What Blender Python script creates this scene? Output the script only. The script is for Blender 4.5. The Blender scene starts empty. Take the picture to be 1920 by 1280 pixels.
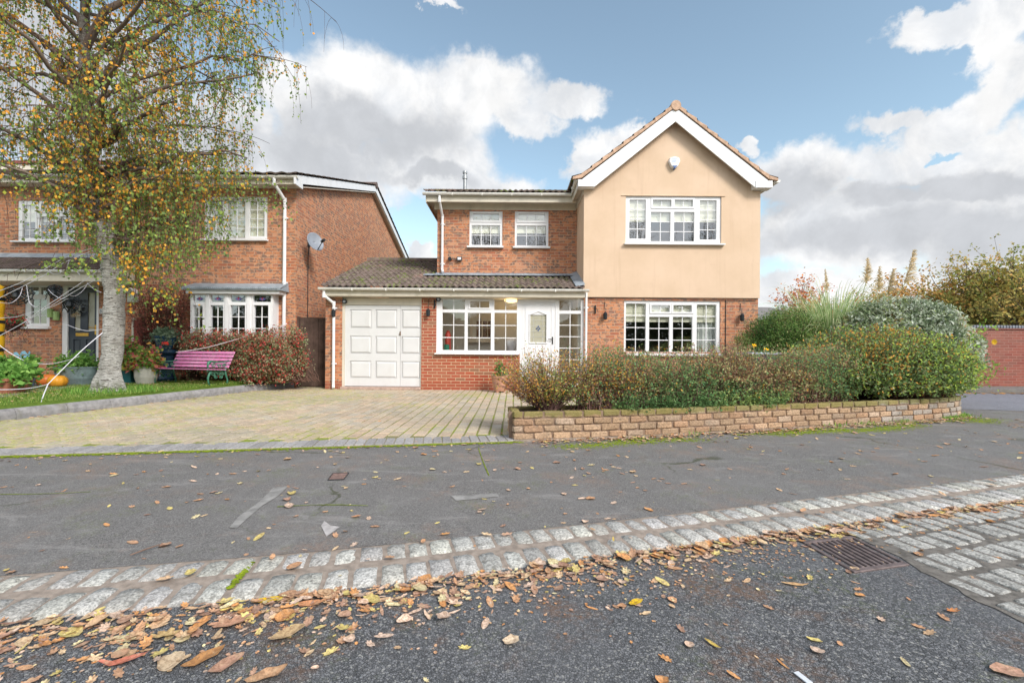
import bpy, math, random
import numpy as np
from mathutils import Vector, Matrix, noise as mnoise
random.seed(7); rng = np.random.default_rng(7)
R = math.radians; PI = math.pi
SC = bpy.context.scene; COL = SC.collection
F = 853.33; CX = 960.0; HY = 654.0; ROLL = math.radians(0.4); EYE = 1.0
CR, SR = math.cos(ROLL), math.sin(ROLL)

def un(px, py):
    dx, dy = px - CX, py - HY
    return dx * CR + dy * SR, -dx * SR + dy * CR
def at(px, py, Y):
    x, y = un(px, py)
    return Vector((x * Y / F, Y, EYE - y * Y / F))
def gp(px, py, z=0.0):
    x, y = un(px, py)
    Y = (EYE - z) * F / y
    return Vector((x * Y / F, Y, z))
def rect(px0, px1, py0, py1, Y):
    a = at(px0, (py0 + py1) / 2, Y); b = at(px1, (py0 + py1) / 2, Y)
    c = at((px0 + px1) / 2, py0, Y); d = at((px0 + px1) / 2, py1, Y)
    return (a.x, b.x, d.z, c.z)

def C(r, g, b):
    f = lambda v: (v / 255 / 12.92) if v <= 10 else ((v / 255 + 0.055) / 1.055) ** 2.4
    return (f(r), f(g), f(b))

# ---------------------------------------------------------------- mesh builder
class MB:
    def __init__(s): s.v = []; s.f = []; s.m = []; s.c = []; s.col = (1, 1, 1)
    def av(s, p):
        s.v.append(tuple(p)); s.c.append(s.col); return len(s.v) - 1
    def face(s, idx, m=0): s.f.append(tuple(idx)); s.m.append(m)
    def poly(s, pts, m=0): s.face([s.av(p) for p in pts], m)
    def hexa(s, b, t, m=0):
        i = [s.av(p) for p in b]; j = [s.av(p) for p in t]; n = len(b)
        s.face(i[::-1], m); s.face(j, m)
        for k in range(n): s.face([i[k], i[(k + 1) % n], j[(k + 1) % n], j[k]], m)
    def box(s, x0, x1, y0, y1, z0, z1, m=0):
        s.hexa([(x0, y0, z0), (x1, y0, z0), (x1, y1, z0), (x0, y1, z0)],
               [(x0, y0, z1), (x1, y0, z1), (x1, y1, z1), (x0, y1, z1)], m)
    def obox(s, o, u, v, w, lu, lv, lw, jit=0, m=0):
        o = Vector(o); b = []; t = []
        for (a, c) in ((0, 0), (1, 0), (1, 1), (0, 1)):
            for lst, e in ((b, 0), (t, 1)):
                p = o + u * lu * a + v * lv * c + w * lw * e
                if jit: p = p + Vector((random.uniform(-jit, jit), random.uniform(-jit, jit), random.uniform(-jit, jit)))
                lst.append(p)
        s.hexa(b, t, m)
    def tube(s, pts, r, n=6, m=0, cap=True):
        pts = [Vector(p) for p in pts]
        if not isinstance(r, (list, tuple)): r = [r] * len(pts)
        prev = None; rings = []
        for i, p in enumerate(pts):
            d = (pts[min(i + 1, len(pts) - 1)] - pts[max(i - 1, 0)])
            if d.length < 1e-9: d = Vector((0, 0, 1))
            d.normalize()
            if prev is None:
                a = Vector((1, 0, 0)) if abs(d.x) < .8 else Vector((0, 1, 0))
                prev = a
            a = (prev - d * prev.dot(d))
            if a.length < 1e-6: a = d.orthogonal()
            a.normalize(); prev = a; b = d.cross(a)
            rings.append([s.av(p + (a * math.cos(2 * PI * k / n) + b * math.sin(2 * PI * k / n)) * r[i]) for k in range(n)])
        for i in range(len(rings) - 1):
            for k in range(n):
                s.face([rings[i][k], rings[i][(k + 1) % n], rings[i + 1][(k + 1) % n], rings[i + 1][k]], m)
        if cap: s.face(rings[0][::-1], m); s.face(rings[-1], m)
    def lathe(s, prof, c=(0, 0, 0), n=24, m=0, sx=1, sy=1, rib=None):
        c = Vector(c); rings = []
        for (r, z) in prof:
            ring = []
            for k in range(n):
                a = 2 * PI * k / n; q = r * (rib(a) if rib else 1)
                ring.append(s.av((c.x + q * math.cos(a) * sx, c.y + q * math.sin(a) * sy, c.z + z)))
            rings.append(ring)
        for i in range(len(rings) - 1):
            for k in range(n):
                s.face([rings[i][k], rings[i][(k + 1) % n], rings[i + 1][(k + 1) % n], rings[i + 1][k]], m)
        s.face(rings[0][::-1], m); s.face(rings[-1], m)
    def holed(s, x0, x1, z0, z1, holes, yf, yb, m=0):
        xs = sorted({x0, x1, *[min(max(h[i], x0), x1) for h in holes for i in (0, 1)]})
        zs = sorted({z0, z1, *[min(max(h[i], z0), z1) for h in holes for i in (2, 3)]})
        def inside(cx, cz): return any(h[0] < cx < h[1] and h[2] < cz < h[3] for h in holes)
        nx, nz = len(xs) - 1, len(zs) - 1
        fill = [[not inside((xs[i] + xs[i + 1]) / 2, (zs[j] + zs[j + 1]) / 2) for j in range(nz)] for i in range(nx)]
        for i in range(nx):
            for j in range(nz):
                if not fill[i][j]: continue
                a, b, c, d = xs[i], xs[i + 1], zs[j], zs[j + 1]
                s.poly([(a, yf, c), (b, yf, c), (b, yf, d), (a, yf, d)], m)
                s.poly([(b, yb, c), (a, yb, c), (a, yb, d), (b, yb, d)], m)
                if i == 0 or not fill[i - 1][j]: s.poly([(a, yb, c), (a, yf, c), (a, yf, d), (a, yb, d)], m)
                if i == nx - 1 or not fill[i + 1][j]: s.poly([(b, yf, c), (b, yb, c), (b, yb, d), (b, yf, d)], m)
                if j == 0 or not fill[i][j - 1]: s.poly([(a, yb, c), (b, yb, c), (b, yf, c), (a, yf, c)], m)
                if j == nz - 1 or not fill[i][j + 1]: s.poly([(a, yf, d), (b, yf, d), (b, yb, d), (a, yb, d)], m)
    def build(s, name, mats, parent=None, smooth=False, bevel=0, seg=1, label=None):
        me = bpy.data.meshes.new(name)
        me.from_pydata(s.v, [], s.f)
        if not isinstance(mats, (list, tuple)): mats = [mats]
        for mt in mats: me.materials.append(mt)
        me.polygons.foreach_set('material_index', s.m)
        ca = me.color_attributes.new('Col', 'FLOAT_COLOR', 'POINT')
        arr = np.ones((len(s.v), 4), dtype=np.float32); arr[:, :3] = np.array(s.c, dtype=np.float32)
        ca.data.foreach_set('color', arr.ravel())
        if smooth: me.polygons.foreach_set('use_smooth', [True] * len(me.polygons))
        me.update()
        o = bpy.data.objects.new(name, me); COL.objects.link(o)
        if parent:
            o.parent = parent
            o.matrix_parent_inverse = parent_inv(parent)
        if bevel:
            md = o.modifiers.new('bevel', 'BEVEL'); md.width = bevel; md.segments = seg
            md.limit_method = 'ANGLE'; md.angle_limit = R(35); md.harden_normals = False
        if label: o['label'] = label
        return o
def parent_inv(p):
    # things are only translated empties or un-transformed meshes
    t = Vector((0, 0, 0)); q = p
    while q is not None:
        t += q.location + q.matrix_parent_inverse.translation; q = q.parent
    return Matrix.Translation(-t)
def thing(name, label, cat, loc=(0, 0, 0), group=None):
    o = bpy.data.objects.new(name, None); COL.objects.link(o); o.location = loc
    o.empty_display_size = .1
    o['label'] = label; o['category'] = cat
    if group: o['group'] = group
    return o
def tag(o, label=None, cat=None, group=None, kind=None):
    if label: o['label'] = label
    if cat: o['category'] = cat
    if group: o['group'] = group
    if kind: o['kind'] = kind
    return o
def struct(o): o['kind'] = 'structure'; return o

def fast_mesh(name, V, Fa, cols, mat, parent=None, smooth=False):
    """V (n,3), Fa (m,k) uniform polygons, cols (n,3)"""
    me = bpy.data.meshes.new(name); n = len(V); m, k = Fa.shape
    me.vertices.add(n); me.vertices.foreach_set('co', V.astype(np.float32).ravel())
    me.loops.add(m * k); me.loops.foreach_set('vertex_index', Fa.astype(np.int32).ravel())
    me.polygons.add(m); me.polygons.foreach_set('loop_start', np.arange(0, m * k, k, dtype=np.int32))
    me.polygons.foreach_set('loop_total', np.full(m, k, dtype=np.int32))
    ca = me.color_attributes.new('Col', 'FLOAT_COLOR', 'POINT')
    arr = np.ones((n, 4), dtype=np.float32); arr[:, :3] = cols
    ca.data.foreach_set('color', arr.ravel())
    me.materials.append(mat); me.update(calc_edges=True); me.validate()
    if smooth: me.polygons.foreach_set('use_smooth', [True] * len(me.polygons))
    o = bpy.data.objects.new(name, me); COL.objects.link(o)
    if parent: o.parent = parent; o.matrix_parent_inverse = parent_inv(parent)
    return o

# ---------------------------------------------------------------- materials
class NT:
    def __init__(s, mat):
        mat.use_nodes = True; s.t = mat.node_tree; s.t.nodes.clear(); s.out = s.n('ShaderNodeOutputMaterial')
    def n(s, typ, **kw):
        nd = s.t.nodes.new(typ)
        for k, v in kw.items(): setattr(nd, k, v)
        return nd
    def l(s, a, b): s.t.links.new(a, b)
    def val(s, sock, v):
        if isinstance(v, bpy.types.NodeSocket): s.l(v, sock)
        elif isinstance(v, (tuple, list)) and len(v) == 3 and sock.type == 'RGBA': sock.default_value = (*v, 1)
        else: sock.default_value = v
    def math(s, op, a, b=0.0, c=None, clamp=False):
        nd = s.n('ShaderNodeMath', operation=op, use_clamp=clamp)
        s.val(nd.inputs[0], a); s.val(nd.inputs[1], b)
        if c is not None: s.val(nd.inputs[2], c)
        return nd.outputs[0]
    def mix(s, f, a, b, blend='MIX'):
        nd = s.n('ShaderNodeMix', data_type='RGBA', blend_type=blend)
        s.val(nd.inputs[0], f); s.val(nd.inputs[6], a); s.val(nd.inputs[7], b)
        return nd.outputs[2]
    def noise(s, vec, scale, detail=4, rough=.55, dist=0):
        nd = s.n('ShaderNodeTexNoise'); nd.inputs['Scale'].default_value = scale
        nd.inputs['Detail'].default_value = detail; nd.inputs['Roughness'].default_value = rough
        nd.inputs['Distortion'].default_value = dist
        if vec is not None: s.l(vec, nd.inputs['Vector'])
        return nd.outputs['Fac']
    def ramp(s, f, stops, interp='LINEAR'):
        nd = s.n('ShaderNodeValToRGB'); cr = nd.color_ramp; cr.interpolation = interp
        while len(cr.elements) < len(stops): cr.elements.new(.5)
        for e, (p, c) in zip(cr.elements, stops):
            e.position = p; e.color = (*c, 1) if len(c) == 3 else c
        s.l(f, nd.inputs[0]); return nd.outputs[0]
    def mr(s, f, a, b, c=0., d=1.):
        nd = s.n('ShaderNodeMapRange'); nd.interpolation_type = 'SMOOTHSTEP'
        s.l(f, nd.inputs[0])
        for i, v in enumerate((a, b, c, d)): nd.inputs[i + 1].default_value = v
        return nd.outputs[0]
    def pos(s): return s.n('ShaderNodeNewGeometry').outputs['Position']
    def scalev(s, v, sc):
        nd = s.n('ShaderNodeVectorMath', operation='MULTIPLY'); s.l(v, nd.inputs[0]); nd.inputs[1].default_value = sc
        return nd.outputs[0]
    def bump(s, h, strength=.5, dist=.01, nrm=None):
        nd = s.n('ShaderNodeBump'); nd.inputs['Strength'].default_value = strength; nd.inputs['Distance'].default_value = dist
        s.l(h, nd.inputs['Height'])
        if nrm is not None: s.l(nrm, nd.inputs['Normal'])
        return nd.outputs[0]
    def bsdf(s, col, rough=.7, bump=None, spec=.3, metal=0.):
        b = s.n('ShaderNodeBsdfPrincipled'); s.val(b.inputs['Base Color'], col); s.val(b.inputs['Roughness'], rough)
        b.inputs['Specular IOR Level'].default_value = spec; b.inputs['Metallic'].default_value = metal
        if bump is not None: s.l(bump, b.inputs['Normal'])
        s.l(b.outputs[0], s.out.inputs[0]); return b
def newmat(name): m = bpy.data.materials.new(name); return m, NT(m)

def simple(name, col, rough=.6, var=.12, scale=8, spec=.3, bump=0, metal=0, attr=False, dirt=None):
    m, t = newmat(name); p = t.pos()
    n = t.noise(p, scale, 5, .6)
    f = t.mr(n, .3, .7)
    a = tuple(c * (1 - var) for c in col); b = tuple(min(1, c * (1 + var)) for c in col)
    c = t.mix(f, a, b)
    if attr:
        at_ = t.n('ShaderNodeAttribute', attribute_name='Col'); c = t.mix(1., c, at_.outputs['Color'], 'MULTIPLY')
    if dirt:
        n2 = t.noise(t.scalev(p, (1, 1, .25)), 3.5, 6, .65)
        c = t.mix(t.mr(n2, .5, .75, 0, dirt[1]), c, dirt[0])
    bp = t.bump(t.noise(p, scale * 6, 3), bump, .01) if bump else None
    t.bsdf(c, rough, bp, spec, metal); return m

def wallvec(t):
    g = t.n('ShaderNodeNewGeometry'); sp = t.n('ShaderNodeSeparateXYZ'); t.l(g.outputs['Position'], sp.inputs[0])
    sn = t.n('ShaderNodeSeparateXYZ'); t.l(g.outputs['True Normal'], sn.inputs[0])
    sel = t.math('GREATER_THAN', t.math('ABSOLUTE', sn.outputs[0]), .6)
    u = t.math('ADD', t.math('MULTIPLY', sp.outputs[0], t.math('SUBTRACT', 1., sel)), t.math('MULTIPLY', sp.outputs[1], sel))
    cb = t.n('ShaderNodeCombineXYZ'); t.l(u, cb.inputs[0]); t.l(sp.outputs[2], cb.inputs[1])
    return cb.outputs[0], g.outputs['Position'], sp
def bricktex(t, vec, w, h, mortar, smooth=.15, off=.5):
    b = t.n('ShaderNodeTexBrick'); t.l(vec, b.inputs['Vector']); b.offset = off; b.squash = 1.0
    b.inputs['Color1'].default_value = (0, 0, 0, 1); b.inputs['Color2'].default_value = (1, 1, 1, 1)
    b.inputs['Mortar'].default_value = (.5, .5, .5, 1); b.inputs['Scale'].default_value = 1
    b.inputs['Mortar Size'].default_value = mortar; b.inputs['Mortar Smooth'].default_value = smooth
    b.inputs['Bias'].default_value = 0; b.inputs['Brick Width'].default_value = w; b.inputs['Row Height'].default_value = h
    return b.outputs['Color'], b.outputs['Fac']
def brickmat(name, stops, mortar, smudge=None, smamt=.8, plinth=None, msize=.006):
    m, t = newmat(name); vec, p, sp = wallvec(t)
    rnd, fac = bricktex(t, vec, .225, .075, msize)
    c = t.ramp(rnd, stops)
    c = t.mix(t.math('MULTIPLY', t.noise(p, 40, 4), .35), c, (.5, .27, .16), 'MULTIPLY')
    if smudge:
        n = t.noise(t.scalev(p, (9, 9, 14)), 1.0, 2, .6, .4)
        n2 = t.noise(t.scalev(p, (30, 30, 50)), 1.0, 3, .7)
        sm = t.math('MULTIPLY', t.mr(t.math('ADD', n, t.math('MULTIPLY', t.math('SUBTRACT', n2, .5), .25)), .505, .56), smamt)
        sm = t.math('MULTIPLY', sm, t.mr(rnd, .1, .5, .5, 1.))
        c = t.mix(sm, c, smudge)
    c = t.mix(fac, c, t.mix(t.mr(t.noise(p, 14, 4), .35, .65), tuple(x * .8 for x in mortar), mortar))
    # broad weathering
    w = t.noise(p, .8, 5, .6)
    c = t.mix(t.mr(w, .35, .7, 0, .22), c, (.30, .22, .17))
    if plinth:
        k = t.math('MULTIPLY', t.math('LESS_THAN', sp.outputs[2], plinth), t.math('SUBTRACT', 1., t.math('MULTIPLY', fac, .6)))
        c = t.mix(t.math('MULTIPLY', k, .75), c, (.33, .095, .055))
    h = t.math('SUBTRACT', t.math('MULTIPLY', t.noise(p, 90, 3), .3), fac)
    t.bsdf(c, .88, t.bump(h, .55, .008), .2); return m

M = {}
M['brick'] = brickmat('multi_brick', [(0, (.44, .155, .09)), (.3, (.57, .235, .115)), (.6, (.62, .275, .14)), (.85, (.66, .33, .19)), (1, (.47, .19, .12))], (.56, .38, .26), (.19, .125, .10), .9, .2)
M['brick_red'] = brickmat('red_brick', [(0, (.36, .075, .04)), (.5, (.44, .105, .055)), (.8, (.40, .13, .07)), (1, (.27, .14, .085))], (.62, .46, .30), None, plinth=.19, msize=.007)
M['brick_far'] = brickmat('wine_brick', [(0, (.24, .075, .06)), (.5, (.31, .105, .08)), (1, (.23, .10, .08))], (.36, .2, .16), None)
def rendermat():
    m, t = newmat('cream_render'); p = t.pos()
    n = t.noise(p, 1.3, 6, .6); c = t.mix(t.mr(n, .3, .7), (.625, .46, .325), (.69, .515, .38))
    st = t.noise(t.scalev(p, (9, 9, .5)), 1., 4, .6)
    c = t.mix(t.mr(st, .52, .85, 0, .26), c, (.42, .27, .17))
    n3 = t.noise(p, 3., 7, .7); c = t.mix(t.mr(n3, .55, .75, 0, .26), c, (.50, .34, .23))
    bp = t.bump(t.noise(p, 120, 4, .7), .45, .006)
    t.bsdf(c, .9, bp, .15); return m
M['render'] = rendermat()
M['white'] = simple('white_upvc', (.76, .755, .77), .35, .03, 3, .4, dirt=((.55, .53, .47), .25))
M['cream'] = simple('cream_fascia', (.66, .60, .50), .5, .06, 4, .3, dirt=((.42, .38, .30), .4))
M['soffit'] = simple('soffit_board', (.58, .52, .44), .6, .06, 4)
M['gutter'] = simple('gutter_plastic', (.72, .70, .66), .4, .06, 5, .35, dirt=((.40, .38, .33), .5))
M['garage'] = simple('garage_door_paint', (.66, .655, .66), .45, .03, 2, .35, dirt=((.52, .50, .47), .3))
M['dark'] = simple('dark_plastic', (.02, .024, .028), .4, .1, 10)
M['lead'] = simple('lead_flashing', (.27, .31, .35), .55, .22, 6, .4, bump=.2, dirt=((.45, .48, .5), .5))
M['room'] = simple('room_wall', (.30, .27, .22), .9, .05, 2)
M['porchwall'] = simple('porch_inner_wall', (.66, .64, .58), .9, .03, 2)
M['blind'] = simple('blind_fabric', (.80, .76, .62), .9, .05, 3)
M['curtain'] = simple('curtain_fabric', (.78, .78, .76), .9, .05, 3)
M['metal'] = simple('grey_metal', (.35, .36, .37), .4, .1, 10, metal=.6)
M['mortar'] = simple('mortar', (.25, .175, .13), .95, .2, 20, .1, bump=.4)
M['kmortar'] = simple('kerb_mortar', (.31, .255, .215), .95, .22, 25, .1, bump=.6)
M['concrete'] = simple('edging_concrete', (.30, .285, .28), .9, .22, 14, .15, bump=.5, dirt=((.13, .15, .07), .6))
M['soil'] = simple('soil', (.065, .045, .032), .95, .4, 25, .1, bump=.9)
M['wood'] = simple('gate_timber', (.105, .068, .055), .8, .3, 5, .2, bump=.3)

def tilemat(name, base, moss=.5, pink=True):
    m, t = newmat(name); p = t.pos()
    n = t.noise(p, 5, 6, .65); c = t.mix(t.mr(n, .3, .7), tuple(x * .65 for x in base), tuple(x * 1.35 for x in base))
    if pink:
        c = t.mix(t.mr(t.noise(p, .9, 2), .60, .68, 0, .7), c, (.34, .22, .19))
    f = t.noise(p, 60, 3); c = t.mix(t.math('MULTIPLY', f, .4), c, (.3, .26, .24), 'MULTIPLY')
    if moss:
        mo = t.math('MULTIPLY', t.mr(t.noise(p, 2.2, 3), .42, .62), t.mr(t.noise(p, 13, 4, .7), .50, .60))
        c = t.mix(t.math('MULTIPLY', mo, moss), c, (.17, .24, .035))
    t.bsdf(c, .9, t.bump(t.noise(p, 70, 4), .5, .01), .2); return m
M['tile'] = tilemat('brown_pantile', (.20, .155, .135), .95)
M['tile_clean'] = tilemat('dark_pantile', (.16, .12, .11), .15, False)
M['verge'] = simple('verge_mortar', (.52, .35, .25), .9, .2, 9, .1, bump=.5)

def glassmat(name, spec_extra=.06, tint=(1, 1, 1), wob=.05):
    m, t = newmat(name); p = t.pos()
    tr = t.n('ShaderNodeBsdfTransparent'); tr.inputs[0].default_value = (*tint, 1)
    gl = t.n('ShaderNodeBsdfGlossy'); gl.inputs['Roughness'].default_value = .015
    gl.inputs[0].default_value = (.95, .97, 1, 1)
    t.l(t.bump(t.noise(p, 2.0, 1), wob, .05), gl.inputs['Normal'])
    g = t.n('ShaderNodeNewGeometry'); dt = t.n('ShaderNodeVectorMath', operation='DOT_PRODUCT'); t.l(g.outputs['Incoming'], dt.inputs[0]); t.l(g.outputs['True Normal'], dt.inputs[1])
    k = t.math('POWER', t.math('SUBTRACT', 1., t.math('ABSOLUTE', dt.outputs['Value'])), 4.)
    f = t.math('ADD', t.math('MULTIPLY', k, .8), spec_extra + .05, clamp=True)
    mx = t.n('ShaderNodeMixShader'); t.l(f, mx.inputs[0]); t.l(tr.outputs[0], mx.inputs[1]); t.l(gl.outputs[0], mx.inputs[2])
    t.l(mx.outputs[0], t.out.inputs[0]); return m
M['glass'] = glassmat('window_glass', .17, (.9, .93, .92), .015)
M['glass_clear'] = glassmat('porch_glass', .05, (.95, .96, .96))

def leafmat(name, trans=.3, rough=.6, spec=.25, mul=1., vein=False):
    m, t = newmat(name)
    a = t.n('ShaderNodeAttribute', attribute_name='Col')
    c = t.mix(1., a.outputs['Color'], (mul, mul, mul), 'MULTIPLY')
    if vein:
        p = t.pos(); n = t.noise(p, 90, 5, .7); c = t.mix(t.mr(n, .42, .62, 0, .55), c, (.17, .09, .05)); n = t.noise(p, 30, 4, .7); c = t.mix(t.mr(n, .5, .7, 0, .45), c, (.62, .46, .30))
    b = t.n('ShaderNodeBsdfPrincipled'); t.l(c, b.inputs['Base Color']); b.inputs['Roughness'].default_value = rough
    b.inputs['Specular IOR Level'].default_value = spec
    tr = t.n('ShaderNodeBsdfTranslucent'); t.l(c, tr.inputs[0])
    mx = t.n('ShaderNodeMixShader'); mx.inputs[0].default_value = trans
    t.l(b.outputs[0], mx.inputs[1]); t.l(tr.outputs[0], mx.inputs[2]); t.l(mx.outputs[0], t.out.inputs[0]); return m
M['leaf'] = leafmat('leaf', .42, mul=1.55)
M['litter'] = leafmat('dry_leaf', .10, .75, .15, 1.2, True)
def vcol(name, rough=.8, bump=.0, scale=60, var=.3, spec=.2, grime=None):
    m, t = newmat(name); p = t.pos()
    a = t.n('ShaderNodeAttribute', attribute_name='Col')
    n = t.mr(t.noise(p, scale, 5, .7), .25, .75, 1 - var, 1 + var)
    cb = t.n('ShaderNodeCombineXYZ')
    for i in range(3): t.l(n, cb.inputs[i])
    c = t.mix(1., a.outputs['Color'], cb.outputs[0], 'MULTIPLY')
    if grime: c = t.mix(t.mr(t.noise(p, grime[1], 5, .7), .5, .62, 0, grime[2]), c, grime[0])
    t.bsdf(c, rough, t.bump(t.noise(p, scale, 5, .7), bump, .01) if bump else None, spec); return m
M['stem'] = vcol('bark_stem', .85, .0, 40)
M['block'] = vcol('walling_block', .92, 1.0, 45, .35, .1, grime=((.15, .155, .13), 9, .45))
M['sett'] = vcol('granite_sett', .85, 1.0, 85, .62, .25, grime=((.17, .16, .14), 22, .55))
M['plain'] = vcol('painted', .5, 0, 10, .08, .4)
M['rough'] = vcol('coarse', .9, .5, 30, .15, .1)

def mossed_block():
    m, t = newmat('walling_block_top'); p = t.pos()
    a = t.n('ShaderNodeAttribute', attribute_name='Col')
    sp = t.n('ShaderNodeSeparateXYZ'); t.l(p, sp.inputs[0])
    n = t.noise(p, 45, 5, .7)
    nn = t.mr(n, .25, .75, .6, 1.35); cb = t.n('ShaderNodeCombineXYZ')
    for i in range(3): t.l(nn, cb.inputs[i])
    c = t.mix(1., a.outputs['Color'], cb.outputs[0], 'MULTIPLY')
    c = t.mix(t.mr(t.noise(p, 8, 5, .7), .55, .7, 0, .5), c, (.12, .12, .105))
    # moss has grown on the top course
    g = t.mr(t.math('ADD', sp.outputs[2], t.math('MULTIPLY', t.noise(p, 7, 4), .13)), .285, .335)
    c = t.mix(t.math('MULTIPLY', g, .75), c, t.mix(t.noise(p, 25, 3), (.13, .14, .03), (.27, .23, .07)))
    t.bsdf(c, .92, t.bump(t.noise(p, 50, 6, .75), 1., .012), .1); return m
M['block'] = mossed_block()

def asphalt(name, scale, dark, light, stone=.5, dirt=None, moss=None, smooth=False, worn=None):
    m, t = newmat(name); p = t.pos()
    vo = t.n('ShaderNodeTexVoronoi'); vo.inputs['Scale'].default_value = scale; t.l(p, vo.inputs['Vector'])
    rv = t.n('ShaderNodeSeparateColor'); t.l(vo.outputs['Color'], rv.inputs[0])
    c = t.mix(t.mr(rv.outputs[0], .15, .95), dark, light)
    vo2 = t.n('ShaderNodeTexVoronoi'); vo2.feature = 'DISTANCE_TO_EDGE'; vo2.inputs['Scale'].default_value = scale; t.l(p, vo2.inputs['Vector'])
    e = t.mr(vo2.outputs['Distance'], 0, .12)
    c = t.mix(e, tuple(x * .35 for x in dark), c)
    c = t.mix(t.math('MULTIPLY', t.mr(rv.outputs[1], .86, .98), stone), c, (.36, .35, .33))
    big = t.noise(p, .9, 6, .65)
    c = t.mix(t.mr(big, .35, .7, 0, .5), c, t.mix(.5, dark, light))
    b2 = t.noise(p, 4.5, 6, .7); c = t.mix(t.mr(b2, .5, .8, 0, .35), c, tuple(x * 1.5 for x in light))
    if worn:
        wn = t.math('MULTIPLY', t.mr(t.noise(t.scalev(p, (1.2, 5, 1)), 1., 5, .7, .6), .56, .66), .7)
        c = t.mix(t.math('MULTIPLY', wn, .5), c, worn)
    if smooth and worn:
        vc = t.n('ShaderNodeTexVoronoi'); vc.feature = 'DISTANCE_TO_EDGE'; vc.inputs['Scale'].default_value = .55
        wv = t.n('ShaderNodeVectorMath', operation='ADD'); nw = t.n('ShaderNodeTexNoise'); nw.inputs['Scale'].default_value = 3.; nw.inputs['Detail'].default_value = 8.; t.l(p, nw.inputs['Vector']); t.l(p, wv.inputs[0]); t.l(t.scalev(nw.outputs['Color'], (.5, .5, 0)), wv.inputs[1]); t.l(wv.outputs[0], vc.inputs['Vector'])
        ck = t.math('MULTIPLY', t.mr(vc.outputs['Distance'], .009, .002), t.mr(t.noise(p, .8, 2), .5, .6))
        c = t.mix(t.math('MULTIPLY', ck, .75), c, (.05, .055, .025))
    if dirt:
        d = t.math('MULTIPLY', t.mr(t.noise(p, 1.6, 5, .7), .50, .64), t.mr(t.noise(p, 45, 3, .7), .38, .58))
        c = t.mix(t.math('MULTIPLY', d, dirt[1]), c, dirt[0])
    if moss:
        d = t.math('MULTIPLY', t.mr(t.noise(p, 2.3, 5, .7), .52, .66), t.mr(t.noise(p, 50, 3, .7), .45, .62))
        c = t.mix(t.math('MULTIPLY', d, moss), c, (.12, .15, .025))
    h = t.math('ADD', t.math('MULTIPLY', e, .7), t.math('MULTIPLY', rv.outputs[2], .6))
    t.bsdf(c, .78, t.bump(h, .35 if smooth else .9, .004), .35); return m
M['road'] = asphalt('road_asphalt', 120, (.09, .092, .098), (.215, .215, .225), .8, ((.20, .11, .065), .6), .35)
M['pave'] = asphalt('pavement_asphalt', 170, (.13, .122, .118), (.255, .243, .235), .4, ((.27, .17, .12), .4), .4, True, (.33, .31, .30))
M['side'] = asphalt('side_road_asphalt', 60, (.19, .19, .22), (.27, .27, .30), .2, None, None, True)

def drivemat():
    m, t = newmat('block_paving'); g = t.pos(); sp = t.n('ShaderNodeSeparateXYZ'); t.l(g, sp.inputs[0])
    cb = t.n('ShaderNodeCombineXYZ'); t.l(sp.outputs[1], cb.inputs[0]); t.l(sp.outputs[0], cb.inputs[1])
    wob = t.n('ShaderNodeVectorMath', operation='ADD'); nz = t.n('ShaderNodeTexNoise'); nz.inputs['Scale'].default_value = 6
    t.l(g, nz.inputs['Vector']); sc = t.scalev(nz.outputs['Color'], (.008, .008, 0)); t.l(cb.outputs[0], wob.inputs[0]); t.l(sc, wob.inputs[1])
    rnd, fac = bricktex(t, wob.outputs[0], .2, .1, .009, .2)
    c = t.ramp(rnd, [(0, (.39, .32, .26)), (.3, (.50, .38, .29)), (.5, (.50, .42, .34)), (.72, (.60, .41, .29)), (.88, (.62, .50, .39)), (1, (.34, .32, .29))])
    n = t.noise(g, .7, 5, .6); c = t.mix(t.mr(n, .35, .65, 0, .45), c, (.38, .355, .30))
    c = t.mix(t.mr(t.noise(g, 30, 4, .7), .4, .7, 0, .35), c, (.16, .14, .11))
    mossn = t.mr(t.noise(g, .55, 4, .6), .38, .60); fine = t.noise(g, 16, 4, .7)
    jm = t.mix(t.mr(fine, .35, .6), (.27, .23, .13), (.30, .34, .06))
    c = t.mix(fac, c, t.mix(t.math('MAXIMUM', mossn, .35), (.24, .19, .13), jm))
    spread = t.math('MULTIPLY', t.math('MULTIPLY', mossn, t.mr(fine, .48, .62)), .5)
    c = t.mix(spread, c, (.30, .30, .10))
    h = t.math('SUBTRACT', t.math('MULTIPLY', t.noise(g, 80, 4), .3), fac)
    t.bsdf(c, .85, t.bump(h, .8, .008), .25); return m
M['drive'] = drivemat()
def drivebed():
    m, t = newmat('joint_sand_and_moss'); p = t.pos(); sp = t.n('ShaderNodeSeparateXYZ'); t.l(p, sp.inputs[0])
    k = t.math('ADD', t.noise(p, .7, 4, .6), t.mr(sp.outputs[0], -2.5, -6.5, -.03, .12)); f = t.math('MULTIPLY', t.mr(k, .40, .58, .30, 1.), t.mr(t.noise(p, 12, 3), .3, .55))
    c = t.mix(f, (.23, .19, .13), t.mix(t.noise(p, 40, 3), (.12, .17, .02), (.34, .40, .04)))
    t.bsdf(c, .95, t.bump(t.noise(p, 90, 4), .8, .01), .1); return m
M['drivebed'] = drivebed()
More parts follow.
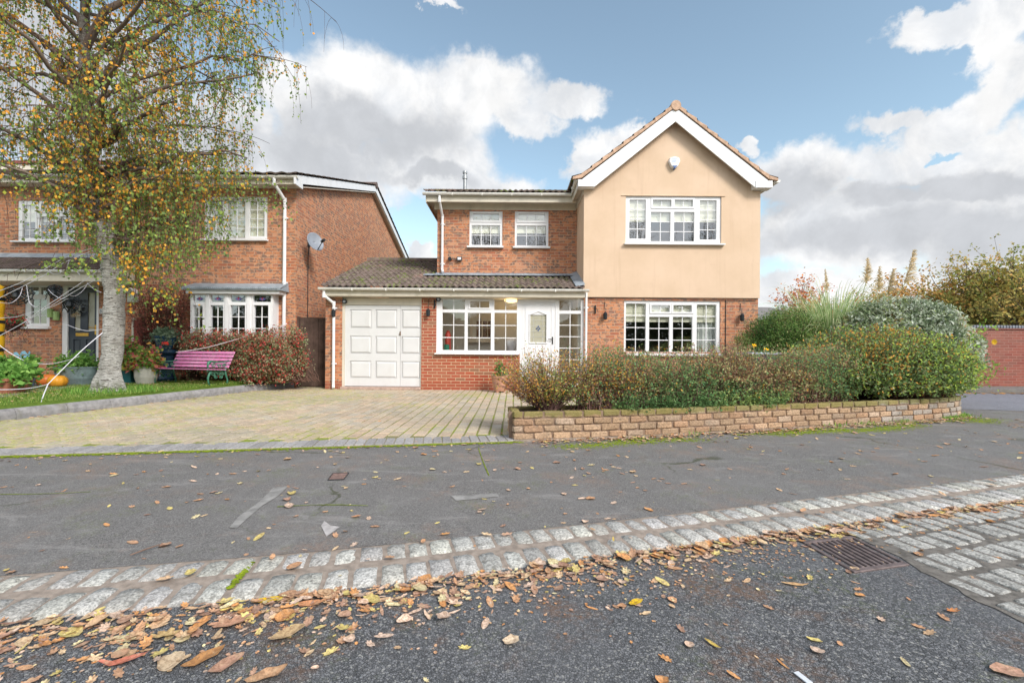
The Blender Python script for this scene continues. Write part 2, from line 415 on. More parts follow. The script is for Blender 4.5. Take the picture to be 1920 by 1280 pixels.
def blockmat():
    m, t = newmat('paving_block'); p = t.pos(); a = t.n('ShaderNodeAttribute', attribute_name='Col'); sp = t.n('ShaderNodeSeparateXYZ'); t.l(p, sp.inputs[0])
    nn = t.mr(t.noise(p, 60, 5, .7), .25, .75, .75, 1.25); cb = t.n('ShaderNodeCombineXYZ')
    for i in range(3): t.l(nn, cb.inputs[i])
    c = t.mix(1., a.outputs['Color'], cb.outputs[0], 'MULTIPLY')
    c = t.mix(t.mr(t.noise(p, 6, 6, .7), .5, .72, 0, .5), c, (.20, .175, .15)); c = t.mix(t.mr(t.noise(p, .9, 4, .6), .4, .65, 0, .25), c, (.33, .29, .24))
    k = t.math('ADD', t.noise(p, .7, 4, .6), t.mr(sp.outputs[0], -1.5, -6.0, -.09, .08)); g = t.math('MULTIPLY', t.mr(k, .42, .58), t.mr(t.noise(p, 15, 5, .7), .44, .60))
    c = t.mix(t.math('MULTIPLY', g, .75), c, (.34, .36, .09))
    t.bsdf(c, .88, t.bump(t.noise(p, 80, 5, .7), .6, .006), .2); return m
M['pblock'] = blockmat()
def grassmat():
    m, t = newmat('lawn_grass'); p = t.pos()
    c = t.ramp(t.noise(p, 18, 5, .7), [(.25, (.05, .10, .012)), (.5, (.13, .21, .03)), (.75, (.24, .29, .06))])
    t.bsdf(c, .9, t.bump(t.noise(p, 90, 4), .8, .02), .1); return m
M['grass'] = grassmat()
def mossmat():
    m, t = newmat('moss'); p = t.pos()
    c = t.ramp(t.noise(p, 22, 5, .7), [(.3, (.10, .13, .015)), (.55, (.24, .31, .02)), (.8, (.40, .43, .05))])
    t.bsdf(c, .95, t.bump(t.noise(p, 120, 4), .9, .012), .1); return m
M['moss'] = mossmat()
def barkmat():
    m, t = newmat('birch_bark'); p = t.pos()
    c = t.mix(t.mr(t.noise(p, 4, 5), .3, .7), (.58, .55, .52), (.78, .76, .73))
    d = t.noise(t.scalev(p, (9, 9, 34)), 1., 5, .7, 1.)
    c = t.mix(t.mr(d, .52, .62, 0, .9), c, (.10, .085, .07))
    f = t.noise(t.scalev(p, (5, 5, 90)), 1., 4, .7)
    c = t.mix(t.mr(f, .42, .65, 0, .6), c, (.24, .21, .19))
    sp = t.n('ShaderNodeSeparateXYZ'); t.l(p, sp.inputs[0])
    g = t.math('MULTIPLY', t.mr(t.math('ADD', sp.outputs[2], t.math('MULTIPLY', t.noise(p, 6, 4), .5)), .7, .42), t.mr(t.noise(p, 11, 4), .42, .55))
    c = t.mix(t.math('MULTIPLY', g, .8), c, (.10, .12, .04))
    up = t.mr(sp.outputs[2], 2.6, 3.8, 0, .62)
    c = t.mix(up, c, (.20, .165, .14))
    t.bsdf(c, .85, t.bump(t.math('ADD', d, f), 1., .05), .2); return m
M['bark'] = barkmat()
# ---------------------------------------------------------------- pantile roofs
def pantiles(mb, x0, x1, y0, y1, ze, slope, pitch=.148, course=.30, amp=.042, u0=None, flip=False, m=0, axis='x'):
    """roof sheet of rolled tiles; axis 'x': eave along x at y0 rising towards y1."""
    L = math.hypot(1, slope); u0 = x0 if u0 is None else u0
    nu = max(2, int((x1 - x0) / (pitch / 6))); us = [x0 + (x1 - x0) * i / nu for i in range(nu + 1)]
    def h(u): return amp * (0.5 + 0.5 * math.cos(2 * PI * (u - u0) / pitch)) ** .8
    run = course / L; n = max(1, int(math.ceil(abs(y1 - y0) / run))); sg = 1 if y1 > y0 else -1
    def P(u, d, lift):
        z = ze + slope * d + lift; y = y0 + sg * d
        return (u, y, z) if axis == 'x' else (y, u, z)
    for j in range(n):
        d0 = j * run - .03; d1 = min((j + 1) * run + .01, abs(y1 - y0)); jig = [random.uniform(-.004, .004) for _ in range(len(us) // 6 + 2)]
        A = []; B = []; K = []
        for i, u in enumerate(us):
            q = jig[i // 6]
            A.append(mb.av(P(u, d0, h(u) + .030 + q))); B.append(mb.av(P(u, d1, h(u) + .004))); K.append(mb.av(P(u, d0 + .01, h(u) - .004)))
        for i in range(nu):
            f1 = [A[i], A[i + 1], B[i + 1], B[i]]; f2 = [K[i], K[i + 1], A[i + 1], A[i]]
            if (sg < 0) != (axis == 'y'): f1 = f1[::-1]; f2 = f2[::-1]
            mb.face(f1, m); mb.face(f2, m)

# ---------------------------------------------------------------- windows
def window(parent, rc, Y, panels, sill=None, glass='glass', blind=None, curtain=None, frame='white', dep=.07, yoff=.02, name='window', motif=False, depth_sill=.09):
    X0, X1, Z0, Z1 = rc; yf = Y + yoff; mb = MB(); gl = MB(); holes = []
    for p in panels:
        a, b, c, d = p[0]; cols, rows, sash = p[1], p[2], (p[3] if len(p) > 3 else 0)
        holes.append((a, b, c, d))
    mb.holed(X0, X1, Z0, Z1, holes, yf, yf + dep)
    for p in panels:
        (a, b, c, d), cols, rows = p[0], p[1], p[2]; sash = p[3] if len(p) > 3 else 0
        if sash:
            e = .045 if sash is True else sash
            mb.holed(a - e, b + e, c - e, d + e, [(a - .002, b + .002, c - .002, d + .002)], yf - .016, yf + .001)
        for i in range(1, cols):
            x = a + (b - a) * i / cols; mb.box(x - .010, x + .010, yf + .020, yf + .044, c - .001, d + .001)
        for j in range(1, rows):
            z = c + (d - c) * j / rows; mb.box(a - .001, b + .001, yf + .022, yf + .042, z - .010, z + .010)
        gl.poly([(a, yf + .032, c), (b, yf + .032, c), (b, yf + .032, d), (a, yf + .032, d)])
    w = mb.build(name, M[frame], parent, bevel=.004)
    gl.build('pane', M[glass], w)
    if sill:
        s = MB(); a, b, c, d = sill
        s.hexa([(a, Y - depth_sill, c), (b, Y - depth_sill, c), (b, yf + .01, c), (a, yf + .01, c)],
               [(a, Y - depth_sill, d - .012), (b, Y - depth_sill, d - .012), (b, yf + .01, d), (a, yf + .01, d)])
        s.build('sill', M[frame], w, bevel=.004)
    if blind:
        s = MB()
        for (a, b, c, d) in blind:
            n = 4
            for k in range(n):
                za = c + (d - c) * k / n; zb = c + (d - c) * (k + 1) / n
                s.hexa([(a, yf + .078 - .004 * (k == 0), za), (b, yf + .078 - .004 * (k == 0), za), (b, yf + .092, za), (a, yf + .092, za)],
                       [(a, yf + .086, zb - .002), (b, yf + .086, zb - .002), (b, yf + .092, zb - .002), (a, yf + .092, zb - .002)])
        s.build('blind', M['blind'], w)
    if curtain:
        s = MB()
        for (a, b, c, d) in curtain:
            n = max(6, int((b - a) / .02)); pr = None
            for k in range(n + 1):
                x = a + (b - a) * k / n; y = yf + .15 + .03 * math.sin(k * 1.15) + .01 * math.sin(k * 2.7)
                cur = (s.av((x, y, c)), s.av((x, y, d)))
                if pr: s.face([pr[0], cur[0], cur[1], pr[1]])
                pr = cur
        s.build('curtain', M['curtain'], w, smooth=True)
    return w
def pr(a, b, c, d, Y, scale=1, ox=0, oy=0): return rect(ox + a / scale, ox + b / scale, oy + c / scale, oy + d / scale, Y)

def downpipe(parent, x, y, ztop, zbot, offs=None, shoe=True, r=.034, clips=()):
    mb = MB()
    pts = []
    if offs:   # swan neck
        pts += [(x + offs[0], y + offs[1], ztop), (x + offs[0], y + offs[1], ztop - .13), (x, y, ztop - .13 - offs[2])]
        pts.append((x, y, ztop - .13 - offs[2] - .1))
    else: pts.append((x, y, ztop))
    pts.append((x, y, zbot + (.10 if shoe else 0)))
    if shoe: pts += [(x + .03, y - .07, zbot + .02)]
    mb.tube(pts, r, 12)
    for p in pts[1:3] if offs else []: mb.lathe([(r + .006, -.05), (r + .006, .05)], p, 12)
    for z in clips:
        mb.lathe([(r + .007, -.02), (r + .007, .02)], (x, y, z), 12); mb.box(x - .06, x + .06, y + r - .005, y + r + .02, z - .015, z + .015)
    return mb.build('downpipe', M['white'], parent, smooth=False)

# ================================================================= DETACHED HOUSE
Yp, Yg, Yf = 10.95, 11.0, 12.15        # porch front, gable front, recessed upper wall
house = thing('detached_house', 'detached house with cream rendered gable, brick porch and white garage door', 'house', (1.7, 14.0, 0))
GX0, GX1 = 1.73, 5.94; RX = 3.835
ZR = 2.264                               # render bottom
# gable ground floor wall
gw = pr(40, 762, 815, 1200, Yg, 4, 1160, 360)
gwin = [(pr(55, 205, 835, 1195, Yg, 4, 1160, 360), 2, 4), (pr(248, 385, 848, 898, Yg, 4, 1160, 360), 2, 1, .04), (pr(412, 550, 848, 898, Yg, 4, 1160, 360), 2, 1, .04),
        (pr(230, 382, 935, 1198, Yg, 4, 1160, 360), 2, 3), (pr(408, 555, 935, 1198, Yg, 4, 1160, 360), 2, 3), (pr(588, 735, 843, 1198, Yg, 4, 1160, 360), 2, 4)]
mb = MB(); mb.holed(GX0, GX1, 0, ZR + .02, [gw], Yg, Yg + .12)
mb.box(GX1 - .1, GX1, Yg + .122, 19.5, 0, 5.0); mb.box(-2.0, GX1 - .102, 19.4, 19.5, 0, 5.0)
mb.box(-2.015, -1.9, Yf + .002, 19.398, 2.2, 5.0)
mb.build('brick_wall', M['brick'], house)
# interior shells (dark rooms behind the windows)
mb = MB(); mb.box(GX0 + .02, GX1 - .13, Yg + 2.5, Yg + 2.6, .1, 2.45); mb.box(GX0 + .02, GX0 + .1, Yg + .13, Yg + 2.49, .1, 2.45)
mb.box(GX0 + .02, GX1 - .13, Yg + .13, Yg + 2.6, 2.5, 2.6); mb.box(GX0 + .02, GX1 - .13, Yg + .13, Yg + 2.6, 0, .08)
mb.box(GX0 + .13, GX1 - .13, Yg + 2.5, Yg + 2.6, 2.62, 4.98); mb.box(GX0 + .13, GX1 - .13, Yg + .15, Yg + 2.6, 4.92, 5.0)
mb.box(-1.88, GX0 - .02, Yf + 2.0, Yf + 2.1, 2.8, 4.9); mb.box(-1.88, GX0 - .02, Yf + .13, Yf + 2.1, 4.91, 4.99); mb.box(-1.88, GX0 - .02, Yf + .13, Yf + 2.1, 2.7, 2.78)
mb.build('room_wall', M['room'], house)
# rendered upper gable (proud of the brick below)
uw = pr(50, 765, 35, 385, Yg, 4, 1160, 360)
uwin = [(pr(80, 203, 58, 350, Yg, 4, 1160, 360), 2, 4), (pr(255, 393, 60, 112, Yg, 4, 1160, 360), 2, 1, .04), (pr(418, 555, 60, 112, Yg, 4, 1160, 360), 2, 1, .04),
        (pr(240, 388, 150, 370, Yg, 4, 1160, 360), 2, 3), (pr(415, 567, 150, 370, Yg, 4, 1160, 360), 2, 3), (pr(607, 733, 63, 357, Yg, 4, 1160, 360), 2, 4)]
mb = MB(); ys = Yg - .035; mb.holed(GX0 - .02, GX1 + .02, ZR, 5.0, [uw], ys, Yg + .11)
GP = [(GX0 - .02, 5.0), (GX1 + .02, 5.0), (GX1 + .02, 5.11), (RX, 6.73), (GX0 - .02, 5.11)]
mb.hexa([(x, ys, z) for x, z in GP], [(x, Yg + .11, z) for x, z in GP])
mb.box(GX0 - .02, GX0 + .1, Yg + .111, Yf + .3, 2.45, 5.0)
mb.box(GX1 - .098, GX1 + .02, Yg + .111, 19.4, 2.45, 5.0)
l = pr(1165, 1360, 366.5, 367.8, ys, 1)
mb.box(l[0], l[1], ys - .02, ys + .01, l[2], l[2] + .012)
mb.build('rendered_wall', M['render'], house)
window(house, gw, Yg, gwin, pr(48, 775, 1207, 1228, Yg, 4, 1160, 360),
       blind=[(p[0][0] - .02, p[0][1] + .02, gwin[0][0][2] + .62 * (gwin[0][0][3] - gwin[0][0][2]), gwin[0][0][3]) for p in (gwin[0], gwin[3], gwin[4], gwin[5])],
       curtain=[(gwin[5][0][0], gwin[5][0][1] + .1, .4, 2.2)])
window(house, uw, ys, uwin, pr(38, 790, 386, 400, ys, 4, 1160, 360), yoff=.03,
       blind=[(p[0][0] - .02, p[0][1] + .02, uwin[0][0][2] + .45 * (uwin[0][0][3] - uwin[0][0][2]), uwin[0][0][3]) for p in (uwin[0], uwin[3], uwin[4], uwin[5])])
# recessed upper brick wall with two windows
wa, wb_ = pr(583, 943, 325, 708, Yf, 5.818, 780, 340), pr(1078, 1445, 328, 712, Yf, 5.818, 780, 340)
mb = MB(); mb.holed(-2.015, GX0 - .021, 2.75, 4.84, [wa, wb_], Yf, Yf + .12)
mb.build('upper_wall', M['brick'], house)
S5 = (5.818, 780, 340)
window(house, wa, Yf, [(pr(620, 905, 352, 424, Yf, *S5), 3, 1, .05), (pr(605, 918, 476, 693, Yf, *S5), 3, 2)], pr(557, 955, 706, 728, Yf, *S5), blind=[(pr(600, 925, 345, 560, Yf, *S5))])
window(house, wb_, Yf, [(pr(1120, 1405, 354, 428, Yf, *S5), 3, 1, .05), (pr(1100, 1418, 480, 698, Yf, *S5), 3, 2)], pr(1058, 1463, 712, 734, Yf, *S5), blind=[(pr(1095, 1425, 345, 560, Yf, *S5))])
# eaves of the recessed part
mb = MB(); mb.box(-2.10, GX0 - .05, Yf - .02, Yf - .002, 4.70, 4.865); mb.build('frieze_board', M['cream'], house, bevel=.004)
mb = MB(); mb.box(-2.24, GX0 - .1, 11.80, 11.825, 4.80, 4.965); mb.box(-2.265, -2.242, 11.80, 16.0, 4.78, 4.97)
mb.build('fascia', M['cream'], house, bevel=.004)
mb = MB(); mb.box(-2.24, GX0 - .03, 11.826, Yf - .003, 4.866, 4.88); mb.box(-2.24, -2.017, Yf - .002, 19, 4.866, 4.88)
mb.build('soffit', M['soffit'], house)
def gutter(parent, pts, r=.055, name='gutter', m='gutter'):
    mb = MB(); pts = [Vector(p) for p in pts]; rings = []
    prof = [(-1, .15), (-1, -.1), (-.8, -.6), (-.4, -.9), (.4, -.9), (.8, -.6), (1, -.1), (1, .15)]
    for i, p in enumerate(pts):
        d = pts[min(i + 1, len(pts) - 1)] - pts[max(0, i - 1)]; d.z = 0; d.normalize(); s = Vector((d.y, -d.x, 0))
        if 0 < i < len(pts) - 1:
            a = (pts[i] - pts[i - 1]).normalized(); s = s / max(.3, abs(s.dot(Vector((a.y, -a.x, 0)))))
        rings.append([mb.av(p + s * r * q[0] + Vector((0, 0, r * q[1]))) for q in prof])
    for i in range(len(rings) - 1):
        for k in range(len(prof) - 1): mb.face([rings[i][k], rings[i + 1][k], rings[i + 1][k + 1], rings[i][k + 1]])
    mb.face(rings[0]); mb.face(rings[-1][::-1])
    # brackets / joints
    for i in range(len(pts) - 1):
        a, b = pts[i], pts[i + 1]; L = (b - a).length; n = int(L / .9)
        d = (b - a).normalized(); s = Vector((d.y, -d.x, 0))
        for k in range(1, n + 1):
            c = a + d * (L * k / (n + 1))
            mb.obox(c - s * (r + .006) - Vector((0, 0, r * 1.05)) - d * .012, s, d, Vector((0, 0, 1)), 2 * r + .012, .024, r * 1.1)
    return mb.build(name, M[m], parent)
gutter(house, [(-2.33, 11.735, 5.0), (1.50, 11.735, 5.0), (1.50, 10.82, 5.04)])
mb = MB(); mb.lathe([(.05, 0), (.05, .5), (.07, .5), (.07, .58), (.045, .58), (.045, .66), (.065, .66), (.065, .72)], at(871.5, 352, 13.2) - Vector((0, 0, .25)), 14)
mb.build('vent_pipe', M['metal'], house)
# roofs
mb = MB(); pantiles(mb, -2.30, 1.62, 11.70, 15.6, 5.03, .344); pantiles(mb, -2.30, 6.0, 19.5, 15.6, 5.03, .344)
mb.build('main_roof', M['tile'], house)
mb = MB(); sl = (6.80 - 5.10) / (RX - 1.62)
for sg in (-1, 1):
    # slope rising towards the ridge, with a flared lowest course
    pantiles(mb, 10.78, 18, RX + sg * 2.22, RX, 5.10, sl, axis='y', course=.31)
    pantiles(mb, 10.78, 18, RX + sg * 2.42, RX + sg * 2.16, 5.045, .36, axis='y', course=.3)
ridge = [(RX, 10.74, 6.80), (RX, 18, 6.80)]
for k in range(17):
    y = 10.74 + k * .44; mb.tube([(RX, y, 6.775), (RX, y + .45, 6.785)], [.118, .112], 14)
mb.build('gable_roof', M['tile'], house)
mb = MB()
for sg in (-1, 1):                        # stepped verge mortar, one step per tile course
    n = 9; W = 2.22
    for k in range(n):
        a = k / n; b = (k + 1) / n
        xa = RX + sg * W * (1 - a); xb = RX + sg * W * (1 - b); za = 5.10 + sl * W * a; zb = 5.10 + sl * W * b
        P = [(xa, za - .055), (xb, zb - .055), (xb, zb + .012), (xa, za + .062)]
        if sg > 0: P = P[::-1]
        mb.hexa([(x, 10.745, z) for x, z in P], [(x, 10.80, z) for x, z in P])
    P = [(RX + sg * 2.43, 5.015), (RX + sg * 2.215, 5.05), (RX + sg * 2.215, 5.14), (RX + sg * 2.43, 5.075)]
    if sg > 0: P = P[::-1]
    mb.hexa([(x, 10.747, z) for x, z in P], [(x, 10.80, z) for x, z in P])
mb.tube([(RX, 10.735, 6.775), (RX, 10.80, 6.775)], .121, 14); mb.build('verge', M['verge'], house, bevel=.006)
# bargeboards, box ends and soffits
mb = MB(); bb = .33
for sg in (-1, 1):
    xo = RX + sg * 2.24; P = [(xo, 5.045 - .02), (xo - sg * .02, 5.045 - .23), (RX + sg * 1.93, 4.80 + .0), (RX, 6.80 - .06 - bb), (RX, 6.80 - .06)]
    P = [(RX + sg * 2.2, 5.03), (RX + sg * 1.93, 4.83), (RX, 6.80 - .065 - bb), (RX, 6.80 - .065)]
    if sg > 0: P = P[::-1]
    mb.hexa([(x, 10.77, z) for x, z in P], [(x, 10.80, z) for x, z in P])
    a, b = sorted((RX + sg * 1.90, RX + sg * 2.30))
    mb.box(a, b, 10.755, 11.0 if sg > 0 else 11.0, 4.85, 5.015)
mb.build('bargeboard', M['white'], house, bevel=.004)
mb = MB()
mb.box(GX1 + .15, GX1 + .17, 11.02, 19, 4.86, 5.01); mb.box(GX1 + .025, GX1 + .149, 11.02, 19, 4.86, 4.88)
# return eaves along the left flank of the gable
mb.build('side_fascia', M['cream'], house, bevel=.003)
mb = MB(); mb.box(1.535, 1.555, 11.001, 11.83, 4.82, 5.015); mb.build('side_fascia', M['cream'], house, bevel=.003)
mb = MB(); mb.box(1.556, GX0 - .024, 11.001, Yf - .03, 4.885, 4.90); mb.box(GX0 - .045, GX0 - .022, 11.001, Yf - .03, 4.74, 4.884)
for sg in (-1, 1):
    P = [(RX + sg * 2.2, 5.0), (RX + sg * 2.2, 5.02), (RX, 6.72), (RX, 6.70)]
    if sg > 0: P = P[::-1]
    mb.hexa([(x, 10.80, z) for x, z in P], [(x, 10.97, z) for x, z in P])
mb.build('side_soffit', M['soffit'], house)
gutter(house, [(6.29, 10.80, 5.04), (6.29, 18, 5.04)], name='side_gutter')
# alarm box
a = at(1263, 306, ys); mb = MB()
out = [(-.10, .10), (-.13, .02), (-.07, -.11), (.0, -.15), (.07, -.11), (.13, .02), (.10, .10), (.0, .125)]
mb.hexa([(a.x + x, ys - .09, a.z + z) for x, z in out], [(a.x + x * 1.12, ys - .002, a.z + z * 1.12) for x, z in out])
al = mb.build('alarm_box', M['white'], house, bevel=.012, seg=2)
mb = MB(); out = [(-.062, -.095), (.0, -.158), (.062, -.095)]
mb.hexa([(a.x + x, ys - .095, a.z + z) for x, z in out], [(a.x + x * 1.15, ys - .01, a.z + z * 1.12) for x, z in out]); mb.col = (.05, .12, .35)
mb.c = [(.06, .13, .33)] * len(mb.v); mb.build('strobe_lens', M['plain'], al)
mb = MB(); mb.c = []; mb.col = (.30, .42, .62)
for k in range(3): mb.box(a.x - .075, a.x + .06 - .02 * k, ys - .0925, ys - .0895, a.z + .055 - k * .035, a.z + .067 - k * .035)
mb.build('alarm_lettering', M['plain'], al)

# ---- porch and garage
pw = (at(818, 610, Yp).x, at(974, 610, Yp).x, at(890, 662, Yp).z, 2.20)
S4 = (5.332, 780, 500)
gd = (at(641, 650, Yp).x, at(790, 650, Yp).x, .07, 2.10)     # garage opening
dr_x0, dr_x1 = at(975, 600, Yp).x, at(1046, 600, Yp).x
sw_x1 = at(1094.5, 600, Yp).x
mb = MB(); mb.holed(-4.49, gd[0], 0, 2.22, [], Yp, Yp + .12)
mb.box(-4.49, -4.38, Yp + .121, 14.1, 0, 2.3)
mb.build('garage_pier', M['brick'], house)
mb = MB(); mb.holed(gd[1], dr_x0, 0, 2.21, [(pw[0], dr_x0 + .1, pw[2], 2.3)], Yp, Yp + .11)
mb.build('porch_wall', M['brick_red'], house)
mb = MB(); mb.box(gd[0], gd[1], Yp - .12, Yp + .2, 0, .066); mb.build('threshold', simple('sill_concrete', (.42, .30, .25), .9, .2, 12), house, bevel=.01); mb = MB(); mb.box(dr_x0, sw_x1 + .05, Yp - .1, Yp + .12, 0, .10); mb.build('threshold', simple('threshold_concrete', (.38, .27, .22), .9, .2, 12), house, bevel=.01)
# garage door: frame and panelled door
mb = MB(); fx0, fx1 = gd[0], gd[1]; dz1 = 2.04
mb.holed(fx0 + .001, fx1 - .001, .067, 2.205, [(fx0 + .055, fx1 - .02, .0, dz1)], Yp + .015, Yp + .10)
mb.build('garage_frame', M['cream'], house, bevel=.004)
mb = MB(); x0, x1 = fx0 + .058, fx1 - .022; z0, z1 = .08, dz1 - .004; yd = Yp + .045
sp = at(750, 650, Yp).x
cols = [(at(655, 650, Yp).x, at(695, 650, Yp).x), (at(703, 650, Yp).x, at(743, 650, Yp).x), (at(752, 650, Yp).x, at(787, 650, Yp).x)]
rows = [(at(720, 709, Yp).z, at(720, 677, Yp).z), (at(720, 663, Yp).z, at(720, 630, Yp).z), (at(720, 615, Yp).z, at(720, 580, Yp).z)]
hs = [(c[0], c[1], r[0], r[1]) for c in cols for r in rows]
for (xa, xb) in ((x0, sp - .003), (sp + .003, x1)):
    mb.holed(xa, xb, z0, z1, [h for h in hs if xa < h[0] < xb], yd, yd + .03)
for (a, b, c, d) in hs:                      # raised and fielded panels
    e = .045; Q = [(a, c), (b, c), (b, d), (a, d)]; q = [(a + e, c + e), (b - e, c + e), (b - e, d - e), (a + e, d - e)]
    rim = [(x, yd + .028, z) for x, z in Q]; inn = [(x, yd - .004, z) for x, z in q]
    i = [mb.av(p) for p in rim]; j = [mb.av(p) for p in inn]; mb.face(j)
    for k in range(4): mb.face([i[k], i[(k + 1) % 4], j[(k + 1) % 4], j[k]])
gdo = mb.build('garage_door', M['garage'], house, bevel=.004)
h_ = at(750.5, 625, yd); mb = MB(); mb.box(h_.x - .012, h_.x + .012, yd - .012, yd - .001, h_.z - .05, h_.z + .05); mb.tube([(h_.x, yd - .03, h_.z - .035), (h_.x, yd - .03, h_.z + .02)], .011, 8)
mb.c = [(.16, .09, .05)] * len(mb.v); mb.build('handle', M['plain'], gdo)
# porch glazing
def P4(a, b, c, d): return pr(a, b, c, d, Yp, *S4)
pan = [(P4(262, 488, 322, 425), 2, 1), (P4(262, 485, 457, 832), 2, 3), (P4(540, 732, 343, 408), 2, 1, .035), (P4(515, 748, 460, 835), 2, 3), (P4(783, 1010, 322, 432), 2, 1), (P4(783, 1008, 460, 838), 2, 3)]
zs = at(890, 664.5, Yp).z
window(house, (pw[0], dr_x0 - .002, pw[2], pw[3]), Yp, pan, (pw[0] - .03, dr_x0 - .01, zs, pw[2] + .004), glass='glass_clear')
mb = MB(); yd = Yp + .03
dp = lambda px, py: at(px, py, Yp)
gx0, gx1 = dp(994.5, 600).x, dp(1024.5, 600).x; gz0 = dp(1010, 641.5).z; gz1 = dp(1010, 590).z; gzt = dp(1010, 586.5).z; mx = (gx0 + gx1) / 2
# outer frame of the door
mb.holed(dr_x0, dr_x1, .101, 2.20, [(dr_x0 + .06, dr_x1 - .06, .15, 2.13)], Yp + .02, Yp + .09)
fr = mb.build('door_frame', M['white'], house, bevel=.004)
mb = MB(); mb.holed(dr_x0 + .063, dr_x1 - .063, .153, 2.127, [(gx0, gx1, gz0, gz1)], yd, yd + .045)
# moulding around the panel and the arched head over the glass
ex0, ex1 = dp(986, 600).x, dp(1034, 600).x; zt = dp(1010, 569).z
mb.holed(ex0 - .012, ex1 + .012, .24, zt + .012, [(ex0, ex1, .252, zt)], yd - .012, yd + .001)
t_ = .028
for s_ in (-1, 1):
    xa = mx + s_ * (gx1 - mx + t_); P = [(xa, gz1 - .01), (mx, gzt + .03), (mx, gzt + .058), (xa, gz1 + .02)]
    if s_ > 0: P = P[::-1]
    mb.hexa([(x, yd - .02, z) for x, z in P], [(x, yd + .002, z) for x, z in P])
    mb.box(min(xa, xa - s_ * t_) + .001, max(xa, xa - s_ * t_) - .001, yd - .018, yd + .002, gz0 - t_, gz1 - .005)
mb.box(gx0 - t_, gx1 + t_, yd - .02, yd + .002, gz0 - t_ - .004, gz0 - .002)
door = mb.build('front_door', M['white'], house, bevel=.003)
mb = MB(); mb.poly([(gx0, yd + .02, gz0), (gx1, yd + .02, gz0), (gx1, yd + .02, gz1), (gx0, yd + .02, gz1)])
def obscure():
    m, t = newmat('obscure_glass'); p = t.pos()
    b = t.bsdf(t.mix(t.noise(p, 9, 3), (.36, .33, .22), (.46, .45, .38)), .12, t.bump(t.noise(p, 60, 3), .6, .01), .6); return m
M['obscure'] = obscure()
pane = mb.build('pane', M['obscure'], door)
mb = MB(); mb.col = (.62, .62, .60); w_ = .0035
def came(x0_, z0_, x1_, z1_):
    d = Vector((x1_ - x0_, 0, z1_ - z0_)); n = Vector((-d.z, 0, d.x)).normalized() * w_
    a_ = Vector((x0_, yd + .012, z0_)); b_ = Vector((x1_, yd + .012, z1_)); back = Vector((0, .007, 0))
    mb.hexa([a_ - n, b_ - n, b_ + n, a_ + n][::-1], [p + back for p in (a_ - n, b_ - n, b_ + n, a_ + n)][::-1])
for k in range(1, 5): z = gz0 + (gz1 - gz0) * k / 5; came(gx0, z, gx1, z)
for s_ in (-1, 1): came(mx + s_ * .11, gz0, mx + s_ * .11, gz1)
cz = dp(1009, 615.5).z
mb.col = (.03, .07, .2)
for k in range(4):
    a_ = k * PI / 2; c_, s_ = math.cos(a_), math.sin(a_)
    pts = [(.012, 0), (.03, .018), (.062, 0), (.03, -.018)]
    q = [(mx + x * c_ - z * s_, cz + (x * s_ + z * c_) * 1.2) for x, z in pts]
    mb.hexa([(x, yd + .008, z) for x, z in q][::-1], [(x, yd + .016, z) for x, z in q][::-1])
mb.build('leading', M['plain'], door)
mb = MB(); hx = dp(1036, 640).x; hz = dp(1036, 636).z; mb.col = (.03, .03, .03)
mb.box(hx - .016, hx + .016, yd - .012, yd - .001, hz - .12, hz + .06); mb.tube([(hx, yd - .012, hz), (hx, yd - .05, hz), (hx - .11, yd - .05, hz)], .010, 8); mb.build('handle', M['plain'], door)
# side light to the right of the door
S6 = (9.144, 950, 540)
def P6(a, b, c, d): return pr(a, b, c, d, Yp, *S6)
z2 = .86
pan = [(P6(905, 1275, 205, 385), 2, 1), ((P6(905, 1275, 437, 900)[0], P6(905, 1275, 437, 900)[1], .20, dp(1070, 588).z), 2, 6)]
window(house, (dr_x1 + .002, sw_x1, .101, 2.20), Yp, pan, None, glass='glass_clear')
# porch fascia, gutter, roof
mb = MB(); mb.box(-4.42, 1.715, Yp - .20, Yp - .175, 2.225, 2.385); mb.box(-4.42, 1.70, Yp - .174, Yp - .003, 2.215, 2.228); mb.build('porch_fascia', M['cream'], house, bevel=.004)
gutter(house, [(-4.55, Yp - .26, 2.40), (1.80, Yp - .26, 2.40)], name='porch_gutter')
mb = MB(); pantiles(mb, -4.50, -2.03, 10.72, 14.15, 2.43, .362); pantiles(mb, -2.03, 1.70, 10.72, 12.0, 2.43, .362, u0=-4.50)
mb.tube([(-4.5, 14.15, 3.70), (-2.0, 14.15, 3.70)], .11, 12); pantiles(mb, -4.5, -2.03, 17.5, 14.15, 2.43, .362)
mb.build('porch_roof', M['tile'], house)
mb = MB(); mb.box(-4.47, -4.40, 10.80, 14.1, 2.2, 2.39)
mb.hexa([(-4.45, 10.80, 2.2), (-4.40, 10.80, 2.2), (-4.40, 14.1, 2.2), (-4.45, 14.1, 2.2)], [(-4.45, 10.80, 2.43), (-4.40, 10.80, 2.43), (-4.40, 14.1, 3.62), (-4.45, 14.1, 3.62)])
mb.build('verge_board', M['cream'], house)
mb = MB()
def leadstrip(x0, x1, y0, z0, y1, z1): mb.hexa([(x0, y0, z0), (x1, y0, z0), (x1, y1, z1), (x0, y1, z1)], [(x0, y0, z0 + .012), (x1, y0, z0 + .012), (x1, y1, z1 + .012), (x0, y1, z1 + .012)])
nseg = 5
for k in range(nseg):
    a = -2.05 + (GX0 - .02 + 2.05) * k / nseg; b = -2.05 + (GX0 - .02 + 2.05) * (k + 1) / nseg
    leadstrip(a, b + .01, 11.80, 2.90 + .002 * k, Yf - .004, 2.985 + .002 * k)
mb.box(-2.05, GX0 - .022, Yf - .016, Yf - .003, 2.96, 3.02)
leadstrip(-2.32, -2.02, 11.80, 2.895, 12.1, 2.975)
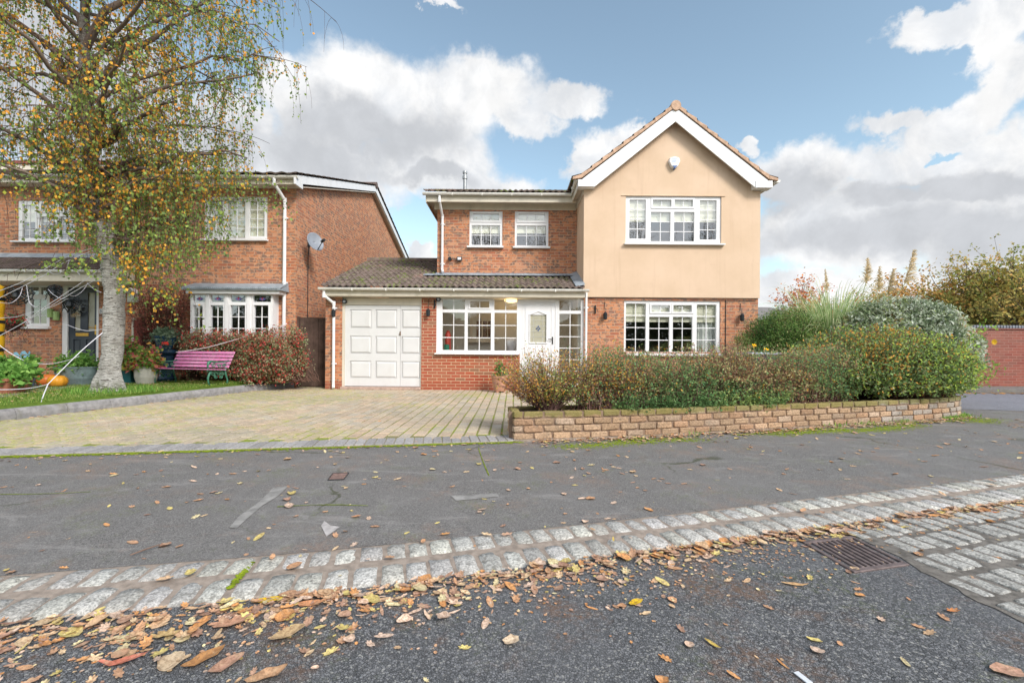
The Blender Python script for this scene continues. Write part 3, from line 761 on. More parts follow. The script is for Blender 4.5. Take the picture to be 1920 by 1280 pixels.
mb.hexa([(1.50, 10.78, 2.49), (1.715, 10.78, 2.53), (1.715, Yf - .02, 3.05), (1.50, Yf - .02, 2.98)], [(1.50, 10.78, 2.51), (1.715, 10.78, 2.56), (1.715, Yf - .02, 3.08), (1.50, Yf - .02, 3.0)])
mb.build('lead_flashing', M['lead'], house)
# porch interior
mb = MB(); yb = Yf - .02; mb.holed(-2.0, 1.70, .05, 2.40, [P4(565, 748, 512, 712)], yb, yb + .06)
mb.box(-1.98, -1.90, Yp + .13, yb - .005, .05, 2.3); mb.box(1.60, 1.70, Yp + .13, yb - .005, .05, 2.3)
mb.box(-1.89, 1.59, Yp + .13, yb - .005, 2.26, 2.32); mb.box(-1.89, 1.59, Yp + .11, yb - .005, .045, .09)
mb.build('porch_inner_wall', M['porchwall'], house)
iw = pr(565, 760, 512, 712, Yf - .03, *S4)
window(house, (iw[0] - .07, iw[1] + .07, iw[2] - .07, iw[3] + .07), yb - .05, [((iw[0] + .0, (iw[0] + iw[1]) / 2 - .02, iw[2], iw[3]), 1, 2), (((iw[0] + iw[1]) / 2 + .02, iw[1], iw[2], iw[3]), 2, 2)],
       (iw[0] - .16, iw[1] + .1, iw[2] - .12, iw[2] - .072), frame='cream', name='inner_window')
a = at(958, 566, 11.5); mb = MB(); mb.lathe([(.03, .03), (.15, .02), (.17, 0), (.15, -.035), (.08, -.055), (.0, -.06)][::-1], (a.x, 11.5, at(958, 563, 11.5).z), 24)
lm, lt = newmat('lamp_glow'); e = lt.n('ShaderNodeEmission'); e.inputs[0].default_value = (1, .62, .25, 1); e.inputs[1].default_value = 2.0; lt.l(e.outputs[0], lt.out.inputs[0])
mb.build('ceiling_lamp', lm, house, smooth=True)
pl_ = bpy.data.lights.new('ceiling_bulb', 'POINT'); pl_.energy = 3; pl_.color = (1, .66, .32); pl_.shadow_soft_size = .1; po = bpy.data.objects.new('ceiling_bulb', pl_); COL.objects.link(po); po.location = (a.x, 11.5, 2.06)
# security lights, brackets, cables
def wall_light(px, py, Y, s=.05, kind=0):
    a = at(px, py, Y); mb = MB()
    if kind == 0:      # lantern
        mb.lathe([(.01, .09), (.05, .05), (.045, -.08), (.02, -.10)], (a.x, Y - .09, a.z), 10); mb.box(a.x - .02, a.x + .02, Y - .06, Y - .003, a.z + .02, a.z + .06)
        mb.tube([(a.x, Y - .09, a.z + .08), (a.x - .005, Y - .02, a.z + .19), (a.x, Y - .01, a.z + .34)], .006, 5)
    if kind == 1: mb.lathe([(.05, -.03), (.055, 0), (.05, .03)], (a.x, Y - .06, a.z), 12); mb.box(a.x - .03, a.x + .03, Y - .03, Y - .002, a.z - .03, a.z + .03)
    if kind == 2:      # sconce bracket
        mb.box(a.x - .015, a.x + .015, Y - .03, Y - .002, a.z - .10, a.z + .10); mb.tube([(a.x, Y - .03, a.z + .04), (a.x + .03, Y - .09, a.z), (a.x + .04, Y - .08, a.z - .06)], .007, 5)
    return mb.build('wall_light', M['dark'], house)
wall_light(628, 587, Yp); wall_light(804, 586, Yp); wall_light(1133.5, 592, Yg); wall_light(1388, 595, Yg); wall_light(815, 570, Yp, kind=2); wall_light(1116, 580, Yg, kind=2)
for px, py in ((646, 565), (822, 561)):
    a = at(px, py, Yp - .03); mb = MB(); mb.tube([(a.x, Yp - .001, a.z), (a.x, Yp - .06, a.z)], .055, 14); mb.tube([(a.x + .005, Yp - .061, a.z - .004), (a.x + .005, Yp - .075, a.z - .004)], .032, 12, 1)
    mb.tube([(a.x - .03, Yp - .02, a.z + .04), (a.x - .06, Yp - .02, a.z + .14)], .008, 5)
    mb.build('security_camera', [M['dark'], M['metal']], house)
a = at(844, 486, Yf); b = at(862, 486, Yf); mb = MB(); mb.tube([(a.x, Yf - .1, a.z), (a.x, Yf - .002, a.z)], .05, 10); mb.tube([(a.x, Yf - .03, a.z), (b.x, Yf - .03, b.z)], .008, 5)
mb.box(b.x - .065, b.x + .065, Yf - .10, Yf - .04, b.z - .05, b.z + .05); mb.box(b.x - .045, b.x + .045, Yf - .105, Yf - .099, b.z - .035, b.z + .035, 1)
mb.build('floodlight', [M['dark'], M['white']], house, bevel=.008)
mb = MB()
a = at(1105, 558, Yg - .02); b = at(1418, 563.5, Yg - .02)
mb.tube([a, at(1130, 559.5, Yg - .045), at(1200, 560, Yg - .045), b], .008, 5); a = at(1361, 562, Yg - .012); mb.tube([a, (a.x, a.y, .0)], .008, 5)
a = at(1358, 562, Yg - .012); mb.build('cable', M['dark'], house)
downpipe(house, at(830, 450, Yf).x + .0, Yf - .06, 4.95, 3.0, (-.03, -.34, .32), True, clips=(4.3, 3.25))
downpipe(house, -4.27, Yp - .06, 2.36, .02, (-.17, -.17, .17), True, clips=(1.95, .62))
downpipe(house, at(1097.5, 600, Yp).x + .01, Yp - .05, 2.36, .02, None, True, r=.03, clips=(2.0, .6))

# things inside the porch
mb = MB(); a = at(840, 640, 11.45); mb.col = (.45, .06, .04)
mb.tube([(a.x - .03, 11.4, .6), (a.x, 11.45, 1.35), (a.x + .0, 11.45, 1.45)], [.05, .075, .03], 10); mb.col = (.02, .16, .10)
mb.tube([(a.x - .04, 11.38, .1), (a.x - .02, 11.42, 1.1)], [.06, .07], 10); mb.col = (.35, .05, .04); mb.tube([(a.x + .07, 11.4, .1), (a.x + .05, 11.42, 1.3)], [.02, .03], 8)
tag(mb.build('umbrella', M['plain'], smooth=True), 'furled red and green umbrellas standing inside the left of the porch window', 'umbrella')
mb = MB(); a = at(962, 642, 11.4); mb.col = (.75, .74, .76); mb.lathe([(.02, -.75), (.14, -.74), (.15, -.25), (.15, -.15), (.20, -.06), (.19, .04), (.12, .11), (.02, .13)], (a.x, 11.4, a.z), 20)
tag(mb.build('laundry_basket', M['plain'], smooth=True), 'rounded white basket behind the porch window beside the white front door', 'basket')
# ================================================================= NEIGHBOUR
Yn = 11.3; LZ = .19; RZ = -.016
nb = thing('neighbour_house', 'orange brick neighbour house with dark front door and pumpkins outside', 'house', (-9.0, 14.0, 0))
NX = at(555, 500, Yn).x
nu1 = rect(33, 141, 376, 452, Yn); S7 = (3.878, 330, 330)
nu2 = pr(205, 665, 150, 455, Yn, *S7)
nl = rect(46, 93, 531, 612, Yn); nd = rect(115, 185, 531, 690, Yn); nd = (nd[0], nd[1], .22, nd[3])
bayr = pr(105, 705, 862, 1230, Yn, *S7)
mb = MB(); mb.holed(-16, NX, 0, 4.93, [nu1, nu2, nl, nd, (bayr[0] + .06, bayr[1] - .06, bayr[2], bayr[3])], Yn, Yn + .12)
prof = [(Yn + .121, 0), (Yn + .121, 5.05), (17.26, 6.93), (23.2, 5.05), (23.2, 0)]
mb.hexa([(NX, y, z) for y, z in prof], [(NX - .12, y, z) for y, z in prof])
mb.build('brick_wall', M['brick'], nb)
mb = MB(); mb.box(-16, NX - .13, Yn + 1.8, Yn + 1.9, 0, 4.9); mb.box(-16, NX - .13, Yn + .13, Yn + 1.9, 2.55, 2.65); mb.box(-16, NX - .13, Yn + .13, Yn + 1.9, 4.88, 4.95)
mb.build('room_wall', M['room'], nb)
# upper left window
def nr(a, b, c, d): return pr(a, b, c, d, Yn, 5.12, 0, 290)
window(nb, nu1, Yn, [(nr(205, 330, 480, 800), 2, 4), (nr(395, 535, 470, 540), 2, 1, .04), (nr(560, 690, 470, 540), 2, 1, .04), (nr(385, 527, 592, 812), 2, 3), (nr(567, 690, 592, 812), 2, 3)], (nu1[0] - .1, nu1[1] + .06, nu1[2] - .045, nu1[2]),
       blind=[(nu1[0] + .06, nu1[1] - .06, nu1[2] + .5, nu1[3] - .05)])
pan = [(pr(230, 335, 180, 440, Yn, *S7), 2, 4), (pr(372, 500, 178, 448, Yn, *S7), 2, 4), (pr(530, 640, 178, 436, Yn, *S7), 2, 4)]
window(nb, nu2, Yn, pan, pr(195, 672, 458, 474, Yn, *S7), blind=[(nu2[0] + .05, nu2[1] - .05, nu2[2] + .05, nu2[3] - .05)])
window(nb, nl, Yn, [(rect(56, 71, 538, 552, Yn), 1, 1), (rect(75, 88, 538, 552, Yn), 1, 1), (rect(57, 86, 561, 606, Yn), 2, 3)], (nl[0] - .12, nl[1] + .05, nl[2] - .06, nl[2]))
# bow window
yb_ = Yn - .28
xs = [pr(a, a + 1, 900, 901, yb_, *S7)[0] for a in (105, 232, 372, 530, 705)]
zb, zt_ = .35, at(435, 551, yb_).z
units = [((125, 212), (127, 195)), ((253, 347), (253, 345)), ((397, 505), (397, 503)), ((560, 690), (568, 672))]
pan = []
for (ta, tb), (la, lb) in units:
    t4 = pr(ta, tb, 865, 915, yb_, *S7); l4 = pr(la, lb, 940, 1180, yb_, *S7)
    pan.append((t4, 1, 1)); pan.append(((l4[0], l4[1], .62, l4[3]), 2, 5, .03))
bw = window(nb, (xs[0], xs[-1], zb, zt_), yb_, pan, (xs[0] - .05, xs[-1] + .05, zb - .05, zb), yoff=0, name='bow_window')
mb = MB(); mb.holed(xs[0] + .001, xs[0] + .06, zb, zt_, [], yb_ + .071, Yn - .002); mb.holed(xs[-1] - .06, xs[-1] - .001, zb, zt_, [], yb_ + .071, Yn - .002)
for x in xs[1:-1]: mb.box(x - .045, x + .045, yb_ - .02, yb_ + .001, zb + .01, zt_ - .01)
mb.build('mullion', M['white'], bw, bevel=.004)
mb = MB(); mb.box(xs[0], xs[-1], yb_ + .05, Yn, 0, zb - .051); mb.build('bow_base', M['brick'], nb)
mb = MB()
for (ta, tb), _ in units:                      # stained glass flowers in the top lights
    t4 = pr(ta, tb, 865, 915, yb_, *S7); cx, cz = (t4[0] + t4[1]) / 2, t4[2] + .045
    for k, an in enumerate((-64, -35, 0, 35, 64)):
        mb.col = ((.10, .09, .28), (.22, .12, .32), (.42, .05, .07), (.22, .12, .32), (.10, .09, .28))[k]
        a = R(an); L = .085 if abs(an) < 60 else .10; w = .020
        q = [(0, 0), (w, L * .5), (0, L), (-w, L * .5)]
        q = [(cx + x * math.cos(a) + z * math.sin(a), cz - x * math.sin(a) + z * math.cos(a)) for x, z in q]
        mb.hexa([(x, yb_ + .020 - .0005 * k, z) for x, z in q], [(x, yb_ + .029, z) for x, z in q])
    mb.col = (.25, .27, .26)
    mb.box(t4[0], t4[1], yb_ + .024, yb_ + .030, t4[2] + .075, t4[2] + .079); mb.box(cx - .002, cx + .002, yb_ + .0245, yb_ + .0305, t4[2], t4[3])
mb.build('stained_glass_flower', M['plain'], bw)
# lead canopy on the bow
ca = pr(70, 748, 830, 855, yb_ - .10, *S7); lb_ = pr(52, 765, 783, 825, Yn, *S7)
mb = MB(); mb.box(ca[0], ca[1], yb_ - .10, Yn - .003, ca[2], ca[3]); mb.build('bow_fascia', M['white'], nb, bevel=.005)
mb = MB(); mb.hexa([(ca[0] - .06, yb_ - .16, ca[3] + .002), (ca[1] + .06, yb_ - .16, ca[3] + .002), (ca[1] + .06, Yn - .002, ca[3] + .002), (ca[0] - .06, Yn - .002, ca[3] + .002)],
                   [(ca[0] - .08, yb_ - .17, ca[3] + .06), (ca[1] + .08, yb_ - .17, ca[3] + .06), (ca[1] + .04, Yn - .002, ca[3] + .22), (ca[0] - .04, Yn - .002, ca[3] + .22)])
n = int((ca[1] - ca[0] + .1) / .05)
for k in range(n): x = ca[0] - .04 + k * .05; mb.tube([(x, yb_ - .172, ca[3] + .03), (x + .004, yb_ - .14, ca[3] + .075)], .016, 6)
mb.build('bow_roof', M['lead'], nb)
# main eaves and roof
ze = 4.93
mb = MB(); mb.box(-16, -5.24, 10.98, 11.0, 4.93, 5.09); mb.build('fascia', M['cream'], nb, bevel=.004)
mb = MB(); mb.box(-16, -5.24, 11.001, Yn - .002, 4.935, 4.95); mb.build('soffit', M['soffit'], nb)
gutter(nb, [(-16, 10.92, 5.10), (-5.16, 10.92, 5.10)])
mb = MB(); pantiles(mb, -16, -5.16, 10.86, 17.26, 5.13, .315, pitch=.3, amp=.03, course=.34); pantiles(mb, -16, -5.16, 23.7, 17.26, 5.13, .315, pitch=.3, course=.34)
for k in range(24): mb.tube([(-5.16 - k * .45, 17.26, 7.16), (-5.16 - (k + 1) * .45, 17.26, 7.165)], [.12, .115], 10)
mb.build('roof', M['tile_clean'], nb)
mb = MB()
for (ya, yb) in ((11.0, 17.26), (17.26, 23.5)):
    za = 5.13 + .315 * (ya - 10.86) if ya < 17 else 7.14; zb2 = 7.14 if ya < 17 else 5.19
    P = [(ya, za - .22), (yb, zb2 - .22), (yb, zb2 - .01), (ya, za - .01)]
    mb.hexa([(-5.20, y, z) for y, z in P], [(-5.225, y, z) for y, z in P])
P = [(10.86, 4.90), (11.25, 4.90), (11.25, 5.13), (10.86, 5.06)]
mb.hexa([(-5.195, y, z) for y, z in P], [(-5.24, y, z) for y, z in P]); mb.build('bargeboard', M['white'], nb, bevel=.003)
mb = MB()
for sgn, (ya, yb) in enumerate(((11.3, 17.26), (17.26, 23.4))):
    za = 5.0 if not sgn else 6.90; zb2 = 6.90 if not sgn else 4.98
    P = [(ya, za - .03), (yb, zb2 - .03), (yb, zb2 - .01), (ya, za - .01)]
    mb.hexa([(-5.226, y, z) for y, z in P], [(NX + .002, y, z) for y, z in P])
mb.build('verge_soffit', M['soffit'], nb)
a = at(528, 350, Yn - .06); downpipe(nb, at(535.5, 500, Yn).x, Yn - .06, 5.06, .1, (-.10, -.32, .30), True, r=.04, clips=(4.2, 2.6))
# raised rear roof of the terrace with its own eaves
mb = MB(); mb.box(-19, -10.6, 13.2, 13.25, 5.95, 6.2); mb.box(-19, -10.6, 13.10, 13.19, 6.06, 6.22); b_ = mb.build('dormer_fascia', M['cream'], nb)
mb = MB(); mb.box(-19, -10.65, 13.26, 13.4, 5.4, 6.2); mb.box(-19, -10.55, 13.05, 13.4, 6.225, 6.30); mb.build('dormer_wall', M['brick_far'], nb)
# entrance canopy
cx1 = at(190, 505, 10.4).x
mb = MB(); mb.box(-16, cx1 - .02, 10.42, 10.45, at(100, 527, 10.42).z, at(100, 509, 10.42).z); mb.box(-16, cx1 - .02, 10.451, Yn - .002, at(100, 527, 10.42).z + .01, at(100, 527, 10.42).z + .025)
cz0 = at(100, 509, 10.42).z
mb.hexa([(cx1 + .0, 10.43, cz0 - .20), (cx1 + .025, 10.43, cz0 - .20), (cx1 + .025, Yn, cz0 - .2), (cx1, Yn, cz0 - .2)], [(cx1 + .0, 10.43, cz0), (cx1 + .025, 10.43, cz0), (cx1 + .025, Yn, cz0 + .4), (cx1, Yn, cz0 + .4)])
mb.build('canopy_fascia', M['cream'], nb, bevel=.004)
gutter(nb, [(-16, 10.36, cz0 + .02), (cx1, 10.36, cz0 + .02)], name='canopy_gutter')
mb = MB(); zt0 = at(100, 484, Yn).z; pantiles(mb, -16, cx1 + .03, 10.32, Yn, cz0 + .05, (zt0 - cz0 - .02) / (Yn - 10.32), pitch=.075, amp=.012, course=.11); mb.build('canopy_roof', M['tile_clean'], nb)
mb = MB(); mb.hexa([(-16, Yn - .16, zt0 - .02), (cx1, Yn - .16, zt0 - .02), (cx1, Yn - .003, zt0 + .02), (-16, Yn - .003, zt0 + .02)], [(-16, Yn - .16, zt0), (cx1, Yn - .16, zt0), (cx1, Yn - .003, zt0 + .12), (-16, Yn - .003, zt0 + .12)]); mb.build('lead_flashing', M['lead'], nb)
# front door
navy = simple('navy_door', (.035, .043, .06), .35, .06, 4, .5)
mb = MB(); mb.holed(nd[0], nd[1], nd[2], nd[3], [(nd[0] + .13, nd[1] - .075, nd[2] + .03, nd[3] - .10)], Yn + .02, Yn + .10); mb.build('door_frame', M['white'], nb, bevel=.004)
x0, x1, z0, z1 = nd[0] + .132, nd[1] - .077, nd[2] + .032, nd[3] - .102
gl1 = rect(136, 147, 566, 620, Yn); gl2 = rect(161, 174, 548, 620, Yn); pn1 = rect(134, 147, 636, 676, Yn); pn2 = rect(158, 174, 636, 676, Yn)
mb = MB(); mb.holed(x0, x1, z0, z1, [gl1, gl2, pn1, pn2], Yn + .05, Yn + .09)
for q in (pn1, pn2): mb.box(q[0] + .02, q[1] - .02, Yn + .055, Yn + .08, q[2] + .02, q[3] - .02); mb.box(q[0], q[1], Yn + .07, Yn + .085, q[2], q[3])
dn = mb.build('front_door', navy, nb, bevel=.006)
mb = MB()
for q in (gl1, gl2): mb.poly([(q[0], Yn + .075, q[2]), (q[1], Yn + .075, q[2]), (q[1], Yn + .075, q[3]), (q[0], Yn + .075, q[3])])
mb.build('pane', M['obscure'], dn)
brass = simple('brass', (.62, .36, .06), .35, .1, 20, .5, metal=.3)
q = rect(139, 163, 624, 630, Yn); mb = MB(); mb.box(q[0], q[1], Yn + .035, Yn + .049, q[2], q[3]); mb.build('letter_plate', brass, dn, bevel=.004)
q = rect(175, 178, 609, 627, Yn); mb = MB(); mb.box(q[0], q[1], Yn + .035, Yn + .049, q[2], q[3]); z = (q[2] + q[3]) / 2 + .05; mb.tube([(q[0] + .02, Yn + .045, z), (q[0] + .02, Yn - .005, z), (q[0] - .10, Yn - .005, z + .01)], .012, 8); mb.build('handle', brass, dn)
# door wreath with a witch's hat
a = at(147, 575, Yn); mb = MB(); mb.col = (.025, .022, .02)
for k in range(70):
    an = random.random() * 2 * PI; r = .16 + random.uniform(-.03, .03); p = Vector((a.x + r * math.cos(an), Yn - .02, a.z + r * math.sin(an)))
    mb.tube([p, p + Vector((random.uniform(-.05, .05), random.uniform(-.05, .02), random.uniform(-.05, .05)))], [.014, .004], 4)
mb.col = (.55, .16, .03); mb.lathe([(.01, -.04), (.05, -.02), (.05, .02), (.01, .04)], (a.x - .02, Yn - .06, a.z - .02), 10)
mb.col = (.40, .30, .18)
for k in range(26): mb.tube([(a.x + random.uniform(-.08, .04), Yn - .04, a.z - .14), (a.x + random.uniform(-.15, .12), Yn - .06, a.z - random.uniform(.18, .28))], [.008, .003], 4)
tag(mb.build('door_wreath', M['plain']), 'dark Halloween wreath with orange and straw trim hanging on the navy door', 'wreath')
# number plate
q = rect(187, 197, 579, 588, Yn); mb = MB(); mb.box(q[0], q[1], Yn - .015, Yn - .002, q[2], q[3]); npl = mb.build('house_number', M['white'], nb, bevel=.003)
tx = bpy.data.curves.new('numerals', 'FONT'); tx.body = '31'; tx.size = .11; tx.extrude = .002; tx.align_x = 'CENTER'; to = bpy.data.objects.new('numerals', tx); COL.objects.link(to)
to.rotation_euler = (R(90), 0, 0); to.location = ((q[0] + q[1]) / 2, Yn - .019, q[2] + .02); bpy.context.view_layer.update(); tm = bpy.data.meshes.new_from_object(to); tm.materials.clear(); tm.materials.append(M['dark']); t2 = bpy.data.objects.new('numerals', tm); COL.objects.link(t2); t2.rotation_euler = to.rotation_euler; t2.location = to.location; t2.parent = npl; t2.matrix_parent_inverse = parent_inv(npl); bpy.data.objects.remove(to)
# satellite dish
a = at(573, 452, Yn + .6); d0 = at(592, 453, Yn + .35); mb = MB()
dish = thing('satellite_dish', 'grey satellite dish on a wall arm on the brick side of the house', 'satellite dish', (NX, Yn + .5, 3.6))
NXd = NX
mb.box(NXd + .002, NXd + .03, Yn + .62, Yn + .74, 3.66, 3.80); mb.tube([(NXd + .02, Yn + .68, 3.74), (NXd + .16, Yn + .55, 3.72), (NXd + .22, Yn + .42, 3.68)], .022, 8); mb.build('bracket', M['dark'], dish)
c = at(592, 452.5, Yn + .28); nrm = Vector((.80, -.52, .34)).normalized(); ax = nrm.cross(Vector((0, 0, 1))).normalized(); up = ax.cross(nrm)
mb = MB(); rings = []
for i in range(6):
    r = .05 + .05 * i if i else .001; rr = [0, .06, .12, .17, .205, .225][i]
    rings.append([mb.av(c + ax * rr * math.cos(2 * PI * k / 24) + up * rr * 1.12 * math.sin(2 * PI * k / 24) + nrm * (rr * rr * 1.1 - .06)) for k in range(24)])
for i in range(5):
    for k in range(24): mb.face([rings[i][k], rings[i][(k + 1) % 24], rings[i + 1][(k + 1) % 24], rings[i + 1][k]])
o = mb.build('reflector', M['metal'], dish, smooth=True); md = o.modifiers.new('s', 'SOLIDIFY'); md.thickness = .008
M['dishgrey'] = simple('dish_paint', (.24, .26, .30), .4, .12, 5); o.data.materials[0] = M['dishgrey']
mb = MB(); e = c + nrm * .28 - up * .12; mb.tube([c - up * .24, e], .010, 6); mb.tube([e - nrm * -.05, e - nrm * .06], .035, 10); mb.build('feed_arm', M['dark'], dish)
mb = MB(); mb.tube([(NX + .02, Yn + .68, 3.66), (NX + .012, Yn + .64, 3.4), (NX + .012, Yn + .63, 1.5)], .010, 5); mb.build('cable', M['dark'], nb)
# terracotta coloured fence panel on the wall
q = rect(251, 318, 597, 690, Yn - .3); redp = simple('red_panel_paint', (.30, .075, .06), .8, .15, 8); fp = thing('fence_panel', 'dull red boarded panel behind the hydrangea pots', 'fence panel', (q[0], Yn - .3, LZ))
mb = MB()
n = 9
for k in range(n): x = q[0] + (q[1] - q[0]) * k / n; mb.box(x + .004, x + (q[1] - q[0]) / n - .004, Yn - .3, Yn - .28, LZ, q[3] - .05)
mb.build('boards', redp, fp)
mb = MB(); mb.box(q[0] - .05, q[0], Yn - .31, Yn - .26, LZ, q[3] + .02); mb.box(q[0], q[1], Yn - .279, Yn - .25, q[3] - .2, q[3] - .12); mb.build('frame', M['cream'], fp)
# bird box
q = rect(240, 253, 541, 566, Yn - .12); bbx = thing('bird_box', 'small white bird box with pitched roof on the wall beside the birch', 'bird box', ((q[0] + q[1]) / 2, Yn - .02, q[2]))
mb = MB(); mx_ = (q[0] + q[1]) / 2; h3 = q[3] - .09; P = [(q[0], q[2]), (q[1], q[2]), (q[1], h3), (mx_, q[3]), (q[0], h3)]
mb.hexa([(x, Yn - .14, z) for x, z in P], [(x, Yn - .003, z) for x, z in P]); mb.build('box', simple('pale_sage', (.5, .55, .48), .7), bbx)
mb = MB()
for s_ in (-1, 1):
    e = mx_ + s_ * ((q[1] - q[0]) / 2 + .03); P = [(mx_, q[3] + .003), (mx_, q[3] + .02), (e, h3 - .01), (e, h3 - .03)]
    mb.hexa([(x, Yn - .17, z) for x, z in P], [(x, Yn - .003, z) for x, z in P])
mb.build('roof', M['white'], bbx); mb = MB(); mb.tube([(mx_, Yn - .143, h3 - .03), (mx_, Yn - .139, h3 - .03)], .016, 10); mb.build('entrance_hole', M['dark'], bbx)
# wall planters
sage = simple('sage_enamel', (.30, .42, .16), .5, .1, 10)
for i, (x0_, x1_, y0_, y1_, l) in enumerate(((91, 100, 579, 595, 'pale green tube planter on the brick wall nearer the small window'), (102, 111, 584, 600, 'pale green tube planter on the brick wall nearer the dark door'))):
    q = rect(x0_, x1_, y0_, y1_, Yn - .06); c_ = ((q[0] + q[1]) / 2, Yn - .075, q[2]); r = (q[1] - q[0]) / 2
    t = thing('wall_planter', l, 'planter', c_, 'green tube planters by the door')
    mb = MB(); mb.lathe([(r * .95, 0), (r, .02), (r, q[3] - q[2]), (r * .85, q[3] - q[2]), (r * .8, .1)], c_, 16); mb.build('tube', sage, t, smooth=False)
    mb = MB(); mb.box(c_[0] - .02, c_[0] + .02, Yn - .02, Yn - .002, q[2] + .05, q[2] + .15); mb.build('bracket', M['dark'], t)
# wooden gate
gy = 11.42; gx0_, gx1_ = at(556, 660, gy).x, -4.50; gz = at(585, 595, gy).z
g = thing('wooden_gate', 'dark brown vertical boarded gate between the two houses', 'gate', ((gx0_ + gx1_) / 2, gy, 0))
mb = MB(); mb.box(gx0_ - .02, gx0_ + .075, gy - .05, gy + .05, 0, gz + .02); mb.build('post', M['wood'], g, bevel=.006)
mb = MB(); n = 7; x_ = gx0_ + .08
for k in range(n):
    w = (gx1_ - x_) / n; mb.box(x_ + k * w + .0025, x_ + (k + 1) * w - .0025, gy - .012 + random.uniform(-.002, .002), gy + .01, .03, gz + random.uniform(-.006, .006))
mb.build('boards', M['wood'], g, bevel=.003)
mb = MB()
for z in (.3, 1.0, gz - .2): mb = MB(); mb.box(x_, gx1_, gy + .011, gy + .05, z, z + .09); mb.build('rail', M['wood'], g)

# ================================================================= GROUND
def sheet(name, pts, z, mat, label=None):
    mb = MB(); mb.poly([(p[0], p[1], z) for p in pts]); return struct(mb.build(name, mat))
mb = MB(); mb.poly([(-500, -500, -.12), (500, -500, -.12), (500, 500, -.12), (-500, 500, -.12)]); struct(mb.build('ground', simple('far_ground', (.10, .12, .05), .95, .4, .3)))
# kerb line (road-side top edge of the setts)
KP = [(-26, -5.5), (-14, -1.3), (-8, .35), (-4.5, 1.13), (-3.0, 1.43), (-1.865, 1.66), (-.79, 1.885), (.36, 2.198), (1.28, 2.465), (2.35, 2.79), (3.55, 3.144), (5.6, 3.80), (9, 4.95), (16, 7.6), (30, 13.5)]
class Path:
    def __init__(s, pts, step=.05):
        P = [Vector((p[0], p[1], 0)) for p in pts]; out = []
        for i in range(len(P) - 1):
            a = P[max(i - 1, 0)]; b = P[i]; c = P[i + 1]; d = P[min(i + 2, len(P) - 1)]
            n = max(2, int((c - b).length / step))
            for k in range(n):
                t = k / n; out.append(.5 * ((2 * b) + (c - a) * t + (2 * a - 5 * b + 4 * c - d) * t * t + (3 * b - a - 3 * c + d) * t ** 3))
        out.append(P[-1]); s.p = out; s.s = [0]
        for i in range(1, len(out)): s.s.append(s.s[-1] + (out[i] - out[i - 1]).length)
        s.L = s.s[-1]
    def at(s, d):
        import bisect
        d = min(max(d, 0), s.L); i = min(max(bisect.bisect_right(s.s, d) - 1, 0), len(s.p) - 2)
        f = (d - s.s[i]) / max(1e-9, s.s[i + 1] - s.s[i]); q = s.p[i].lerp(s.p[i + 1], f)
        j0, j1 = max(0, i - 2), min(len(s.p) - 1, i + 3); t = (s.p[j1] - s.p[j0]).normalized()
        return q, t, Vector((-t.y, t.x, 0))         # point, tangent, left normal
    def offs(s, d, o): q, t, n = s.at(d); return q + n * o
    def near(s, x, y): v = Vector((x, y, 0)); i = min(range(len(s.p)), key=lambda k: (s.p[k] - v).length_squared); return s.s[i]
KP = Path(KP)
ks = [KP.L * i / 160 for i in range(161)]
# road (near), pavement
mb = MB(); far = [KP.offs(s_, .02) for s_ in ks]
pts = [(p.x, p.y, RZ) for p in far]
for i in range(len(pts) - 1):
    a, b = pts[i], pts[i + 1]; mb.poly([(a[0], a[1] - 14, RZ), (b[0], b[1] - 14, RZ), b, a])
struct(mb.build('road', M['road']))
sheet('verge_ground', [(-40, -40), (40, -40), (40, -9), (-40, -16)], -.02, M['grass'])
mb = MB(); inn = [KP.offs(s_, .40) for s_ in ks]
for i in range(len(inn) - 1):
    a, b = inn[i], inn[i + 1]; mb.poly([(a.x, a.y, -.008), (b.x, b.y, -.008), (b.x, max(b.y + .2, 11.8), -.008), (a.x, max(a.y + .2, 11.8), -.008)])
struct(mb.build('pavement', M['pave']))
# pavement repairs and cover
def patch(name, px, mat, z):
    mb = MB(); mb.poly([gp(a, b, z) for a, b in px]); return struct(mb.build(name, mat))
cem = simple('cement_patch', (.245, .235, .225), .9, .3, 9, bump=.4)
patch('pavement_patch', [(430, 988), (447, 968), (486, 940), (512, 914), (541, 910), (520, 930), (492, 947), (463, 972), (443, 990)], cem, -.0045)
patch('pavement_patch', [(602, 985), (608, 976), (619, 984), (637, 987), (622, 998), (612, 1005)], simple('pale_patch', (.42, .39, .38), .9, .2, 20), -.0045)
patch('pavement_patch', [(846, 929), (880, 927), (932, 924), (936, 930), (890, 935), (855, 938)], cem, -.0045)
def strip(name, pts, w, z, mat, h=0):
    P = Path([(p.x, p.y) for p in pts], .1); n = max(2, int(P.L / .15)); mb = MB(); prev = None
    for i in range(n + 1):
        q, t, nn = P.at(P.L * i / n); ww = w * random.uniform(.5, 1.3); cur = (q - nn * ww / 2, q + nn * ww / 2)
        if prev: mb.poly([(prev[0].x, prev[0].y, z), (cur[0].x, cur[0].y, z), (cur[1].x, cur[1].y, z), (prev[1].x, prev[1].y, z)])
        prev = cur
    return struct(mb.build(name, mat))
strip('pavement_joint', [gp(897, 838), gp(905, 862), gp(917, 890)], .012, -.0040, M['moss'])
strip('pavement_joint', [gp(0, 925), gp(90, 924), gp(170, 920)], .010, -.0040, M['moss'])
strip('pavement_joint', [gp(520, 948), gp(600, 944), gp(690, 946)], .010, -.0040, M['moss'])
cv = thing('access_cover', 'small rusty square access cover set in the pavement', 'access cover', gp(632, 893)); q = [gp(614, 900, -.006), gp(645, 899, -.006), gp(655, 886, -.006), gp(624, 887, -.006)]
mb = MB(); mb.poly([p + Vector((0, 0, .003)) for p in q]); mb.build('lid', simple('rusty_iron', (.22, .14, .12), .8, .3, 30, bump=.5), cv)
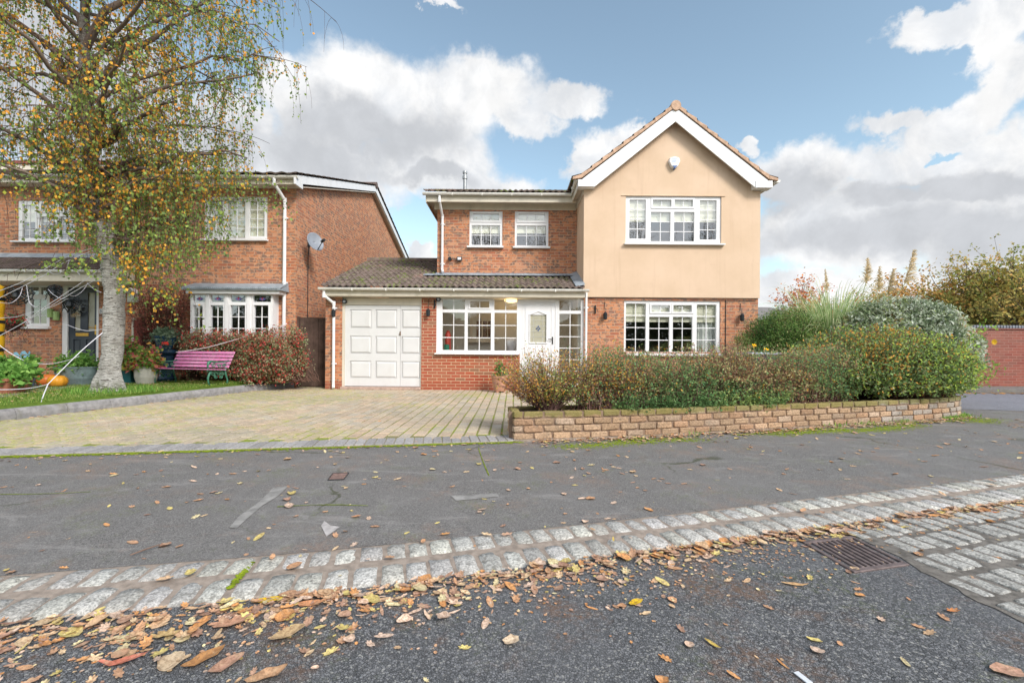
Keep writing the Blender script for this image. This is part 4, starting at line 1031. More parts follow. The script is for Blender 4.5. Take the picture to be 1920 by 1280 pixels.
mb = MB()
for i in range(4):
    a, b = q[i], q[(i + 1) % 4]; c_ = sum(q, Vector()) / 4; mb.hexa([a, b, b + (c_ - b) * .1, a + (c_ - a) * .1], [p + Vector((0, 0, .005)) for p in (a, b, b + (c_ - b) * .1, a + (c_ - a) * .1)])
mb.build('frame', M['dark'], cv)
0 and strip('pavement_moss', [KP.offs(KP.near(*gp(210, 1060)[:2]), .42), KP.offs(KP.near(*gp(300, 1052)[:2]), .43), KP.offs(KP.near(*gp(520, 1035)[:2]), .42)], .03, -.0035, M['moss'])

# granite setts of the kerb: two rows end on, with wide mortar
mb = MB(); b2 = MB(); n = len(ks)
s_a, s_b = KP.near(-12, -.7), KP.near(16, 7.6)
m = int((s_b - s_a) / .08); prev = None
for i in range(m + 1):                         # bed of mortar with a real kerb face
    s_ = s_a + (s_b - s_a) * i / m; q, t, nn = KP.at(s_)
    sec = [q + nn * .014 + Vector((0, 0, -.12)), q + nn * .014 + Vector((0, 0, -.018)), q + nn * .02 + Vector((0, 0, -.011 + random.uniform(-.002, .002))), q + nn * .2 + Vector((0, 0, -.009 + random.uniform(-.003, .003))), q + nn * .40 + Vector((0, 0, -.009)), q + nn * .41 + Vector((0, 0, -.05))]
    cur = [b2.av(p) for p in sec]
    if prev:
        for k in range(5): b2.face([prev[k], cur[k], cur[k + 1], prev[k + 1]])
    prev = cur
for row in (0, 1):
    s_ = s_a + row * .05
    while s_ < s_b:
        L = random.uniform(.092, .110); q, t, nn = KP.at(s_ + L / 2); o0 = .004 if row == 0 else .228; D = random.uniform(.162, .186) if row == 0 else random.uniform(.145, .168)
        g0 = random.uniform(.40, .60); mb.col = (g0, g0 * random.uniform(.95, .98), g0 * random.uniform(.86, .93))
        base = q + nn * o0 - t * L / 2 - Vector((0, 0, .09 if row == 0 else .04)); top = .089 + random.uniform(-.003, .004) if row == 0 else .039 + random.uniform(-.003, .004)
        # 4x4 topped block, irregular
        nxs = 4; grid = {}
        for a_ in range(nxs):
            for c_ in range(nxs):
                u_ = a_ / (nxs - 1); v_ = c_ / (nxs - 1); ed = (a_ in (0, nxs - 1)) + (c_ in (0, nxs - 1))
                ins = .007
                uu = min(max(u_ * L, ins * (ed > 0)), L - ins * (ed > 0)); vv = min(max(v_ * D, ins * (ed > 0)), D - ins * (ed > 0))
                p = base + t * (uu + random.uniform(-.005, .005)) + nn * (vv + random.uniform(-.006, .006) * (1 if c_ else .4)) + Vector((0, 0, top - .004 * ed * (ed > 0) + random.uniform(-.003, .003)))
                grid[a_, c_] = mb.av(p)
        for a_ in range(nxs - 1):
            for c_ in range(nxs - 1): mb.face([grid[a_, c_], grid[a_ + 1, c_], grid[a_ + 1, c_ + 1], grid[a_, c_ + 1]])
        ringt = [grid[a_, 0] for a_ in range(nxs)] + [grid[nxs - 1, c_] for c_ in range(1, nxs)] + [grid[a_, nxs - 1] for a_ in range(nxs - 2, -1, -1)] + [grid[0, c_] for c_ in range(nxs - 2, 0, -1)]
        uvs = [(a_ / 3, 0) for a_ in range(nxs)] + [(1, c_ / 3) for c_ in range(1, nxs)] + [(a_ / 3, 1) for a_ in range(nxs - 2, -1, -1)] + [(0, c_ / 3) for c_ in range(nxs - 2, 0, -1)]
        sh = [mb.av(base + t * (u_ * L) + nn * (v_ * D) + Vector((0, 0, top - .018 + random.uniform(-.003, .003)))) for u_, v_ in uvs]
        bt = [mb.av(base + t * (u_ * L) + nn * (v_ * D)) for u_, v_ in uvs]
        for k in range(len(uvs)):
            k2 = (k + 1) % len(uvs); mb.face([sh[k], sh[k2], ringt[k2], ringt[k]]); mb.face([bt[k], bt[k2], sh[k2], sh[k]])
        s_ += L + random.uniform(.008, .017)
kb = struct(mb.build('kerb', M['sett'], smooth=True)); 
k2 = struct(b2.build('kerb_bed', M['kmortar']))
# sett-paved crossing on the right
mb = MB(); GC = Vector((1.722, 2.290, .034)); r = 0
for r_ in range(24):
    off = -(.035 + .190 * r_); s_ = KP.near(1.2, 2.4) + random.uniform(0, .1)
    while True:
        L = random.uniform(.078, .094); q = KP.offs(s_ + L / 2, off - .085); t, nn = KP.at(s_)[1], KP.at(s_)[2]
        if q.x > 14: break
        lim = 1.92 if r_ > 0 else 1.87
        if q.x - L / 2 > lim and q.y > -2 + 0 * q.x:
            g0 = random.uniform(.36, .50); mb.col = (g0, g0 * .97, g0 * .91); D = random.uniform(.142, .166)
            if q.x < 6 and q.y > 0:
                mb.obox(q - t * L / 2 - nn * (D / 2 + random.uniform(-.012, .012)) + Vector((0, 0, RZ - .05)), t, nn, Vector((0, 0, 1)), L, D, .058 + random.uniform(-.003, .003), .006)
        s_ += L + random.uniform(.012, .026)
        if s_ > s_b: break
o = struct(mb.build('sett_paving', M['sett'], bevel=.012, seg=2))
mb = MB(); mb.poly([(1.905 + random.uniform(-.012, .022), y_ / 20, RZ + .003) for y_ in range(53, -20, -1)] + [(8, -3, RZ + .003), (8, 4.62, RZ + .003), (3.55, 3.14, RZ + .003)]); struct(mb.build('sett_bed', simple('sett_joint_dirt', (.155, .14, .125), .95, .35, 25, bump=.6)))
# drain grate
gr = thing('drain_grate', 'rusty cast iron slotted drain grate in the gutter beside the setts', 'drain grate', (GC.x, GC.y, RZ))
iron = simple('rusty_cast_iron', (.165, .125, .12), .6, .3, 22, .4, bump=.4, metal=.3)
u = Vector((math.cos(R(14)), math.sin(R(14)), 0)); v = Vector((-math.sin(R(5)), math.cos(R(5)), 0)); W = .335
def G(a, b, z): return GC + u * a + v * b + Vector((0, 0, z))
mb = MB()
def gbar(a0, a1, b0, b1, z0=-.075, z1=-.042): mb.hexa([G(a0, b0, z0), G(a1, b0, z0), G(a1, b1, z0), G(a0, b1, z0)], [G(a0, b0, z1), G(a1, b0, z1), G(a1, b1, z1), G(a0, b1, z1)])
h = W / 2; gbar(-h, h, -h, -h + .030); gbar(-h, h, h - .025, h); gbar(-h, -h + .02, -h + .0302, h - .0252); gbar(h - .02, h, -h + .0302, h - .0252)
mb.build('frame', iron, gr, bevel=.003); mb = MB(); n = 9
for k in range(1, n):
    a = -h + .02 + (W - .04) * k / n; gbar(a - .0095, a + .0095, -h + .029, h - .024)
mb.build('bars', iron, gr, bevel=.003)
mb = MB(); mb.poly([G(-h, -h, -.053), G(h, -h, -.053), G(h, h, -.053), G(-h, h, -.053)]); mb.build('pit', simple('drain_dark', (.012, .01, .009), 1, .1), gr)

# ---- driveway
E = [(-9, 3.35), (-7.2, 3.69), (-4.67, 4.13), (-2.3, 4.54), (.06, 4.96)]
LK = [(-7.15, 3.2), (-7.0, 4.4), (-6.75, 5.98), (-6.42, 7.55), (-6.12, 9.2), (-5.9, 10.3), (-5.55, 11.0), (-5.4, 11.3)]
drive = [(-7.12, 3.88), (-4.72, 4.44), (-2.37, 4.86), (-.02, 5.28), (.4, 5.24), (6.6, 6.9), (6.6, 11.9), (-5.5, 11.9)] + [(x + .03, y) for x, y in LK[::-1][1:6]]
sheet('driveway_bed', drive, -.0005, M['drivebed'])
def inpoly(x, y, P):
    c = False; j = len(P) - 1
    for i in range(len(P)):
        if (P[i][1] > y) != (P[j][1] > y) and x < (P[j][0] - P[i][0]) * (y - P[i][1]) / (P[j][1] - P[i][1]) + P[i][0]: c = not c
        j = i
    return c
dp_ = [(x, y) for x, y in drive]; mb = MB(); bw_, bl_ = .145, .27
for i in range(int(14 / bw_)):
    x0 = -7.5 + i * bw_; y0 = 3.3 - (bl_ / 2 if i % 2 else 0) + random.uniform(-.01, .01)
    while y0 < 12:
        x1, y1 = x0 + bw_ - random.uniform(.014, .024), y0 + bl_ - random.uniform(.020, .034); cx, cy = (x0 + x1) / 2, (y0 + y1) / 2
        if inpoly(cx, cy, dp_) and (x0 > .3 and cy > 5.9 or cx < .25 or cy > 6.6):
            k = mnoise.noise(Vector((cx * .55, cy * .5, 3))); base = random.choice([(.50, .37, .28), (.53, .39, .29), (.46, .37, .29), (.40, .37, .33), (.49, .42, .33), (.55, .38, .27)] if k > -.12 else [(.35, .31, .25), (.38, .33, .26), (.32, .30, .26), (.40, .32, .25)])
            g = random.uniform(.88, 1.07); mb.col = tuple((c * .45 + w_ * .55) * g for c, w_ in zip(base, (.47, .385, .285))); h = random.uniform(.001, .006); tl = [random.uniform(-.0015, .0015) for _ in range(4)]; e = .006
            O = [(x0, y0), (x1, y0), (x1, y1), (x0, y1)]; I = [(x0 + e, y0 + e), (x1 - e, y0 + e), (x1 - e, y1 - e), (x0 + e, y1 - e)]
            o_ = [mb.av((x, y, -.002)) for x, y in O]; i_ = [mb.av((x, y, .004 + h + tl[q])) for q, (x, y) in enumerate(I)]; mb.face(i_)
            for q in range(4): mb.face([o_[q], o_[(q + 1) % 4], i_[(q + 1) % 4], i_[q]])
        y0 += bl_
struct(mb.build('driveway', M['pblock']))
EP = Path(E, .1); mb = MB(); s_ = 0; sb = KP
while s_ < EP.L:
    L = .1; q, t, nn = EP.at(s_ + L / 2); g0 = random.uniform(.25, .35); mb.col = (g0 * 1.02, g0 * .97, g0 * .96)
    mb.obox(q - t * (L / 2 - .004) + nn * .012 - Vector((0, 0, .05)), t, nn, Vector((0, 0, 1)), L - .010, .31, .056 + random.uniform(-.002, .002), .002); s_ += L
struct(mb.build('driveway_edging', M['block'] and vcol('grey_block', .88, .5, 40, .3), bevel=.004))
mb = MB(); pr_ = None
for i in range(80):
    q, t, nn = EP.at(EP.L * i / 79); a = q - nn * .045; b = q + nn * .335; cur = (a, b)
    if pr_: mb.hexa([(pr_[0].x, pr_[0].y, -.06), (a.x, a.y, -.06), (b.x, b.y, -.06), (pr_[1].x, pr_[1].y, -.06)], [(pr_[0].x, pr_[0].y, -.002), (a.x, a.y, -.002), (b.x, b.y, -.0025), (pr_[1].x, pr_[1].y, -.0025)])
    pr_ = cur
struct(mb.build('edging_haunch', simple('haunch', (.30, .26, .20), .95, .25, 15, dirt=((.27, .32, .05), .9))))
strip('edge_moss', [EP.offs(0, -.03), EP.offs(EP.L * .3, -.03), EP.offs(EP.L * .6, -.035), EP.offs(EP.L, -.045)], .055, -.0015, M['moss'])
# lawn, path, lawn kerb
lawn = [(x - .06, y) for x, y in LK] + [(-5.6, Yn - .02), (-30, Yn - .02), (-30, 3.2)]
mb = MB(); n_ = 24; prev = None
for i in range(n_ + 1):
    q_, t_2, nn_ = Path(LK, .1).at(i / n_ * 1e9 if 0 else Path(LK, .1).L * i / n_); a_, b_2 = q_ + nn_ * .06, q_ + nn_ * .7; cur = [(a_.x, a_.y, .138), (b_2.x, min(b_2.y, Yn - .02), LZ), (-30, b_2.y, LZ)]
    if prev:
        for k in range(2): mb.poly([prev[k], cur[k], cur[k + 1], prev[k + 1]])
    prev = cur
struct(mb.build('lawn', M['grass']))
sheet('garden_path', [gp(0, 745, LZ + .004)[:2], gp(60, 736, LZ + .004)[:2], gp(235, 713, LZ)[:2], gp(285, 712, LZ)[:2], (-7.3, Yn - .3), (-30, Yn - .3), (-30, 8.2)], LZ + .004, simple('path_slabs', (.24, .22, .20), .9, .2, 5))
KL = Path(LK, .1); mb = MB(); s_ = 0
while s_ < KL.L - .02:                          # half round concrete edging units
    L = min(.60, KL.L - s_) - .006; N = 5; rows_ = []
    g0 = random.uniform(.8, 1.12); mb.col = (g0, g0, g0)
    for i in range(N + 1):
        q, t, nn = KL.at(s_ + L * i / N); prf = [(-.012, -.05), (-.008, .07), (.008, .115), (.035, .145), (.065, .15), (.10, .145), (.115, .12), (.12, -.05)]
        rows_.append([mb.av(q + nn * a + Vector((0, 0, b))) for a, b in prf])
    for i in range(N):
        for k in range(7): mb.face([rows_[i][k], rows_[i][k + 1], rows_[i + 1][k + 1], rows_[i + 1][k]])
    mb.face(rows_[0]); mb.face(rows_[-1][::-1]); s_ += L + .006
struct(mb.build('lawn_kerb', simple('kerb_unit', (.25, .24, .245), .9, .22, 12, bump=.5, attr=True, dirt=((.16, .15, .08), .5))))

# ---- raised bed with low walling
WP = Path([(.02, 4.99), (1.5, 5.29), (2.96, 5.72), (4.7, 6.25), (6.2, 6.75), (6.9, 7.05), (7.22, 7.35), (7.30, 7.8), (7.15, 8.6), (6.9, 10.2), (6.7, 12.5)], .05)
wall = MB(); core = MB(); CH = .0775
def course_wall(P, s0, s1, courses, side, mb, z0=0.0, thick=.10):
    for j in range(courses):
        s_ = s0 - (.115 if j % 2 else 0)
        while s_ < s1:
            L = random.uniform(.205, .228); a = max(s_, s0); b = min(s_ + L, s1); 
            if b - a > .03:
                q, t, nn = P.at((a + b) / 2); w = b - a - .010
                base = random.choice([(.46, .31, .20), (.48, .33, .22), (.43, .30, .20), (.44, .28, .18), (.46, .34, .25)])
                if P is WP and (a > 5.2 and random.random() < .5): base = (.38, .33, .29)
                g_ = random.uniform(.80, 1.1); mb.col = tuple(c * g_ for c in base)
                mb.obox(q - t * w / 2 + nn * (0 if side > 0 else -thick) + Vector((0, 0, z0 + j * CH + .005)), t, nn, Vector((0, 0, 1)), w, thick + random.uniform(-.006, .004), CH - .011, .007)
            s_ += L + .010
course_wall(WP, .0, WP.L, 4, 1, wall)
BP = Path([(-.03, 5.44), (1.4, 5.80), (2.9, 6.25), (4.2, 6.65)], .05); course_wall(BP, .0, BP.L, 4, 1, wall)
LP = Path([(.0, 5.12), (-.045, 5.43)], .02); course_wall(LP, .0, LP.L, 4, -1, wall)
gwl = thing('garden_wall', 'low buff walling-block wall with mossy top around the raised hedge bed', 'wall', (3.2, 6.0, 0))
wall.build('blocks', M['block'], gwl, bevel=.012, seg=2)
for P, s0 in ((WP, .02), (BP, .02)):
    prev = None; n = int(P.L / .12)
    for i in range(n + 1):
        q, t, nn = P.at(s0 + (P.L - 2 * s0) * i / n); sec = [q + nn * .014 + Vector((0, 0, -.05)), q + nn * .014 + Vector((0, 0, .300)), q + nn * .088 + Vector((0, 0, .300)), q + nn * .088 + Vector((0, 0, -.05))]
        cur = [core.av(p) for p in sec]
        if prev:
            for k in range(3): core.face([prev[k], cur[k], cur[k + 1], prev[k + 1]])
        prev = cur
core.box(-.03, .085, 5.09, 5.44, -.05, .29)
core.build('mortar', M['mortar'], gwl)
ft = MB(); prev = None
for i in range(60):
    q, t, nn = WP.at(7.9 * i / 59); a, b = q - nn * .06, q + nn * .02
    cur = (a, b)
    if prev: ft.hexa([(prev[0].x, prev[0].y, -.05), (a.x, a.y, -.05), (b.x, b.y, -.05), (prev[1].x, prev[1].y, -.05)], [(prev[0].x, prev[0].y, .002), (a.x, a.y, .002), (b.x, b.y, .008), (prev[1].x, prev[1].y, .008)])
    prev = cur
ft.build('footing', simple('footing', (.27, .22, .18), .95, .3, 18, bump=.6, dirt=((.14, .15, .05), .6)), gwl)
bed = [WP.offs(WP.L * i / 60, .09) for i in range(61)] + [Vector((4.2, 12.0, 0)), Vector((4.2, 6.68, 0))] + [BP.offs(BP.L * (1 - i / 10), .03) for i in range(11)]
mb = MB(); mb.poly([(p.x, p.y, .272) for p in bed]); struct(mb.build('flower_bed', M['soil']))

# ---- right: side road, far pavement, wine brick wall
sheet('side_road', [(7.45, 8.15), (7.15, 9.4), (7.3, 11.2), (60, 10.0), (60, 6.7), (10, 7.6)], -.004, M['side'])
mb = MB(); mb.hexa([(6.9, 11.25, -.05), (60, 10.2, -.05), (60, 12.4, -.05), (6.9, 13.4, -.05)], [(6.9, 11.25, .085), (60, 10.2, .085), (60, 12.4, .085), (6.9, 13.4, .085)]); struct(mb.build('far_pavement', M['pave']))
rw = thing('boundary_wall', 'tall wine red brick boundary wall with coping across the side road', 'wall', (20, 12.4, 0))
def slab(mb, xa, ya, xb, yb, w, z0, z1): mb.hexa([(xa, ya, z0), (xb, yb, z0), (xb, yb + w, z0), (xa, ya + w, z0)], [(xa, ya, z1), (xb, yb, z1), (xb, yb + w, z1), (xa, ya + w, z1)])
mb = MB(); slab(mb, 9.5, 12.45, 45, 11.8, .22, .0, 1.62); mb.build('brickwork', M['brick_far'], rw)
mb = MB(); slab(mb, 9.5, 12.42, 45, 11.77, .28, 1.621, 1.65); mb.build('tile_creasing', simple('creasing', (.22, .09, .07), .8), rw)
mb = MB()
for k in range(140): x = 9.52 + k * .08; y = 12.42 - .65 * (x - 9.5) / 35.5; mb.box(x, x + .068, y + .02, y + .24, 1.651, 1.735)
mb.build('coping', simple('blue_coping', (.20, .21, .24), .7, .25, 9), rw, bevel=.01)
# distant house
dh = thing('distant_house', 'far house with grey tiled roof showing above the green conifer', 'house', (16.5, 27, 0)); mb = MB(); P = [at(1395, 600, 27), at(1490, 566, 27), at(1560, 600, 27)]
x0, x1 = at(1390, 600, 27).x, at(1535, 600, 27).x; zr = at(1480, 567, 27).z; zee = at(1480, 600, 27).z
mb.box(x0, x1, 27, 34, -.1, zee); 
mb.build('wall', M['brick_far'], dh); mb = MB(); mb.hexa([(x0 - .3, 26.7, zee), (x1 + .3, 26.7, zee), (x1 + .3, 34.3, zee), (x0 - .3, 34.3, zee)], [(x0 - .3, 30, zr), (x1 - 1.2, 30, zr), (x1 - 1.2, 31, zr), (x0 - .3, 31, zr)]); mb.build('roof', simple('grey_roof', (.19, .175, .17), .9, .15, 3), dh)
mb = MB(); c_ = at(1449, 571, 27); mb.lathe([(.05, -.3), (.05, .2)], (c_.x, 29, c_.z), 8); mb.build('flue', M['white'], dh)
# box in the garden behind the hedge
a = at(1437, 663, 7.6); b = at(1498, 663, 7.6)
sbx = thing('storage_box', 'low lilac topped box just visible over the hedge by the conifer', 'storage box', ((a.x + b.x) / 2, 7.8, .27))
mb = MB(); mb.col = (.42, .42, .55); mb.box(a.x - .3, b.x, 7.6, 8.1, a.z - .02, a.z + .02); mb.build('lid', M['plain'], sbx, bevel=.01)
mb = MB(); mb.col = (.05, .05, .06); mb.box(a.x - .28, b.x + .02, 7.62, 8.08, .27, a.z - .021); mb.build('body', M['plain'], sbx, bevel=.01)
# ================================================================= FOLIAGE TOOLS
def unit(v): return v / np.maximum(1e-9, np.linalg.norm(v, axis=-1, keepdims=True))
def clump(P, s, seed=0):
    """smooth pseudo noise in 0..1 per point"""
    r = np.random.default_rng(seed); out = np.zeros(len(P))
    for k in range(5):
        d = unit(r.normal(size=3)); ph = r.uniform(0, 6.28); out += np.sin(P @ d * s * (1 + .45 * k) + ph)
    return .5 + out / 7
def leaves(name, P, size, pal, mat, parent=None, seed=1, flat=.0, dirs=None, asp=.55, var=.25, palw=None, fold=.12):
    """one four-sided folded leaf at every point"""
    r = np.random.default_rng(seed); n = len(P)
    d = unit(r.normal(size=(n, 3)) * (1, 1, 1 - flat)) if dirs is None else unit(dirs + r.normal(size=(n, 3)) * .45)
    nn = unit(r.normal(size=(n, 3)) + np.array([0, -.25, .6 + flat * 2]))
    s = unit(np.cross(d, nn)); nn = np.cross(s, d)
    L = (size * r.uniform(.65, 1.3, n))[:, None]; w = L * asp * .5
    V = np.empty((n, 4, 3)); V[:, 0] = P; V[:, 1] = P + d * L * .45 + s * w + nn * L * fold; V[:, 2] = P + d * L; V[:, 3] = P + d * L * .45 - s * w + nn * L * fold
    pal = np.array(pal); k = len(pal); c = clump(P, 3.5, seed); c2 = r.random(n)
    if palw is None:
        idx = np.clip(((c * .5 + c2 * .5) * k * 1.15 - .075 * k).astype(int), 0, k - 1)
    else: idx = r.choice(k, n, p=np.array(palw) / sum(palw)) if not callable(palw) else palw(P, r)
    col = pal[idx] * r.uniform(1 - var, 1 + var, (n, 1))
    cols = np.repeat(col[:, None, :], 4, 1).reshape(-1, 3)
    o = fast_mesh(name, V.reshape(-1, 3), np.arange(4 * n).reshape(n, 4), cols, mat, parent)
    if name in ('shoot', 'trails'): o['kind'] = 'stuff'
    return o
def twigs(name, paths, radii, col, mat, parent=None, n=3, var=.25, seed=3):
    """paths (m,k,3), radii (m,k)"""
    r = np.random.default_rng(seed); m, k, _ = paths.shape
    T = np.gradient(paths, axis=1); T = unit(T); ref = np.where(np.abs(T[..., 2:3]) > .9, np.array([[[1., 0, 0]]]), np.array([[[0, 0, 1.]]]))
    A = unit(np.cross(T, ref)); B = np.cross(T, A); V = np.empty((m, k, n, 3))
    for j in range(n):
        an = 2 * PI * j / n; V[:, :, j] = paths + (A * math.cos(an) + B * math.sin(an)) * radii[..., None]
    base = (np.arange(m)[:, None, None] * k * n + np.arange(k - 1)[None, :, None] * n); j = np.arange(n)[None, None, :]; j2 = (j + 1) % n
    Fa = np.stack([base + j, base + j2, base + n + j2, base + n + j], -1).reshape(-1, 4)
    col = np.array(col); cc = np.repeat((col[None] * r.uniform(1 - var, 1 + var, (m, 1)))[:, None], k * n, 1).reshape(-1, 3)
    o = fast_mesh(name, V.reshape(-1, 3), Fa, cc, mat, parent, smooth=True)
    if m > 1: o['kind'] = 'stuff'
    return o
def bez(a, b, c, k):
    t = np.linspace(0, 1, k)[None, :, None]; return a[:, None] * (1 - t) ** 2 + 2 * b[:, None] * t * (1 - t) + c[:, None] * t * t
def shrub(root, ends, bases, per, size, pal, stemcol, rad=.004, k=7, bow=.15, tmin=.35, spread=.035, seed=1, asp=.55, flat=0, palw=None, jit=.03, mat=None, leafname='leaves'):
    r = np.random.default_rng(seed); m = len(ends)
    mid = (bases + ends) / 2 + np.array([0, 0, 1.]) * np.linalg.norm(ends - bases, axis=1, keepdims=True) * -bow + r.normal(size=(m, 3)) * jit
    pth = bez(bases, mid, ends, k); pth[:, 1:-1] += r.normal(size=(m, k - 2, 3)) * jit * .35
    rr = np.linspace(1, .35, k)[None] * rad * r.uniform(.6, 1.4, (m, 1))
    twigs('stems', pth, rr, stemcol, M['stem'], root, seed=seed)
    t = tmin + (1 - tmin) * r.random((m, per)) ** .75; idx = t * (k - 1); i0 = np.minimum(idx.astype(int), k - 2); f = (idx - i0)[..., None]
    rows = np.arange(m)[:, None]; P = pth[rows, i0] * (1 - f) + pth[rows, i0 + 1] * f; P = P + r.normal(size=P.shape) * spread
    P = P.reshape(-1, 3)
    return leaves(leafname, P, size, pal, mat or M['leaf'], root, seed, flat, asp=asp, palw=palw)
def sph(r, m, zmin=-.2):
    v = unit(r.normal(size=(m * 3, 3))); v = v[v[:, 2] > zmin][:m]; return v

# ---- birch
tree = thing('birch_tree', 'weeping silver birch with white trunk and green and amber leaves on the lawn', 'tree', (-7.55, 8.1, LZ))
TY = 8.1
tp = [((206, 747), .285), ((204, 715), .245), ((208, 680), .225), ((212, 640), .225), ((214, 590), .225), ((215, 540), .225), ((210, 490), .23), ((203, 450), .23), ((188, 410), .19), ((178, 370), .17), ((170, 320), .16), ((165, 250), .15), ((160, 190), .14), ((158, 100), .12), ((160, 0), .10), ((165, -120), .07), ((168, -260), .03)]
pts = []; rad = []
for (p, r_) in tp: pts.append(at(p[0], p[1], TY)); rad.append(r_ * .69)
pts[0].z = LZ - .12
fine = []; fr_ = []
for i in range(len(pts) - 1):
    for k in range(5): fine.append(pts[i].lerp(pts[i + 1], k / 5)); fr_.append(rad[i] + (rad[i + 1] - rad[i]) * k / 5)
mb = MB(); mb.tube(fine, fr_, 28)
for i, v in enumerate(mb.v):
    n_ = mnoise.noise(Vector(v) * 4) * .022 + mnoise.noise(Vector(v) * 11) * .010
    ax = fine[min(i // 28, len(fine) - 1)]; d = Vector((v[0] - ax.x, v[1] - ax.y, 0)); fl = max(0, (LZ + .40 - v[2])) * .30
    if d.length > 1e-4:
        an = math.atan2(d.y, d.x); d.normalize(); q = Vector(v) + d * (n_ + fl * (.5 + .45 * math.sin(an * 5 + 1))); mb.v[i] = tuple(q)
trunk = mb.build('trunk', M['bark'], tree, smooth=True)
rb = np.random.default_rng(11); limbs = []; lr = []
def limb(a, b, r0, sag=.25, k=9):
    a = np.array(a); b = np.array(b); mid = (a + b) / 2 + np.array([0, 0, np.linalg.norm(b - a) * sag]); p = bez(a[None], mid[None], b[None], k)[0]
    p[1:-1] += rb.normal(size=(k - 2, 3)) * .04; limbs.append(p); lr.append(np.linspace(r0, r0 * .25, k))
for (pa, ya), (pb, yb), r0 in [(((212, 455), 8.1), ((262, 452), 7.9), .11), (((185, 395), 8.1), ((140, 378), 7.9), .055), (((180, 365), 8.0), ((184, 180), 7.7), .05), (((150, 175), 8.1), ((60, 60), 7.5), .07), (((158, 190), 8.1), ((100, 225), 7.4), .05),
    (((165, 240), 8.1), ((62, 250), 7.6), .05), (((165, 170), 8.1), ((375, 20), 8.6), .07), (((170, 300), 8.1), ((330, 190), 7.4), .06), (((175, 340), 8.1), ((400, 290), 8.4), .06), (((190, 400), 8.1), ((300, 330), 7.3), .05), (((160, 90), 8.1), ((330, -120), 8.0), .07), (((158, 60), 8.1), ((20, -100), 8.0), .06)]:
    limb(at(pa[0], pa[1], ya), at(pb[0], pb[1], yb), r0, .12)
topZ = pts[-1].z
zs_ = np.linspace(2.9, topZ - .3, 44)
for i, z in enumerate(zs_):
    az = i * 2.4 + rb.uniform(-.4, .4); f = (z - 2.9) / (topZ - 2.9); reach = (1.45 + 2.5 * min(1, f * 2.2)) * (1 - .65 * max(0, f - .55) / .45) * rb.uniform(.72, 1.05)
    c_ = min(fine, key=lambda q: abs(q.z - z)); d = np.array([math.cos(az), math.sin(az) * .85, 0])
    # the crown leans away from the road and towards the house on the right
    if d[0] > 0: reach *= 1.02
    b = np.array([c_.x, c_.y, z]) + d * reach + np.array([0, 0, reach * rb.uniform(.10, .55)])
    limb((c_.x, c_.y, z), b, .02 + .035 * (1 - f), .18)
# clean broken stubs
limbs_arr = np.array(limbs); lr_arr = np.array(lr)
twigs('limb', limbs_arr, lr_arr, (.16, .12, .10), M['stem'], tree, n=7, seed=5)
sub = []; 
for p, r_ in zip(limbs, lr):
    for _ in range(12):
        i = rb.uniform(1.6, 8); a = p[int(i)] * (1 - i % 1) + p[min(int(i) + 1, 8)] * (i % 1); L = rb.uniform(.35, 1.15)
        d = unit(rb.normal(size=3) * (1, 1, .5) + (p[-1] - p[0]) / np.linalg.norm(p[-1] - p[0]) * .8)
        sub.append(np.array([a + d * L * t + np.array([0, 0, -.22 * L * t * t]) for t in np.linspace(0, 1, 7)]))
sub = np.array([q for q in sub if not (q[-1, 0] < -7.7 and q[-1, 2] < 3.8 and rb.random() < .7)]); twigs('branchlet', sub, np.linspace(.010, .004, 7)[None] * np.ones((len(sub), 1)), (.13, .085, .07), M['stem'], tree, n=3, seed=6)
tw = []; LP_ = []
for p in sub:
    for _ in range(6):
        i = rb.uniform(.5, 6); a = p[int(i)] * (1 - i % 1) + p[min(int(i) + 1, 6)] * (i % 1); L = rb.uniform(.3, 1.15)
        h = unit(rb.normal(size=3) * (1, 1, 0)) * rb.uniform(.08, .4) * L; q = np.array([a + h * (1 - (1 - t) ** 2) + np.array([0, 0, -L * t ** 1.4]) for t in np.linspace(0, 1, 6)])
        if q[-1, 2] < 2.35 or (q[-1, 0] < -7.6 and q[-1, 2] < 3.9 and rb.random() < .85): continue
        tw.append(q); n_ = int(L / .042)
        for _ in range(n_):
            t = rb.random() * 5; LP_.append(q[int(t)] * (1 - t % 1) + q[int(t) + 1 if t < 5 else 5] * (t % 1) + rb.normal(size=3) * .022)
# low hanging sprays along the bottom of the crown
for (px, py, Y, L) in [(235, 520, 7.8, .9), (262, 535, 7.7, .5), (290, 530, 7.9, .6), (312, 560, 7.8, .55), (318, 590, 7.8, .75), (335, 500, 7.6, .5), (278, 560, 7.9, .45), (228, 500, 7.6, .6), (140, 500, 7.4, .3), (95, 505, 7.4, .25), (120, 500, 7.5, .3), (60, 515, 7.3, .2), (350, 470, 7.6, .5), (300, 500, 7.5, .7), (250, 500, 7.6, .6), (395, 455, 7.8, .3), (440, 350, 8, .5), (470, 365, 8, .4), (505, 380, 8, .45), (40, 350, 7.3, .4), (10, 330, 7.4, .3), (75, 360, 7.3, .5), (110, 440, 7.4, .35), (150, 470, 7.5, .4)]:
    a0 = np.array(at(px, py, Y)) + np.array([0, 0, L * .6])
    for _ in range(5):
        a = a0 + rb.normal(size=3) * (.16, .16, .05); h = rb.normal(size=3) * (.10, .10, 0); LL = L * rb.uniform(.6, 1.05)
        q = np.array([a + h * t + np.array([0, 0, -LL * t]) for t in np.linspace(0, 1, 6)]); tw.append(q)
        for _ in range(int(LL / .034)):
            t = rb.random() * 4.99; LP_.append(q[int(t)] * (1 - t % 1) + q[int(t) + 1] * (t % 1) + rb.normal(size=3) * .022)
